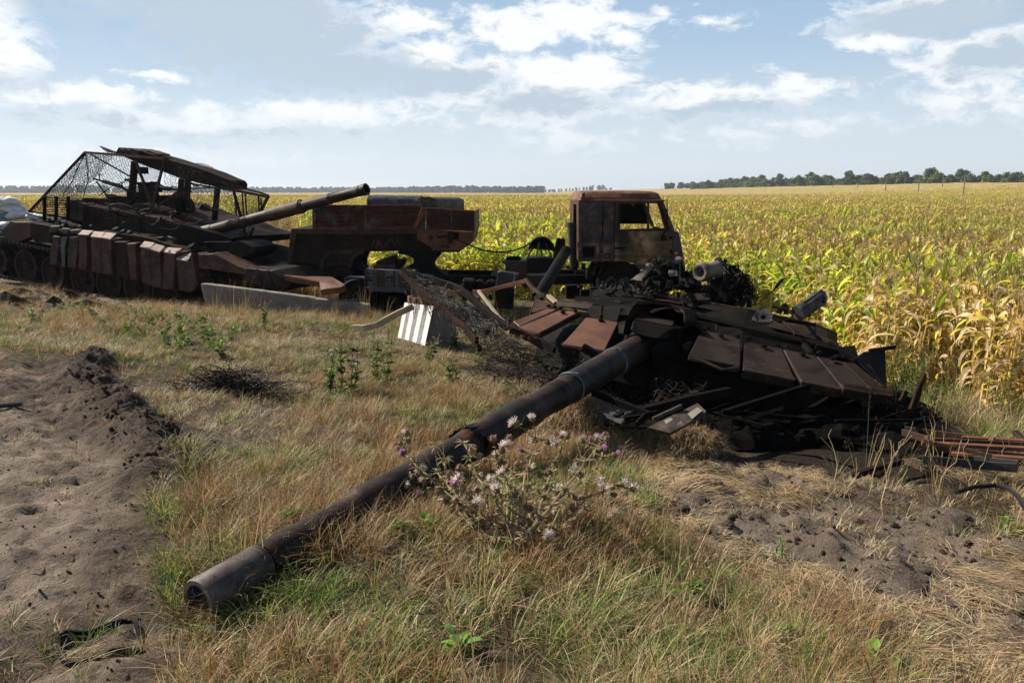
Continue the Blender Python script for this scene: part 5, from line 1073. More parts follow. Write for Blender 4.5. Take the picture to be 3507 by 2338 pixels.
# roof: lofted shell with a gutter and a bead
def loop(x0, x1, z, y0, y1, rr):
    P = []
    for cx, cy, a0 in ((x1 - rr, y0 + rr, -90), (x1 - rr, y1 - rr, 0), (x0 + rr, y1 - rr, 90), (x0 + rr, y0 + rr, 180)):
        for k in range(5): a = R(a0 + 22.5 * k); P.append(Vector((cx + rr * math.cos(a), cy + rr * math.sin(a), z)))
    return P
xa, xb = PT(4, 478, 230).x, PT(4, 1222, 232).x; zg = PT(4, 800, 238).z; z1 = PT(4, 800, 205).z; z2 = PT(4, 800, 165).z; z3 = PT(4, 800, 140).z
MB().skin([loop(xa, xb, zg, 15.47, 17.85, .08), loop(xa - .01, xb + .01, zg + .03, 15.45, 17.87, .08), loop(xa, xb, zg + .035, 15.47, 17.85, .08), loop(xa + .02, xb - .015, z1, 15.5, 17.83, .10), loop(xa + .03, xb - .05, z2, 15.54, 17.79, .13), loop(xa + .07, xb - .14, z2 + .04, 15.62, 17.7, .2), loop(xa + .2, xb - .35, z3, 15.85, 17.5, .3)]).build('roof', M['roof'], TR, smooth=True, rough=.012, rs=3, cuts=.22)
MB().bar((xa + .02, 15.5, z1 + .0), (xb - .05, 15.5, z1 + .0), .02, .015).build('roof_bead', M['roof'], TR)
MB().prism(PT.many(4, [(492, 232), (505, 165), (530, 150), (535, 232)]), -bY * .02).build('roof_seam', M['roof'], TR)
# back, far side, floor, lining
def vq(pts, vec): return MB().prism(pts, vec)
xr = PT(4, 474, 400).x
vq([Vector((xr, 15.5, zg)), Vector((xr, 17.8, zg)), Vector((xr + .02, 17.8, PT(4, 470, 770).z)), Vector((xr + .02, 15.5, PT(4, 470, 770).z))], Vector((.04, 0, 0))).build('rear_wall', M['rustmid'], TR, rough=.01, cuts=.3)
PF = YP(17.8)
zs_ = PF(4, 800, 436).z; zb_ = PT(4, 800, 800).z
vq([Vector((xa, 17.8, zg)), Vector((PF(4, 1195, 300).x - .35, 17.8, zg)), Vector((PF(4, 1100, 430).x, 17.8, zs_)), Vector((xa, 17.8, zs_))], Vector((0, .04, 0))).build('far_side_upper', M['char'], TR)
vq([Vector((xa, 17.8, zs_)), Vector((xa + .75, 17.8, zs_)), Vector((xa + .75, 17.8, zb_)), Vector((xa, 17.8, zb_))], Vector((0, .04, 0))).build('far_side_rear', M['char'], TR)
zl = PF(4, 800, 492).z - .03
vq([Vector((xa + .7, 17.8, zl)), Vector((PT(4, 1320, 500).x, 17.8, zl)), Vector((PT(4, 1330, 500).x, 17.8, zb_)), Vector((xa + .7, 17.8, zb_))], Vector((0, .04, 0))).build('far_side_lower', M['char'], TR)
for y_ in (15.52, 17.75):
    MB().bar(Vector((PT(4, 1215, 240).x, y_, zg)), Vector((PT(4, 1318, 500).x, y_, PT(4, 1318, 500).z)), .07, .07, up=(0, 1, 0)).build('windscreen_pillar', M['cab'], TR)
MB().bar(Vector((PT(4, 1218, 240).x, 15.5, zg)), Vector((PT(4, 1218, 240).x, 17.8, zg)), .08, .08).build('windscreen_header', M['cab'], TR)
# front shell
fp = [(1318, 497), (1372, 508), (1394, 596), (1408, 680), (1418, 735), (1420, 830), (1306, 835), (1306, 700)]
MB().prism(PT.many(4, fp), bY * .35).build('corner_panel', M['bumper'], TR, bev=.03, segs=3)
MB().prism([p + bY * .35 for p in PT.many(4, [(1318, 497), (1368, 510), (1385, 600), (1400, 735), (1400, 835), (1306, 835)])], bY * 1.95).build('front_panel', M['char'], TR, bev=.02)
cyl = PT(4, 1343, 697) - bY * .01
MB().lathe(cyl, (0, -1, 0), [(0, .05), (.01, .05), (.012, .045), (.012, .01)], 20).build('lamp_bezel', M['char'], TR)
MB().lathe(cyl - bY * .012, (0, -1, 0), [(0, .040), (.02, .036), (.035, .02), (.038, .002)], 20).build('side_lamp', M['amber'], TR, smooth='all')
pr = [p - bY * .004 for p in PT.many(4, [(1335, 726), (1418, 728), (1420, 754), (1337, 756)])]
RS = MB().prism(pr, -bY * .004).build('reflective_strip', M['white'], TR)
for q in ([(1335, 726), (1352, 726), (1338, 748), (1335, 750)], [(1382, 727), (1418, 728), (1420, 754), (1395, 755)]): MB().prism([p - bY * .0085 for p in PT.many(4, q)], -bY * .002).build('red_chevron', M['red'], RS)
MB().tube([p - bY * .1 for p in PT.many(4, [(1222, 238), (1256, 214), (1258, 300), (1254, 470), (1232, 520), (1212, 545)])], .012, 6).build('mirror_bracket', M['char'], TR)
MB().prism([p - bY * .1 for p in PT.many(4, [(1212, 540), (1250, 535), (1262, 580), (1215, 585)])], bY * .1).build('mirror_mount', M['char'], TR, rough=.01, cuts=.05)
MB().tube([p + bY * .5 for p in PT.many(4, [(1212, 470), (1220, 448), (1250, 440)])], .008, 5).build('steering_wheel_rim', M['char'], TR)
# wheel arch: mudguard band, wheel, axle clutter
ar = [(640, 790), (760, 776), (850, 780), (930, 800), (990, 835), (1030, 880), (1050, 930)]
MB().skin([[p, p + Vector((0, 0, -.03)), p + bY * .5 + Vector((0, 0, -.03)), p + bY * .5] for p in PT.many(4, ar)]).build('mudguard', M['char'], TR)
MB().prism([p for p in PT.many(4, [(980, 800), (1180, 806), (1306, 812), (1420, 832), (1420, 900), (1060, 930), (1040, 870)])], bY * .06).build('lower_skirt', M['bumper'], TR, rough=.006, cuts=.2)
def wheel(parent, c, r0, w, n=28):
    o = MB().lathe(c, (0, -1, 0), [(-w, r0 * .5), (-w, r0 * .96), (-w + .03, r0), (-.03, r0), (0, r0 * .93), (-.01, r0 * .62)], n).build('wheel', M['char'], parent, smooth=True)
    MB().lathe(c, (0, -1, 0), [(-.02, r0 * .62), (.0, r0 * .60), (-.06, r0 * .52), (-.08, r0 * .28), (.02, r0 * .24), (.03, r0 * .10), (.03, .001)], n, False).build('rim', M['rustdark'], o, smooth=True); return o
wheel(TR, PT(4, 850, 985) + bY * .1, .46, .3); wheel(TR, PT(4, 850, 985) + bY * 1.95, .46, .3)
for c_ in ((520, 1150), (190, 1150)): wheel(TR, PT(3, *c_) + bY * .3, .43, .3); wheel(TR, PT(3, *c_) + bY * 1.9, .43, .3)
mb = MB()
r = random.Random(14); XA, XB = PT(4, 470, 800).x, PT(4, 1400, 800).x
for k in range(46):
    nm, mt_ = r.choice([('engine_block', 'char'), ('bracket', 'char'), ('pipe', 'rustdark')]); x_ = r.uniform(XA, XB); z_ = r.uniform(-.55, .1); y_ = r.uniform(15.9, 17.2)
    if nm == 'pipe': MB().tube(wander((x_, y_, z_), (x_ + r.uniform(-.5, .5), y_ + r.uniform(-.3, .3), z_ + r.uniform(-.4, .3)), 6, .2, r), r.uniform(.015, .045), 7).build('pipe', M[mt_], TR)
    else: MB().bx((x_, y_, z_), r.uniform(.08, .4), r.uniform(.1, .5), r.uniform(.06, .3)).build(nm, M[mt_], TR, bev=.008, rough=.01, cuts=.1, seed=k)
for y_ in (15.95, 17.05):
    a, b = PT(3, -260, 918), PT(4, 1380, 905); yy = Vector((0, y_ - 15.5, 0))
    MB().prism([PT(3, -60, 925) + yy, PT(3, 600, 910) + yy, PT(3, 1430, 925) + yy, PT(4, 1380, 900) + yy, PT(4, 1380, 985) + yy, PT(3, 1430, 1010) + yy, PT(3, -60, 1010) + yy], bY * .09).build('chassis_rail', M['char'], TR, bev=.005)
for k in range(7): x_ = a.x + (b.x - a.x) * (k + .5) / 7; MB().bx((x_, 16.5, PT(3, 600, 960).z), .12, 1.1, .16).build('cross_member', M['char'], TR)
# exhaust stack and pipes behind the cab
PX = YP(16.2)
MB().lathe(PX(4, 425, 830), PX(4, 408, 420) - PX(4, 425, 830), [(0, .04), (.0, .068), (.84, .075), (.85, .085), (.92, .085), (.92, .06)], 20).build('exhaust_stack', M['greysteel'] if 0 else M['bumper'], TR, smooth=True)
for x0, x1 in ((436, 432), (448, 452), (460, 458)): MB().tube([PX(4, x0, 260), PX(4, x1, 520), PX(4, x0 + 6, 830)], .02, 6).build('pipe', M['char'], TR)
for k in range(6): MB().bx(PX(4, 446, 300 + 85 * k), .07, .08, .04).build('clamp', M['rustmid'], TR)
MB().prism(PX.many(4, [(365, 815), (470, 820), (465, 848), (370, 838)]), bY * .3).build('bracket', M['char'], TR, rough=.01, cuts=.1)
# drum guard with its box and rusty case
PD = YP(15.3)
arc_ = [PD(4, 145 + 118 * math.cos(R(a)), 672 - 118 * math.sin(R(a))) for a in range(-8, 190, 11)]
arc_i = [PD(4, 145 + 100 * math.cos(R(a)), 672 - 98 * math.sin(R(a))) for a in range(-8, 190, 11)]
mb = MB()
for k in range(len(arc_) - 1): mb.prism([arc_[k], arc_[k + 1], arc_i[k + 1], arc_i[k]], bY * .4)
mb.build('drum_guard', M['char'], TR)
MB().prism([p + bY * .38 for p in arc_], bY * .02).build('drum_back', M['char'], TR)
for q in ([(118, 600), (98, 720)], [(120, 600), (150, 725)], [(180, 610), (235, 740)], [(70, 640), (20, 730)]): MB().bar(PD(4, *q[0]) - bY * .02, PD(4, *q[1]) - bY * .02, .03, .03).build('strut', M['greysteel'] if q[0][0] == 118 else M['rustmid'], TR)
pl('battery_box', TR, M['char'], PD, 4, [(12, 740), (248, 742), (240, 872), (14, 868)], bY * .45, bev=.01)
pl('rusty_case', TR, M['rustmid'], YP(15.45), 3, [(1488, 768), (1712, 772), (1712, 900), (1930, 900), (1910, 1010), (1700, 1010), (1520, 900), (1518, 800)], bY * .5, bev=.006, rough=.01, cuts=.2)
pl('lamp_housing', TR, M['char'], YP(15.7), 3, [(1520, 735), (1570, 728), (1640, 728), (1668, 748), (1640, 765), (1530, 765)], bY * .12, bev=.01)
pl('upright_bracket', TR, M['char'], YP(15.2), 4, [(285, 564), (312, 566), (318, 575), (340, 562), (358, 578), (350, 690), (300, 800), (240, 800), (268, 640)], bY * .2, rough=.015, cuts=.08)
for cx, rr in ((1285, 52), (1385, 50)): MB().lathe(PT(3, cx, 985) - bY * .25, (0, 1, 0), [(-.02, .02), (0, .10), (.01, .113), (.5, .113), (.52, .02)], 24).build('air_tank', M['char'], TR, smooth=True)
pl('side_box', TR, M['bumper'], YP(15.1), 3, [(1450, 868), (1480, 862), (1640, 884), (1618, 940), (1600, 1010), (1425, 1010)], bY * .35, bev=.008)
pl('side_box', TR, M['char'], YP(15.05), 3, [(1428, 1010), (1600, 1015), (1590, 1200), (1420, 1190)], bY * .4, bev=.008)
pl('side_box_rib', TR, M['greysteel'], YP(15.0), 3, [(1600, 880), (1616, 884), (1592, 1010), (1578, 1010)], bY * .04)
pl('fuel_tank', TR, M['char'], YP(15.1), 3, [(1130, 935), (1240, 940), (1240, 1030), (1135, 1030)], bY * .5, bev=.03)
MB().tube([p for p in YP(15.0).many(3, [(1432, 945), (1428, 885), (1452, 878)])], .01, 5).build('handrail', M['char'], TR)
# fifth wheel and support, plough-like boxes
PW = YP(15.9)
pl('turntable_stand', TR, M['char'], PW, 3, [(545, 688), (700, 683), (940, 686), (935, 722), (905, 745), (868, 788), (882, 824), (905, 840), (995, 915), (990, 940), (560, 930), (620, 830), (700, 790), (705, 748), (640, 722), (555, 702)], bY * .45, bev=.02, rough=.02, cuts=.15)
MB().lathe(PW(3, 775, 765) - bY * .02, (0, 1, 0), [(-.02, .001), (-.02, .05), (0, .055), (.03, .055)], 18).build('turntable_hub', M['rustdark'], TR)
pl('rear_box', TR, M['greysteel'], YP(15.2), 3, [(252, 845), (530, 850), (700, 862), (700, 1030), (545, 1005), (262, 1000)], bY * .7, bev=.008, rough=.01, cuts=.2)
for q in ([(252, 845), (290, 846), (288, 1000), (262, 1000)], [(362, 848), (440, 850), (440, 1002), (368, 1000)], [(510, 850), (530, 850), (530, 1004), (514, 1003)], [(560, 870), (690, 872), (690, 1010), (565, 1005)]): pl('rust_panel', TR, M['rustmid'], YP(15.19), 3, q, bY * .008)
mb = MB(); r = random.Random(4)
for k in range(22): bolt(mb, YP(15.18)(3, r.choice([275, 300, 325, 345, 455, 480, 500, 600, 640]) + r.uniform(-4, 4), r.choice([880, 915, 940, 968, 985])), (0, -1, 0), .014, .01)
tag(mb.build('rivets', M['rustdark'], TR), kind='stuff')
pl('rear_rail', TR, M['greysteel'], YP(15.1), 3, [(272, 1000), (545, 1005), (700, 1032), (760, 1060), (640, 1060), (520, 1048), (300, 1040)], bY * .3, bev=.01)
pl('upper_box', TR, M['rustmid'], YP(15.4), 3, [(332, 800), (530, 796), (532, 850), (336, 846)], bY * .5, bev=.006, rough=.01, cuts=.15)
pl('wedge', TR, M['rustdark'], YP(15.4), 3, [(360, 770), (512, 714), (528, 722), (530, 796), (360, 798)], bY * .4, bev=.006)
pl('twisted_plate', TR, M['char'], YP(15.6), 3, [(528, 764), (600, 748), (637, 764), (612, 800), (590, 842), (530, 850)], bY * .2, rough=.02, cuts=.08)
pl('blue_box', TR, M['bluebox'], YP(15.4), 3, [(70, 918), (248, 922), (246, 985), (80, 990)], bY * .5, bev=.01)
r = random.Random(18)
for k in range(13):
    x_ = r.uniform(540, 1500); MB().bar(YP(r.uniform(14.6, 15.6))(3, x_, r.uniform(1020, 1120)), YP(r.uniform(14.6, 15.6))(3, x_ + r.uniform(-160, 200), r.uniform(1040, 1190)), r.uniform(.02, .09), r.uniform(.02, .1)).build('hanging_scrap', M[['char', 'rustdark', 'rustmid'][k % 3]], TR)

# ------------------------------------------------------------------ gooseneck trailer
PG = YP(16.3)
TG = thing('gooseneck_trailer', at(3, 100, 900, 17), 'rust-red gooseneck trailer with ribbed drop sides perched on the truck turntable', 'trailer')
web = [(1038, 740), (1230, 738), (2160, 786), (2162, 830), (2280, 900), (2312, 945), (2050, 940), (1690, 945), (1640, 962), (1595, 1005), (1565, 1070), (1562, 1130), (1588, 1178), (976, 1143), (1010, 960)]
MB().prism(PG.many(2, web), bY * .12).build('side_web', M['rustdark'], TG, bev=.006, rough=.008, cuts=.25)
MB().prism([p + bY * 1.9 for p in PG.many(2, web)], bY * .12).build('side_web', M['rustdark'], TG)
pl('leg_flange', TG, M['rustmid'], YP(16.26), 2, [(1038, 740), (1080, 742), (1078, 800), (1066, 900), (1010, 1146), (976, 1143), (1012, 960)], bY * .05)
for q in ([(1330, 930), (1690, 925), (1690, 942), (1335, 946)], [(1330, 930), (1345, 930), (1318, 1160), (1300, 1160)], [(1345, 1050), (1590, 1046), (1585, 1060), (1345, 1066)]): pl('web_rib', TG, M['rustmid'], YP(16.26), 2, q, bY * .045)
ai = [PG(2, 1420 - 0 + 110 * math.cos(R(a)), 1080 - 130 * math.sin(R(a))) - bY * .03 for a in range(90, 190, 12)]
MB().path([PG(2, 1640, 950) - bY * .03] + ai, .05, .03, up=(0, 1, 0)).build('inner_arch', M['rustmid'], TG)
ai = [PG(2, 1690 + 120 * math.cos(R(a)), 1070 - 122 * math.sin(R(a))) - bY * .03 for a in range(90, 195, 12)]
MB().path(ai, .06, .05, up=(0, 1, 0)).build('arch_flange', M['rustmid'], TG)
pl('deck_edge', TG, M['rustmid'], YP(16.2), 3, [(-398, 478), (-200, 476), (722, 480), (724, 524), (300, 534), (-200, 528), (-398, 522)], bY * .10, bev=.008, rough=.006, cuts=.25)
MB().prism([p + Vector((0, .1, .0)) for p in YP(16.2).many(3, [(-398, 480), (722, 482), (722, 500), (-398, 498)])], bY * 2.2).build('deck', M['rustdark'], TG)
pl('nose_plate', TG, M['rustorange'], YP(16.1), 3, [(724, 480), (800, 482), (1236, 508), (1226, 600), (1108, 690), (872, 690), (848, 650), (722, 572)], bY * 2.2, bev=.01, rough=.01, cuts=.3)
pl('nose_lip', TG, M['rustdark'], YP(16.05), 3, [(872, 676), (1115, 676), (1108, 690), (872, 690)], bY * .05)
pl('winch_window', TG, M['char'], YP(16.08), 3, [(1048, 512), (1098, 512), (1098, 578), (1048, 574)], bY * .02)
pl('coupling_bracket', TG, M['rustdark'], YP(16.04), 3, [(1000, 500), (1046, 500), (1040, 612), (1004, 612)], bY * .06)
pl('nose_patch', TG, M['rustdark'], YP(16.08), 3, [(835, 545), (866, 545), (866, 580), (835, 578)], bY * .02)
MB().tube(YP(16.0).many(3, [(905, 556), (960, 552), (985, 540), (995, 558)]), .018, 6).build('tap', M['char'], TG)
MB().tube(YP(16.0).many(3, [(940, 640), (990, 628), (1020, 640), (985, 648)]), .014, 6).build('hook', M['char'], TG)
def dropside(plane, i, x0, x1, yt0, yt1, yb0, yb1, posts, nrib=7):
    w = x1 - x0
    def Q(x, f): t = (x - x0) / w; return plane(i, x, (yt0 + (yt1 - yt0) * t) * (1 - f) + (yb0 + (yb1 - yb0) * t) * f)
    base = MB().prism([Q(x0, 0), Q(x1, 0), Q(x1, 1), Q(x0, 1)], bY * .02).build('drop_side', M['rib'], TG)
    MB().prism([Q(x0, -.03) - bY * .035, Q(x1, -.03) - bY * .035, Q(x1, .08) - bY * .035, Q(x0, .08) - bY * .035], bY * .06).build('top_rail', M['rustorange'] if 0 else M['rib'], base, bev=.004)
    for a, b in zip(posts[:-1], posts[1:]):
        for k in range(nrib):
            f0 = .14 + .80 * k / nrib; f1 = f0 + .80 / nrib * .58; xa_, xb_ = a[1] + 4, b[0] - 4
            p = [Q(xa_, f0), Q(xb_, f0), Q(xb_, f1), Q(xa_, f1)]; m_ = MB(); fr_ = [q.lerp((p[0] + p[1] + p[2] + p[3]) / 4, .0) - bY * .03 for q in p]
            c_ = (f1 - f0) * .25; fr_ = [Q(xa_ + 3, f0 + c_) - bY * .05, Q(xb_ - 3, f0 + c_) - bY * .05, Q(xb_ - 3, f1 - c_) - bY * .05, Q(xa_ + 3, f1 - c_) - bY * .05]
            m_.skin([p, fr_]); m_.build('rib', M['rib'], base)
    for a in posts: MB().prism([Q(a[0], 0) - bY * .045, Q(a[1], 0) - bY * .045, Q(a[1], 1) - bY * .045, Q(a[0], 1) - bY * .045], bY * .05).build('post', M['rib'], base, bev=.003)
    return base
dropside(YP(16.25), 3, -207, 770, 270, 272, 474, 478, [(-207, -172), (252, 286), (752, 770)])
pn = Plane(at(3, 815, 400, 16.0), Vector((.06, 1, 0)))
dropside(pn, 3, 808, 1244, 293, 322, 482, 506, [(808, 824), (1026, 1048), (1230, 1244)])
MB().prism([at(3, 1244, 322, 15.97), at(3, 1244, 506, 15.97), at(3, 1244, 506, 15.97) + Vector((.0, 2.2, 0)), at(3, 1244, 322, 15.97) + Vector((.0, 2.2, 0))], Vector((-.03, 0, 0))).build('front_board', M['rib'], TG)
MB().prism(YP(16.1).many(3, [(770, 290), (822, 288), (830, 300), (720, 476), (700, 478), (690, 455)]), bY * .04).build('corner_gusset', M['rustorange'], TG, bev=.004)
MB().prism(YP(16.2).many(3, [(762, 300), (808, 300), (800, 480), (764, 480)]), bY * .03).build('corner_panel', M['greysteel'], TG)
MB().prism(YP(16.21).many(3, [(486, 428), (530, 422), (538, 412), (560, 420), (590, 424), (570, 446), (530, 448), (505, 434)]), bY * .02).build('shell_hole', M['char'], TG)
for q in ((360, 655, 375, 560), (375, 560, 420, 655), (440, 640, 490, 560), (490, 560, 540, 645), (320, 640, 345, 570), (545, 560, 580, 645)): MB().bar(YP(16.2)(3, q[0], q[1]), YP(16.2)(3, q[2], q[3]), .025, .03).build('brace', M['rustmid'], TG)
MB().prism(YP(16.22).many(3, [(362, 590), (380, 585), (385, 620), (370, 635)]), bY * .02).build('number_patch', M['alu'], TG)
wheel(TG, at(3, 185, 1095, 15.2), .36, .3)
# things lying in the trailer
tag(MB().lathe(at(3, 296, 255, 17.0), at(3, 742, 262, 17.0) - at(3, 296, 255, 17.0), [(0, .02), (0, .19), (.4, .185), (.8, .18), (1.12, .185), (1.13, .02)], 26).build('felt_roll', M['tarp'], None, smooth=True, rough=.02, rs=4, cuts=.15), 'thick roll of grey felt lying in the trailer behind its drop side', 'fabric roll')
ct = [(736, 214), (760, 198), (840, 200), (890, 222), (892, 330), (740, 330)]
tb_ = pts_at(3, [(x, y, 16.9) for x, y in ct]); 
FT = MB().prism(tb_, Vector((.55, 1.1, -.0))).build('fuel_drum', M['tank'], None, bev=.05, segs=3, smooth=True); tag(FT, 'scorched box-shaped fuel tank with rounded edges in the trailer nose', 'fuel tank')
MB().prism(pts_at(3, [(700, 198, 17.4), (742, 196, 17.4), (742, 215, 17.4), (702, 215, 17.4)]), bY * .2).build('filler_cap', M['char'], FT)
MB().tube([at(3, 732, 270, 16.85), at(3, 734, 214, 16.85), at(3, 760, 196, 16.85), at(3, 845, 198, 16.85), at(3, 893, 222, 16.85)], .012, 5).build('edge_band', M['char'], FT)
r = random.Random(2); pc = [at(3, 1075, 572, 16.0), at(3, 1140, 600, 15.9), at(3, 1230, 640, 15.8), at(3, 1320, 672, 15.7), at(3, 1420, 688, 15.6), at(3, 1520, 688, 15.5), at(3, 1610, 668, 15.4), at(3, 1690, 638, 15.3), at(3, 1740, 605, 15.3)]
tag(MB().tube(pc, .016, 6).build('tow_cable', M['char'], None), 'dark cable sagging between the trailer nose and the truck', 'cable')

# ------------------------------------------------------------------ the left tank
th = R(23); hv = Vector((math.cos(th), -math.sin(th), 0)); inn = Vector((math.sin(th), math.cos(th), 0))
PA = Plane((-11.0, 18.0, 0), -inn)
def PAo(o): return Plane(Vector((-11.0, 18.0, 0)) + inn * o, -inn)
TK = thing('burnt_tank', at(1, 800, 1400, 17.2), 'rusty burnt-out tank with a wire cage over its turret and gun pointing right', 'tank')
hull = [(-300, 900), (-60, 880), (0, 905), (95, 800), (270, 812), (450, 850), (1000, 905), (1250, 940), (1700, 1060), (1990, 1120), (2200, 1205), (2330, 1250), (2400, 1300), (2380, 1440), (2100, 1500), (1700, 1480), (1000, 1330), (300, 1200), (-300, 1120)]
MB().prism(PAo(.50).many(1, hull), inn * 2.5).build('hull', M['rustdark'], TK, bev=.02, rough=.02, cuts=.35)
pl('fender', TK, M['rustmid'], PAo(.02), 1, [(-300, 905), (0, 902), (95, 800), (130, 812), (275, 812), (272, 950), (140, 990), (0, 930), (-300, 900)], inn * .3, rough=.01, cuts=.2)
pl('fender', TK, M['rustdark'], PAo(.0), 1, [(275, 812), (450, 850), (452, 1000), (330, 1000), (272, 950)], inn * .3, rough=.01, cuts=.2)
pl('fender', TK, M['rustdark'], PAo(.32), 1, [(440, 868), (1010, 905), (1240, 930), (1700, 1060), (1760, 1150), (1700, 1200), (1200, 1040), (450, 980)], inn * .5, rough=.015, cuts=.2)
# upper deck fittings catching light, rubble along the fender
r = random.Random(71); mb = MB()
for k in range(150):
    x_ = r.uniform(280, 2150); y_ = 812 + (x_ - 280) * (.105 if x_ < 1100 else .105) + max(0, x_ - 1100) * .12 + r.uniform(-14, 10); p = PAo(r.uniform(.4, 1.0))(1, x_, y_)
    mb.box(p, *[Vector((r.gauss(0, 1), r.gauss(0, 1), r.gauss(0, 1) * .5)).normalized() * r.uniform(.02, .16) for _ in range(3)])
tag(mb.build('deck_rubble', M['ash'], TK), kind='stuff')
# running gear
for k, (x_, y_) in enumerate(((-20, 1150), (235, 1200), (475, 1258), (745, 1325), (972, 1365), (1225, 1400), (1480, 1440))):
    c = PAo(.12)(1, x_, y_); rr = .36 if k else .33
    o = MB().lathe(c, -inn, [(-.5, rr * .9), (-.5, rr), (-.28, rr), (-.27, rr * .8), (-.22, rr * .8), (-.21, rr), (.0, rr), (.012, rr * .97), (.012, rr * .88), (-.02, rr * .86), (-.05, rr * .5), (-.09, rr * .34), (.0, rr * .30), (.03, rr * .2), (.03, .001)], 36, False).build('road_wheel' if k else 'drive_sprocket', M['rustdark'], TK, smooth=True)
    MB().lathe(c, -inn, [(.012, rr * .97), (.024, rr * .99), (.024, rr * .94), (.012, rr * .92)], 36, False).build('wheel_rim', M['rustmid'], o)
    if k == 0:
        for j in range(12): a = 2 * math.pi * j / 12; d_ = hv * math.cos(a) + Vector((0, 0, 1)) * math.sin(a); MB().box(c + d_ * rr * 1.08 - inn * .02, d_ * .1, d_.cross(inn) * .06, inn * .1).build('sprocket_tooth', M['track'], o)
# track: upper run with links, lower run
def track(pth, step, off, ci):
    P = [PAo(off)(1, x, y) for x, y in pth]; D = [0]
    for a, b in zip(P[:-1], P[1:]): D.append(D[-1] + (b - a).length)
    t = 0
    while t < D[-1]:
        k = max(j for j in range(len(D)) if D[j] <= t); k = min(k, len(P) - 2); a, b = P[k], P[k + 1]; q = a.lerp(b, (t - D[k]) / max(1e-6, (b - a).length)); d_ = (b - a).normalized(); n_ = d_.cross(inn)
        o = MB(); o.box(q + inn * .2, d_ * .11, inn * .5, n_ * .05); o.box(q + inn * .02 - n_ * .01, d_ * .05, inn * .12, n_ * .085); o.build('track_link', M['track'], TK); t += .137
track([(-120, 960), (0, 965), (140, 990), (300, 1022), (450, 1055), (900, 1110)], .137, .06, 0)
track([(-160, 1200), (-60, 1280), (100, 1310), (235, 1330), (475, 1392), (745, 1460), (972, 1500), (1225, 1540), (1480, 1580), (1700, 1560), (1850, 1480)], .137, .06, 0)
# skirt: bent strips, then boxes
def sk(lst, dep=.28, mat='rustmid', top=None, curl=0, seed=0, name='skirt_box'):
    o = MB().prism(PAo(-.1).many(1, lst), inn * dep + Vector((0, 0, .015))).build(name, M[mat], TK, bev=.008, rough=.012, cuts=.16, seed=seed); return o
sk([(472, 942), (532, 948), (516, 1060), (500, 1195), (445, 1190), (452, 1060)], .02, 'skirt', seed=1, name='skirt_strip')
sk([(452, 850), (532, 850), (502, 908), (438, 902)], .02, 'skirt', seed=2, name='skirt_flap')
sk([(535, 950), (602, 945), (578, 1050), (580, 1220), (550, 1215), (545, 1080)], .02, 'greysteel', seed=3, name='skirt_strip')
sk([(525, 880), (560, 872), (620, 872), (592, 922), (545, 905)], .02, 'greysteel', seed=4, name='skirt_flap')
sk([(625, 945), (702, 938), (688, 1080), (675, 1225), (598, 1214), (612, 1080)], .02, 'skirt', seed=5, name='skirt_strip')
sk([(622, 886), (705, 878), (694, 912), (640, 914)], .02, 'greysteel', seed=6, name='skirt_flap')
sk([(700, 938), (780, 945), (776, 1242), (700, 1226), (706, 1080)], .3, 'skirt', seed=7)
sk([(810, 940), (900, 950), (912, 1266), (822, 1256)], .33, 'skirt', seed=8); sk([(903, 948), (990, 965), (1002, 1282), (916, 1272)], .33, 'skirt', seed=9)
sk([(1020, 985), (1130, 992), (1150, 1322), (1050, 1300)], .1, 'rustdark', seed=10); sk([(1128, 1002), (1216, 1000), (1216, 1336), (1160, 1326)], .15, 'skirt', seed=11)
sk([(1252, 1026), (1338, 1045), (1354, 1376), (1270, 1356)], .36, 'skirt', seed=12); sk([(1340, 1047), (1430, 1075), (1446, 1402), (1360, 1386)], .36, 'skirt', seed=13)
sk([(1470, 1075), (1568, 1090), (1550, 1422), (1450, 1402)], .42, 'skirt', seed=14); sk([(1575, 1138), (1680, 1155), (1716, 1092), (1772, 1372), (1700, 1442), (1600, 1422)], .4, 'skirt', seed=15)
sk([(1770, 1090), (1830, 1100), (1840, 1240), (1780, 1220)], .2, 'skirt', seed=16)
sk([(1785, 1105), (1900, 1095), (2202, 1232), (2198, 1282), (1790, 1222)], .5, 'skirt', seed=17, name='front_fender_box')
for k_, q in enumerate(([(697, 917), (742, 880), (836, 888), (792, 925)], [(812, 938), (838, 893), (944, 900), (905, 946)], [(907, 947), (946, 902), (1040, 914), (988, 962)], [(1252, 1026), (1291, 980), (1386, 996), (1340, 1045)], [(1342, 1046), (1386, 1003), (1478, 1025), (1430, 1075)], [(1467, 1074), (1502, 1036), (1626, 1045), (1570, 1090)], [(1577, 1136), (1620, 1076), (1716, 1090), (1680, 1155)])):
    P1, P2 = PAo(-.11), PAo(.28); ps = [P1(1, *q[0]), P2(1, *q[1]), P2(1, *q[2]), P1(1, *q[3])]
    MB().prism(ps, Vector((0, 0, -.025))).build('box_lid', M['lid'], TK, bev=.004, rough=.006, cuts=.15, seed=k_)  # pale tops with the sunlight put into their colour
pg = [(2205, 1220), (2300, 1228), (2440, 1245), (2580, 1358), (2530, 1436), (2170, 1335)]
MB().prism(PAo(-.12).many(1, pg), inn * 2.8 + Vector((0, 0, .05))).build('glacis', M['era'], TK, bev=.01, rough=.02, cuts=.3)
for k in range(2):
    x_ = 2300 + 95 * k; MB().prism(PAo(-.135).many(1, [(x_, 1225 + 10 * k), (x_ + 4, 1225 + 10 * k), (x_ + 60, 1375 + 12 * k), (x_ + 54, 1375 + 12 * k)]), inn * .012).build('plate_seam', M['char'], TK)
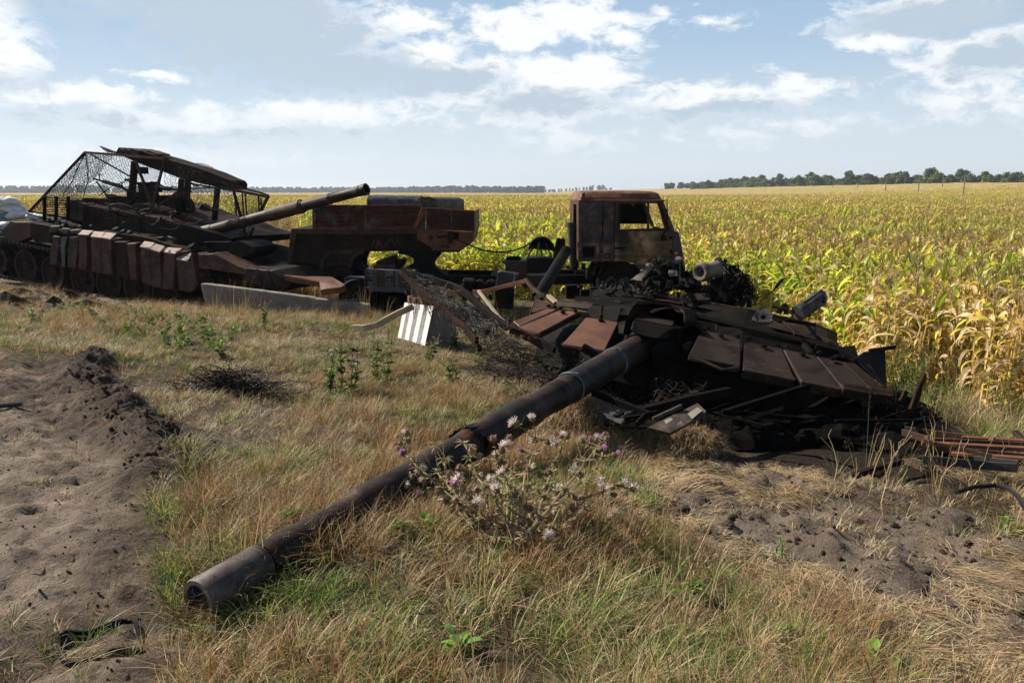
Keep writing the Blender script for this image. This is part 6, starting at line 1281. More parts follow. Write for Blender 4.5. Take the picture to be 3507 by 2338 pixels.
tag(MB().prism(pts_at(2, [(965, 1150, 14.9), (1180, 1160, 14.8), (1400, 1166, 14.7), (1522, 1240, 14.3), (1480, 1262, 14.25), (1300, 1290, 14.3), (1290, 1215, 14.5)]), Vector((0, .1, -.12))).build('fallen_armour_box', M['rustplate'], None, bev=.01, rough=.01, cuts=.15), 'rust-brown armour box fallen in front of the tank nose, behind the slab', 'armour box')
# turret
PB = PAo(1.0); PB2 = PAo(.9)
tur = [(560, 632), (640, 600), (735, 596), (742, 655), (1050, 715), (1262, 756), (1480, 792), (1672, 852), (1900, 905), (2105, 960), (2095, 1010), (1900, 1030), (1700, 1022), (1262, 930), (742, 850), (620, 815), (570, 680)]
MB().prism(PB.many(1, tur), inn * 2.2).build('turret', M['char'], TK, bev=.04, rough=.03, cuts=.3)
for k, q in enumerate(([(738, 660), (1048, 712), (1052, 886), (742, 842)], [(1055, 714), (1262, 752), (1264, 930), (1058, 890)], [(1270, 756), (1464, 788), (1462, 972), (1272, 935)], [(1470, 792), (1670, 850), (1660, 1018), (1468, 976)])):
    o = pl('turret_armour_box', TK, M['rustdark'], PB2, 1, q, inn * .3 + Vector((0, 0, .03)), bev=.008, rough=.01, cuts=.2)
    MB().prism([p - inn * .01 + Vector((0, 0, .012)) for p in PB2.many(1, [q[0], q[1], (q[1][0], q[1][1] + 14), (q[0][0], q[0][1] + 14)])], inn * .32).build('box_lid', M['rustmid'], o, rough=.01, cuts=.12)
pl('turret_rear_box', TK, M['rustmid'], PAo(.85), 1, [(622, 612), (684, 614), (680, 802), (618, 796)], inn * .5, bev=.006, rough=.006, cuts=.12)
pl('turret_rear_box', TK, M['rustmid'], PAo(.8), 1, [(686, 632), (742, 655), (741, 805), (682, 802)], inn * .5, bev=.006, rough=.006, cuts=.12)
MB().prism(PAo(1.2).many(1, [(742, 610), (790, 598), (870, 606), (895, 640), (1150, 668), (1200, 640), (1420, 690), (1620, 760), (1900, 840), (2060, 930), (1670, 850), (1262, 756), (742, 660)]), inn * 1.7).build('turret_roof', M['rustdark'], TK, rough=.03, cuts=.15)
pl('roof_lid', TK, M['rustmid'], PAo(1.3), 1, [(1060, 655), (1200, 672), (1190, 690), (1040, 676)], inn * .5); pl('roof_lid', TK, M['rustplate'], PAo(1.2), 1, [(1520, 775), (1600, 790), (1620, 822), (1540, 812)], inn * .3)
# turret front wedge and fender piece
pl('turret_front', TK, M['char'], PAo(.6), 2, [(-120, 690), (100, 715), (360, 780), (520, 820), (500, 870), (380, 900), (150, 860), (-100, 800)], inn * 1.6, bev=.02, rough=.02, cuts=.25)
pl('turret_skirt', TK, M['char'], PAo(.3), 2, [(440, 1005), (520, 880), (560, 850), (640, 870), (700, 905), (715, 940), (590, 1010), (560, 1025)], inn * .7, rough=.02, cuts=.15)
pl('turret_skirt', TK, M['char'], PAo(.5), 2, [(260, 860), (500, 850), (530, 880), (440, 1000), (300, 940)], inn * .7, rough=.02, cuts=.15)
# gun
gb, gm = at(2, 150, 800, 17.3), at(2, 1712, 387, 15.15); gdv = (gm - gb).normalized(); GG = (gm - gb).length
def pr2(x, y, ): n = gdv.cross(C0 - gb).cross(gdv); h = Plane(gb, n)(2, x, y); return (h - gb).dot(gdv)
ta, tb_1, tc1, td, te, tf = pr2(340, 735), pr2(600, 665), pr2(838, 620), pr2(1125, 540), pr2(1380, 470), pr2(1640, 400)
sc_r = lambda L_: [(t_, r_ * 1.1) for t_, r_ in L_]
GB = MB().lathe(gb, gdv, sc_r([(-1.6, .16), (-.2, .135), (ta - .01, .118), (ta, .108), (tb_1 - .05, .110), (tb_1 - .04, .116), (tb_1 + .0, .116), (tb_1 + .01, .104), (tc1 - .02, .104), (tc1 - .01, .112), (tc1 + .02, .112)]), 30).build('gun_barrel', M['tube'], TK, smooth=True)
MB().lathe(gb, gdv, sc_r([(tc1 + .02, .10), (tc1 + .03, .118), (tc1 + .08, .125), (td - .04, .125), (td - .03, .13), (td + .02, .13), (td + .03, .112), (td + .06, .112), (td + .08, .10)]), 30).build('fume_extractor', M['rustmid'], GB, smooth=True)
MB().lathe(gb, gdv, sc_r([(td + .05, .09), (td + .06, .094), (te - .01, .091), (te, .096), (te + .02, .096), (te + .03, .090), (tf, .088), (tf + .01, .094), (tf + .04, .094), (tf + .05, .088), (GG - .1, .088), (GG - .09, .100), (GG, .102), (GG, .068), (GG - .25, .062)]), 30).build('muzzle_section', M['tube'], GB, smooth=True)
MB().lathe(gb, gdv, sc_r([(GG - .22, .001), (GG - .21, .065)]), 20, False).build('bore_plug', M['char'], GB)
# cage on the turret: sloping roof slab on posts
PC = PAo(1.0)
can = [(1030, 192), (1062, 142), (1100, 160), (1112, 146), (1150, 168), (1165, 148), (1300, 186), (1480, 240), (1829, 345), (2066, 440), (2086, 470), (2080, 524), (1940, 500), (1700, 445), (1600, 415), (1330, 320), (1200, 270)]
MB().prism(PC.many(1, can), inn * .45 + Vector((0, 0, .0))).build('canopy_slab', M['rustdark'], TK, bev=.008, rough=.012, cuts=.25)
for q in ([(1060, 142), (1105, 168), (1090, 205), (1040, 196)], [(1112, 146), (1160, 172), (1150, 210), (1095, 200)], [(1165, 148), (1250, 172), (1240, 212), (1155, 206)]): pl('canopy_board', TK, M['rustmid'], PAo(.95), 1, q, inn * .6)
pl('canopy_flap', TK, M['rustmid'], PAo(.9), 1, [(1315, 165), (1425, 200), (1430, 215), (1320, 188)], inn * .3)
pl('canopy_plank', TK, M['rustplate'], PAo(.8), 1, [(880, 132), (890, 130), (1028, 182), (1010, 195), (960, 185)], inn * .06)
MB().tube([PAo(.95)(1, 1760, 330), PAo(.95)(1, 1770, 360), PAo(.95)(1, 1800, 375), PAo(.95)(1, 1829, 360)], .02, 6).build('canopy_strap', M['char'], TK)
def post(i, a, b, w, off, mat='rustdark'): P_ = PAo(off); MB().bar(P_(i, *a), P_(i, *b), w, w).build('post', M[mat], TK)
post(1, (1206, 270), (1172, 690), .11, 1.3, 'char'); post(1, (1625, 425), (1600, 745), .09, 1.2, 'char'); post(1, (1685, 430), (1658, 760), .10, 1.6, 'char'); post(2, (378, 380), (352, 665), .09, 1.4, 'char')
post(1, (1265, 320), (1270, 380), .2, 1.35, 'char')
for i, a, b, w, o_, mt_ in ((1, (765, 185), (262, 718), .05, .85, 'rustdark'), (1, (765, 188), (1475, 245), .06, .6, 'rustplate'), (1, (1475, 240), (1348, 742), .05, .6, 'rustmid'), (1, (1212, 258), (1372, 690), .05, .6, 'rustmid'), (1, (812, 205), (1180, 412), .035, 1.5, 'bluebox'),
                        (1, (1415, 668), (1600, 540), .06, 1.2, 'rustmid'), (2, (522, 395), (648, 858), .05, .9, 'rustdark'), (2, (835, 448), (757, 604), .05, .9, 'rustdark'), (2, (700, 735), (650, 858), .045, .9, 'rustdark'), (2, (520, 395), (835, 456), .06, .9, 'rustmid'), (2, (520, 352), (835, 440), .035, 1.4, 'rustdark'),
                        (2, (75, 310), (200, 355), .05, 1.2, 'rustdark'), (2, (0, 390), (355, 372), .03, 2.0, 'rustdark'), (2, (190, 345), (520, 400), .045, 2.2, 'rustmid'), (1, (262, 712), (700, 800), .04, .85, 'char'), (1, (235, 735), (600, 830), .03, .7, 'char')):
    P_ = PAo(o_); MB().bar(P_(i, *a), P_(i, *b), w, w * .8).build('cage_bar', M[mt_], TK)
for x_ in (400, 505, 612): MB().bar(PAo(.7)(1, x_, 582), PAo(.7)(1, x_ - 4, 800), .07, .04).build('slat_post', M['char'], TK)
for k in range(10):
    y_ = 592 + 21 * k; sag = rnd.uniform(-5, 5); MB().tube([PAo(.72)(1, 378 + 2 * k, y_), PAo(.72)(1, 505, y_ + 3 + sag), PAo(.72)(1, 622, y_ + 8)], .011, 5).build('slat', M['char'], TK)
q = lambda i, x, y, o_: PAo(o_)(i, x, y)
patch(q(1, 770, 180, .85), q(1, 1480, 240, .6), q(1, 262, 716, .85), q(1, 1350, 700, .6), 62, 44, .0, .0048, 'cage_netting', M['wire'], TK, 14, .05, .05)
patch(q(1, 770, 180, 1.2), q(1, 1050, 190, 2.4), q(1, 262, 716, 1.0), q(1, 700, 620, 2.4), 40, 44, .0, .0045, 'cage_netting', M['wire'], TK, 15, .1, .06)
patch(q(1, 1480, 238, .6), q(2, 520, 360, .9), q(1, 1440, 560, .6), q(2, 560, 640, .9), 64, 26, .0, .0045, 'cage_netting', M['wire'], TK, 16, .25, .08)
patch(q(2, 520, 350, .9), q(2, 835, 440, .9), q(2, 600, 640, .9), q(2, 757, 604, .9), 26, 22, .0, .0045, 'cage_netting', M['wire'], TK, 17, .12, .05)
patch(q(2, 600, 640, .9), q(2, 757, 604, .9), q(2, 560, 830, .9), q(2, 648, 858, .9), 14, 16, .0, .0045, 'cage_netting', M['wire'], TK, 27, .2, .05)
patch(q(1, 900, 165, 1.0), q(1, 2070, 430, 1.0), q(1, 1000, 185, 1.8), q(1, 2070, 440, 1.8), 90, 14, -.10, .0042, 'cage_netting', M['wire'], TK, 18, .15, .05)
patch(q(1, 1680, 285, 1.3), q(1, 2005, 385, 1.3), q(1, 1670, 300, 1.9), q(1, 1990, 400, 1.9), 34, 12, -.12, .003, 'mesh_sheet', M['alu'], TK, 19, .1, .02, False)
for a, b in (((765, 200), (560, 590)), ((770, 200), (790, 440)), ((790, 440), (740, 600)), ((880, 575), (1200, 400))): MB().tube(wander(q(1, *a, .9), q(1, *b, 1.1), 8, .05, r), .012, 4).build('rope', M['char'], TK)
# machine gun
PMG = PAo(1.6)
def mg(name, i, a, b, rad, n=8): MB().tube([PMG(i, *a), PMG(i, *b)], rad, n).build(name, M['char'], MG)
MG = thing('machine_gun', PMG(1, 1150, 640), 'burnt heavy machine gun on its mount under the wire cage of the left tank', 'machine gun')
mg('gun_tube', 1, (835, 422), (930, 450), .022); mg('gun_tube', 1, (925, 448), (1090, 495), .045); mg('gun_tube', 1, (1080, 490), (1160, 545), .03)
mg('front_sight', 1, (888, 385), (892, 430), .014); MB().bar(PMG(1, 872, 382), PMG(1, 912, 386), .03, .015).build('sight_bar', M['char'], MG); mg('rear_sight', 1, (1092, 455), (1094, 492), .014); MB().bar(PMG(1, 1076, 455), PMG(1, 1112, 458), .03, .015).build('sight_bar', M['char'], MG)
mg('support_leg', 1, (862, 450), (965, 585), .02); mg('support_leg', 1, (1150, 520), (1148, 640), .04)
pl('receiver', MG, M['char'], PMG, 1, [(1222, 452), (1340, 455), (1345, 448), (1372, 450), (1376, 470), (1400, 480), (1395, 545), (1240, 540)], inn * .2, bev=.008)
mg('gun_tube', 1, (1395, 500), (1530, 515), .05); mg('gun_tube', 1, (1520, 515), (1710, 538), .025); mg('gun_tube', 1, (1120, 430), (1240, 470), .03)
pl('cradle', MG, M['char'], PMG, 1, [(930, 560), (980, 590), (1060, 575), (1150, 590), (1150, 660), (1020, 650), (975, 625)], inn * .3, rough=.03, cuts=.1)
pl('mount', MG, M['char'], PMG, 1, [(1200, 540), (1300, 545), (1330, 640), (1350, 690), (1180, 690), (1190, 600)], inn * .4, rough=.03, cuts=.1)
pl('ammunition_box', MG, M['char'], PMG, 1, [(1405, 575), (1436, 572), (1436, 680), (1402, 680)], inn * .3)
MB().lathe(PAo(1.9)(1, 1650, 690), -inn + Vector((.2, 0, .1)), [(0, .02), (0, .28), (.02, .30), (.25, .30), (.26, .02)], 28).build('snorkel_drum', M['rustdark'], TK, smooth=True)
tag(MB().lathe(PAo(2.4)(2, 60, 600), Vector((1, -.4, 0)), [(0, .02), (0, .22), (.7, .22), (.7, .02)], 18).build('exhaust_can', M['rustdark'], TK, rough=.02, cuts=.12), None)
r = random.Random(55)
for k in range(16):
    x_ = r.uniform(750, 2000); y_ = 640 + (x_ - 750) * .22; a = PAo(r.uniform(1.3, 2.6))(1, x_, y_); MB().bar(a, a + hv * r.uniform(-.3, .5) + Vector((0, 0, r.uniform(-.05, .2))), r.uniform(.03, .12), r.uniform(.03, .1)).build('roof_scrap', M[['char', 'rustdark', 'rustmid'][k % 3]], TK, rough=.01, cuts=.1)
cables(TK, 12, (900, 640, 1900, 820, 16.0, 16.8), (900, 680, 1900, 860, 15.8, 16.6), 1, 44, (.008, .02), .3)

r = random.Random(56)
for k in range(20):
    p = G(r.uniform(20, 640), r.uniform(1000, 1065)); MBk = MB().box(p + Vector((0, 0, .04)), *[Vector((r.gauss(0, 1), r.gauss(0, 1), r.gauss(0, 1) * .4)).normalized() * r.uniform(.05, .32) for _ in range(3)])
    tag(MBk.build('scrap_piece', M[['rustdark', 'skirt', 'clod'][k % 3]], None, bev=.01, rough=.03, cuts=.08, seed=k), 'small bent scrap piece half sunk in the churned soil before the tank tracks', 'scrap piece', 'scrap pieces in the soil before the tank tracks')

# ------------------------------------------------------------------ sacks at the left edge
r = random.Random(90)
for k, (x_, y_, w, h, mt_) in enumerate(((30, 650, 100, 45, 'bag'), (120, 690, 95, 40, 'bag'), (20, 715, 75, 40, 'bag'), (50, 762, 70, 32, 'bagblue'), (165, 745, 85, 40, 'bag'), (60, 620, 80, 34, 'bag'), (-60, 680, 90, 60, 'bag'), (-40, 780, 90, 40, 'bag'), (10, 860, 90, 40, 'bag'), (340, 765, 60, 26, 'bag'), (330, 800, 40, 18, 'bagblue'), (530, 800, 60, 22, 'bagblue'))):
    c = at(1, x_, y_, 21.0 if k != 8 else 19.6); s_1 = .3827 / FPX * 23 * 1.1
    bm = bmesh.new(); bmesh.ops.create_uvsphere(bm, u_segments=22, v_segments=14, radius=1); so = Vector((k * 9, 0, 0))
    for v in bm.verts:
        v.co = Vector((v.co.x * w * s_1 * .8, v.co.y * .4, v.co.z * h * s_1 * .9)) * (1 + .25 * mnoise.noise(v.co * 1.5 + so)); v.co += mnoise.noise_vector(v.co * 7 + so) * .05
        v.co.rotate(Matrix.Rotation(R(r.uniform(8, 12)) * (1 if k % 2 else -1), 3, 'Y'))
    m_ = bpy.data.meshes.new('sack'); bm.to_mesh(m_); bm.free(); m_.materials.append(M[mt_])
    for p in m_.polygons: p.use_smooth = True
    o = bpy.data.objects.new('sack', m_); COL.objects.link(o); o.location = c
    lab = ['slumped white sack in the middle of the pile behind the tank', 'white sack on the right shoulder of the pile behind the tank', 'low white sack at the left edge under the pile top', 'light blue sack at the foot of the white pile', 'white sack lowest on the right of the pile', 'topmost white sack of the pile behind the tank', 'white sack cut by the left picture edge, upper', 'white sack cut by the left picture edge, lower', 'crumpled white sack in front of the tank rear at the left edge', 'small white sack seen through the slats of the tank rear', 'small blue sack seen low through the slats', 'small blue sack right of the slats, by the turret rear'][k]
    tag(o, lab, 'sack', 'woven sacks piled behind the left tank')
for k, px in enumerate((808, 830, 842, 890, 880)):
    x_, y_ = far(px, 24); z0 = zat(x_, y_); d = ray(px, (662, 660, 655, 680, 668)[k]); zt = CAMZ + d.z / d.y * 24
    tag(MB().bar((x_, y_, z0), (x_ + rnd.uniform(-.05, .05), y_, zt), .04, .04).build('thin_stake', M['rustdark'], None), 'thin rusty stake standing in the weeds behind the left tank', 'stake', 'thin rusty stakes behind the left tank')

# ------------------------------------------------------------------ small things on the near ground
gp_ = [G(*q) for q in ((200, 2195), (215, 2175), (290, 2150), (400, 2128), (440, 2118), (462, 2130), (475, 2180), (455, 2200), (400, 2218), (330, 2240), (270, 2262), (225, 2250), (205, 2225))]
gp_ = [p + Vector((0, 0, .022)) for p in gp_]; cl = []
for k in range(len(gp_)):
    a, b, c, d = gp_[k - 1], gp_[k], gp_[(k + 1) % len(gp_)], gp_[(k + 2) % len(gp_)]
    for t in (0, .25, .5, .75): cl.append(.5 * ((2 * b) + (c - a) * t + (2 * a - 5 * b + 4 * c - d) * t * t + (3 * b - a - 3 * c + d) * t ** 3))
mb = MB(); n = len(cl); rings = []
for k, p in enumerate(cl):
    d = (cl[(k + 1) % n] - cl[k - 1]).normalized(); a = Vector((-d.y, d.x, 0)); h = .02 + .006 * math.sin(k * .7); rings.append([p + a * .006, p - a * .006, p - a * .005 - Vector((0, 0, h)), p + a * .007 - Vector((0, 0, h))])
rings.append(rings[0]); mb.skin(rings, False); tag(mb.build('rubber_loop', M['rubber'], None), 'black rubber seal loop lying on the bare ground near the muzzle', 'rubber seal')
p, q = G(-60, 1412), G(78, 1400); tag(MB().tube([p + Vector((0, 0, .03)), q + Vector((0, 0, .03))], .018, 10).build('grey_pipe', M['bumper'], None), 'short dark pipe lying on the mud at the left edge', 'pipe')

# dark tangle of roots
RT = thing('root_tangle', G(780, 1330), 'dark tangle of torn roots and twigs on the trampled grass', 'root tangle')
c = G(790, 1335); mb = MB(); r = random.Random(31)
for k in range(950):
    a = r.uniform(0, 6.28); rr = abs(r.gauss(0, .30)); p = c + Vector((math.cos(a) * rr * 1.1, math.sin(a) * rr * .55, r.uniform(0, .26) * max(0, 1 - rr * 1.5))); q = p + Vector((r.gauss(0, .16), r.gauss(0, .10), abs(r.gauss(0, .06)) - .01)); q.z = max(q.z, zat(q.x, q.y)); mb.tube(wander(p, q, 4, .25, r), r.uniform(.0015, .004), 3, False)
tag(mb.build('twigs', M['wire'], RT), kind='stuff')
mb = MB(); 
for k in range(16):
    a = r.uniform(0, 6.28); rr = .22 * r.random(); mb.lathe(c + Vector((math.cos(a) * rr * 1.5, math.sin(a) * rr * .7, .0)), (r.uniform(-.3, .3), r.uniform(-.3, .3), 1), [(-.02, .03), (.02, r.uniform(.05, .09)), (.07, r.uniform(.03, .07)), (.11, .01)], 8)
mb.build('root_ball', M['cinder'], RT, rough=.03, rs=14, cuts=.03)

# ------------------------------------------------------------------ leafy weeds
def leafy(mb, p, d, L, w, col, r):
    d = d.normalized(); s_ = d.cross(Vector((0, 0, 1))); s_ = s_.normalized() if s_.length > .01 else Vector((1, 0, 0)); n_ = s_.cross(d); b = len(mb.v); pts = []
    for t, ww, dz in ((0, .12, 0), (.3, .9, .02), (.6, 1, .0), (.85, .5, -.06), (1, 0, -.14)): q = p + d * L * t + Vector((0, 0, dz * L)); pts.append((q - s_ * w * ww * .5 + n_ * w * .15 * ww, q, q + s_ * w * ww * .5 + n_ * w * .15 * ww))
    for a in pts: mb.v += [tuple(x) for x in a]; mb.c += [col] * 3
    for k in range(4): o = b + 3 * k; mb.f += [(o, o + 1, o + 4, o + 3), (o + 1, o + 2, o + 5, o + 4)]
def weed(name, base, H, n, spread, lw, ll, cols, seed, label, cat, group=None, stems=3, burr=0, stemcol=(.14, .17, .06)):
    r = random.Random(seed); o = thing(name, base, label, cat, group); S = MB(); S.col = stemcol; Lf = MB(); Lf.col = (1, 1, 1); B_ = MB(); B_.col = (1, 1, 1)
    for s in range(stems):
        a = r.uniform(0, 6.28); top = base + Vector((math.cos(a) * spread * r.random(), math.sin(a) * spread * r.random(), H * r.uniform(.7, 1.05))); P = wander(base - Vector((0, 0, .03)), top, 6, .12, r); S.col = jit(stemcol, .2, r); S.tube(P, [.006 * (1 - .12 * k) for k in range(7)], 5)
        for k in range(n):
            t = r.uniform(.08, 1); q = P[int(t * 6) if t < 1 else 6]; a2 = r.uniform(0, 6.28); leafy(Lf, q, Vector((math.cos(a2), math.sin(a2), r.uniform(-.1, .8))), ll * r.uniform(.5, 1.2) * (1.2 - .6 * t), lw * r.uniform(.6, 1.2), jit(r.choice(cols), .25, r), r)
        for k in range(burr):
            q = P[6] + Vector((r.gauss(0, .05), r.gauss(0, .05), r.gauss(0, .05))); S.tube([P[5], q], .002, 3)
            for _ in range(9): v = Vector((r.gauss(0, 1), r.gauss(0, 1), r.gauss(0, 1))).normalized() * .013; u = v.orthogonal().normalized() * .006; B_.col = jit((.34, .25, .17), .3, r); B_.add([q + u, q - u, q + v * 1.2], [(0, 1, 2)])
    for m_, nm, mat in ((S, 'stem', 'leaf'), (Lf, 'leaves', 'leaf'), (B_, 'seed_heads', 'leaf')):
        if m_.v:
            ob = m_.build(nm, M[mat], o)
            if nm != 'stem': tag(ob, kind='stuff')
    return o
WG = [(.10, .20, .03), (.15, .27, .04), (.07, .14, .03), (.20, .27, .05)]
k = 0
for (x_, y_) in ((520, 1130), (560, 1165), (600, 1150), (640, 1175), (690, 1165), (730, 1180), (740, 1150), (450, 1120), (400, 1090), (320, 1100), (760, 1200), (580, 1195), (480, 1100), (210, 1080), (660, 1140), (625, 1195), (560, 1120), (610, 1110), (500, 1160), (700, 1120), (790, 1170), (430, 1150), (350, 1130), (770, 1230), (120, 1110), (270, 1060)):
    k += 1; b = G(x_, y_); b.z -= .02; weed('leafy_weed', b, .27, 24, .2, .04, .10, WG, 300 + k, 'bright green leafy weed in the grass below the left tank', 'weed', 'leafy weeds below the left tank', 3, 2 if k % 3 == 0 else 0)
for kk, (x_, y_, h_, lb) in enumerate(((1170, 1350, .55, 'tall dark leafed weed stalk left of the striped block, leftmost of the clump'), (1215, 1340, .5, 'weed stalk with lit green leaves beside the tall dark weed'), (1290, 1320, .6, 'tallest green weed in the orange grass before the block'), (1330, 1310, .5, 'weed with curled dark leaves at the right of the tall clump'), (1130, 1330, .45, 'short withered weed at the left of the tall clump'),
                                       (1470, 1240, .3, 'green weed in the grass below the striped block corner'), (1560, 1200, .28, 'small bright green weed at the foot of the striped block'), (1560, 1330, .3, 'slender green weed in the orange grass right of the tall clump'),
                                       (1240, 1050, .45, 'feathery green weed growing against the slab end'), (1290, 1075, .4, 'brown and green weed between the slab and the bent plank'), (1200, 1090, .35, 'dry brown weed at the right end of the slab'), (900, 1120, .3, 'pale green weed in front of the slab'))):
    weed('tall_weed', G(x_, y_), h_, 55, .13, .035, .085, WG + [(.10, .09, .05), (.16, .12, .06)], 400 + kk, lb, 'weed', None, 3, 5)
for kk, (x_, y_, lb) in enumerate(((990, 1815, 'small broad-leaved green plant tucked against the left side of the barrel'), (1390, 1860, 'bright green dock leaves standing in the grass under the thistle'), (1460, 1850, 'second bright green dock plant right of the first'), (1240, 2290, 'dark green leafy plant at the bottom of the grass, left'), (1580, 2240, 'broad green leaves in the bottom middle grass'), (2350, 2050, 'green rosette in the right foreground grass'), (2680, 2200, 'leafy green rosette at the bottom right, upper'), (3000, 2280, 'dark leafy plant at the bottom right'), (3080, 2320, 'pale leafy plant at the bottom right corner'), (3450, 1810, 'green leafy plant at the right edge by the straw'))):
    weed('broad_leaf_plant', G(x_, y_), .10, 9, .05, .035, .11, WG, 500 + kk, lb, 'plant', None, 2, 0)
for kk, (x_, y_, h_, lb) in enumerate(((2660, 1890, .17, 'lone green sprig standing in the straw on the right'), (2680, 1880, .15, 'thinner green sprig right behind the lone one'))): weed('green_sprig', G(x_, y_), h_, 26, .03, .012, .035, WG, 600 + kk, lb, 'plant', None, 1, 0)
for kk in range(26):
    x_, y_ = rnd.uniform(2950, 3650), rnd.uniform(1300, 1470); weed('field_edge_weed', G(x_, y_), rnd.uniform(.35, .8), 30, .25, .02, .07, WG + [(.2, .17, .09)], 650 + kk, 'fine-leaved green weed at the maize edge right of the turret', 'weed', 'fine-leaved weeds at the maize edge', 4, 2)
r = random.Random(12)
for kk in range(22):        # single dry stalks in front of the turret shadow
    x_, y_ = r.uniform(2700, 3450), r.uniform(1600, 1740); b = G(x_, y_); tp = b + Vector((r.uniform(-.15, .15), r.uniform(-.1, .1), r.uniform(.2, .5))); mb = MB(); mb.col = jit(PALE, .2, r); P = wander(b, tp, 7, .12, r); mb.tube(P, [.003, .003, .0028, .0025, .002, .002, .0018, .001], 4); mb.tube([P[4], P[4] + Vector((r.uniform(-.1, .1), 0, .1))], .0015, 3)
    o = mb.build('dry_stalk', M['leaf'], None); tag(o, 'single dry grass stalk standing before the dark gap under the turret', 'grass stalk', 'single dry stalks before the turret shadow')
# mound of hay beside the barrel
for kk, (x_, y_, rx, ry, h_, n_, lb) in enumerate(((1990, 1475, .42, .30, .36, 5200, 'heaped dry grass mound beside the gun barrel, in front of the turret'), (2370, 1530, .22, .17, .2, 1800, 'ragged sod of dry grass at the right end of the mound, before the shadow'), (2240, 1505, .2, .16, .18, 1500, 'small pale grass clump between the mound and the sod'))):
    c = G(x_, y_); o = thing('grass_mound', c, lb, 'grass mound'); mb = MB(); mb.col = (1, 1, 1); r = random.Random(kk + 61)
    bs_ = MB(); rg = [[c + Vector((math.cos(t) * rx * q, math.sin(t) * ry * q, zq * h_ - .02)) for t in [6.283 * j / 18 for j in range(18)]] for q, zq in ((1.1, -.2), (.95, .25), (.7, .6), (.4, .82), (.1, .9))]; bs_.skin(rg).build('sod', M['clod'], o, rough=.03, rs=9, cuts=.06)
    for j in range(n_):
        t = r.uniform(0, 6.283); q = math.sqrt(r.random()); zq = math.sqrt(max(0, 1 - q * q)); p = c + Vector((math.cos(t) * rx * q, math.sin(t) * ry * q, zq * h_ * .92 - .01)); a = t + r.gauss(0, 1.2); L_ = r.uniform(.05, .16); dz = r.uniform(-.5, .6); m2 = p + Vector((math.cos(a), math.sin(a), dz + .4)) * L_ * .5; e = p + Vector((math.cos(a), math.sin(a), dz - .2)) * L_; w_ = Vector((-math.sin(a), math.cos(a), 0)) * .0016
        mb.col = jit(r.choice([TAN, PALE, TAN, RUSTG, BRN]), .25, r); mb.add([p - w_, p + w_, m2 + w_, m2 - w_, e], [(0, 1, 2, 3), (3, 2, 4)])
    tag(mb.build('dry_blades', M['blade'], o), kind='stuff')

# ------------------------------------------------------------------ thistle in the foreground
TH = thing('thistle_plant', G(1760, 1960), 'large withering thistle with pink and white fluffy heads in front of the gun barrel', 'thistle')
r = random.Random(77); tb0 = G(1760, 1960)
PK, WH, TN = (.46, .20, .38), (.78, .70, .60), (.42, .29, .21)
heads = [(1385, 1485, 'w'), (1372, 1515, 't'), (1365, 1535, 't'), (1380, 1550, 'p'), (1400, 1505, 't'), (1395, 1478, 't'), (1430, 1622, 'p'), (1408, 1632, 'w'), (1398, 1665, 'w'), (1435, 1690, 'p'), (1450, 1645, 't'), (1555, 1658, 'p'), (1570, 1640, 'w'), (1540, 1680, 't'), (1550, 1700, 't'), (1562, 1712, 't'), (1670, 1768, 'w'), (1680, 1640, 'w'), (1688, 1500, 't'), (1725, 1528, 'w'),
         (1720, 1540, 't'), (1785, 1540, 'p'), (1830, 1505, 'w'), (1882, 1512, 'w'), (1905, 1520, 'w'), (1925, 1490, 'w'), (1945, 1488, 't'), (1985, 1620, 't'), (1870, 1615, 'p'), (1880, 1610, 't'), (2025, 1505, 'p'), (2045, 1502, 'w'), (2072, 1485, 't'), (2062, 1535, 'p'), (2108, 1555, 'p'), (2078, 1500, 't'), (2050, 1640, 'w'), (2060, 1665, 'w'), (2135, 1655, 'w'), (2095, 1670, 'w'), (2100, 1690, 't'),
         (1880, 1835, 'w'), (1765, 1690, 't'), (1800, 1630, 't'), (1820, 1700, 'p'), (1640, 1560, 't'), (1615, 1540, 't'), (1610, 1700, 't'), (1630, 1720, 'w'), (1500, 1700, 't'), (1575, 1600, 't'), (1660, 1575, 't'), (1700, 1650, 't'), (1740, 1600, 't'), (1910, 1690, 't'), (1960, 1740, 't'), (1990, 1700, 'p'), (1630, 1835, 'p'), (1540, 1620, 't')]
for _ in range(48): heads.append((r.gauss(1760, 190), r.gauss(1690, 100), r.choice('tttww')))
stems = MB(); stems.col = (.16, .15, .07); lv = MB(); lv.col = (1, 1, 1)
mains = {}
for j in range(32):
    ax_, ay_ = (r.uniform(1380, 2150), r.uniform(1500, 1800)) if j > 8 else ((1400, 1560), (1500, 1620), (1620, 1600), (1720, 1580), (1820, 1560), (1920, 1540), (2040, 1540), (2110, 1660), (1680, 1700))[j]; tip = at(0, ax_, ay_, 4.0 + r.uniform(-.25, .2)); P = wander(tb0 + Vector((r.uniform(-.06, .06), 0, -.02)), tip, 8, .06, r, -.04 if j < 8 else 0); mains[j] = P; stems.col = jit((.34, .30, .15) if j % 2 else (.36, .27, .17), .25, r); stems.tube(P, [(.009 if j < 9 else .006) - .0006 * k for k in range(9)], 6)
    for _ in range(120):
        q = P[r.randrange(1, 9)]; a = r.uniform(0, 6.28); leafy(lv, q, Vector((math.cos(a), math.sin(a), r.uniform(-.4, .7))), r.uniform(.02, .06), r.uniform(.006, .014), jit(r.choice([(.25, .18, .10), (.36, .27, .17), (.16, .20, .07), (.42, .33, .22), (.2, .15, .09)]), .25, r), r)
hd = {}
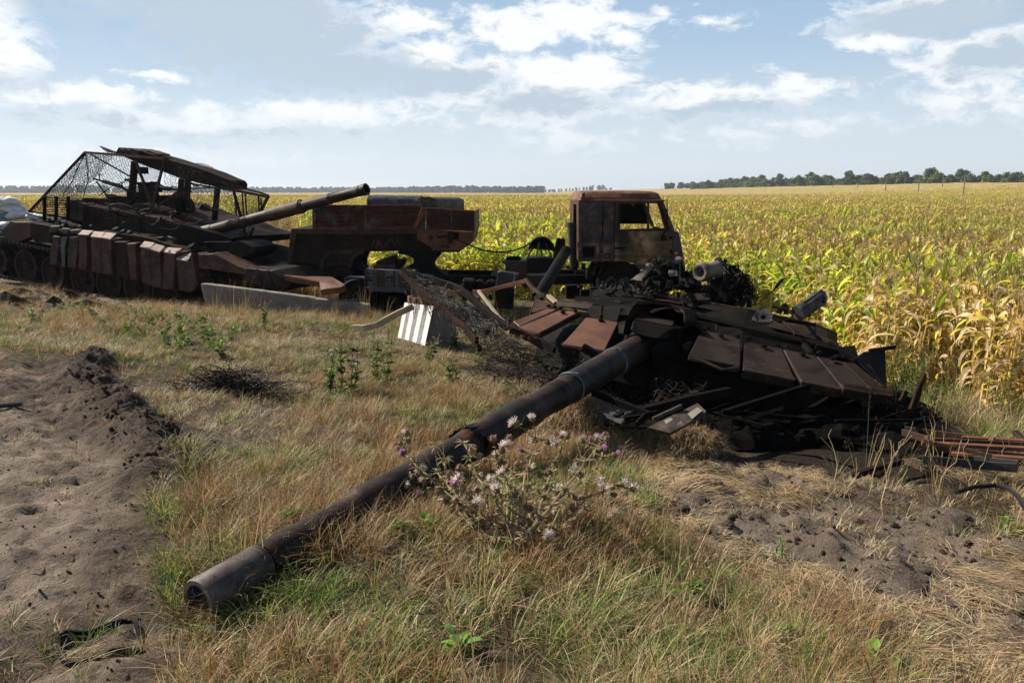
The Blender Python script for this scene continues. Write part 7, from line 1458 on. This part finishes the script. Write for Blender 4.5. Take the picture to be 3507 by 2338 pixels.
def head_mesh(kind, seed):
    r = random.Random(seed); b = MB(); b.col = (1, 1, 1)
    for ring, (z_, rr) in enumerate(((-.018, .004), (-.012, .010), (-.004, .0115), (.003, .008))): pass
    prof = [(-.018, .003), (-.012, .0095), (-.004, .011), (.004, .007)]; b.col = (.20, .16, .09) if kind != 't' else (.26, .18, .12); b.lathe((0, 0, 0), (0, 0, 1), prof, 9)
    for k in range(26): a = r.uniform(0, 6.28); z_ = r.uniform(-.014, .002); d = Vector((math.cos(a), math.sin(a), .6)); p = Vector((math.cos(a) * .010, math.sin(a) * .010, z_)); u = Vector((-math.sin(a), math.cos(a), 0)) * .0015; b.col = jit((.30, .22, .14), .3, r); b.add([p - u, p + u, p + d * .006], [(0, 1, 2)])
    f = MB(); f.col = (1, 1, 1); n, Lf_, sp = {'p': (60, .017, .7), 'w': (90, .021, 1.3), 't': (34, .010, .8)}[kind]
    for k in range(n):
        a = r.uniform(0, 6.28); e = r.random() * sp; d = Vector((math.cos(a) * math.sin(e), math.sin(a) * math.sin(e), math.cos(e))); p = Vector((math.cos(a) * .004, math.sin(a) * .004, .002)); u = d.orthogonal().normalized() * (.0009 if kind != 't' else .0012); f.col = jit({'p': PK, 'w': WH, 't': TN}[kind], .25, r); b0 = d * Lf_ * r.uniform(.6, 1.1); f.add([p - u * .5, p + u * .5, p + b0 + u, p + b0 - u], [(0, 1, 2, 3)])
    return build_local(b, 'flower_head', M['leaf']), build_local(f, 'petals', M['petal'])
for kd in 'pwt': hd[kd] = [head_mesh(kd, ord(kd) + j) for j in range(2)]
for (x_, y_, kd) in heads:
    best = min(mains.values(), key=lambda P: min((Vector((q.x / q.y, (q.z - CAMZ) / q.y, 0)) - Vector((ray(x_, y_).x / ray(x_, y_).y, ray(x_, y_).z / ray(x_, y_).y, 0))).length for q in P[4:]))
    q = min(best[3:], key=lambda q: (Vector((q.x / q.y, (q.z - CAMZ) / q.y, 0)) - Vector((ray(x_, y_).x / ray(x_, y_).y, ray(x_, y_).z / ray(x_, y_).y, 0))).length)
    p = at(0, x_, y_, q.y + r.uniform(-.12, .08)); P = wander(q, p, 5, .12, r); stems.col = jit((.22, .19, .09), .2, r); stems.tube(P, [.0035, .003, .003, .0025, .002, .002], 4)
    for _ in range(18): qq = P[r.randrange(1, 6)]; a = r.uniform(0, 6.28); leafy(lv, qq, Vector((math.cos(a), math.sin(a), r.uniform(-.2, .8))), r.uniform(.012, .035), r.uniform(.004, .009), jit(r.choice([(.34, .26, .16), (.18, .22, .08), (.42, .34, .22)]), .25, r), r)
    hm, pm = hd[kd][r.randrange(2)]; d = (P[-1] - P[-2]).normalized() + Vector((r.uniform(-.3, .3), r.uniform(-.3, .3), .5)); s1 = r.uniform(1.1, 1.65)
    o = bpy.data.objects.new('flower_head', hm); COL.objects.link(o); o.parent = TH; o.location = p - TH.location; o.rotation_euler = d.to_track_quat('Z', 'Y').to_euler(); o.scale = (s1,) * 3
    if kd == 'p': o['label'] = 'purple thistle flower in bloom'
    c_ = bpy.data.objects.new('petals', pm); COL.objects.link(c_); c_.parent = o
tag(stems.build('stems', M['leaf'], TH), kind='stuff'); tag(lv.build('withered_leaves', M['leaf'], TH), kind='stuff')

# ------------------------------------------------------------------ air
hz = bpy.data.meshes.new('haze'); mbz = MB().bx((0, 2300, 24.2), 11000, 5900, 53); hz.from_pydata(mbz.v, [], mbz.f)
ho = bpy.data.objects.new('haze', hz); COL.objects.link(ho); tag(ho, kind='stuff'); ho.display_type = 'WIRE'
mh = bpy.data.materials.new('haze_air'); mh.use_nodes = True; g = N(mh.node_tree)
vol = g.n('ShaderNodeVolumePrincipled', ins={'Color': (.80, .89, 1.0, 1), 'Density': .0002, 'Anisotropy': .3}); g.t.links.new(vol.outputs[0], g.n('ShaderNodeOutputMaterial').inputs['Volume']); hz.materials.append(mh)
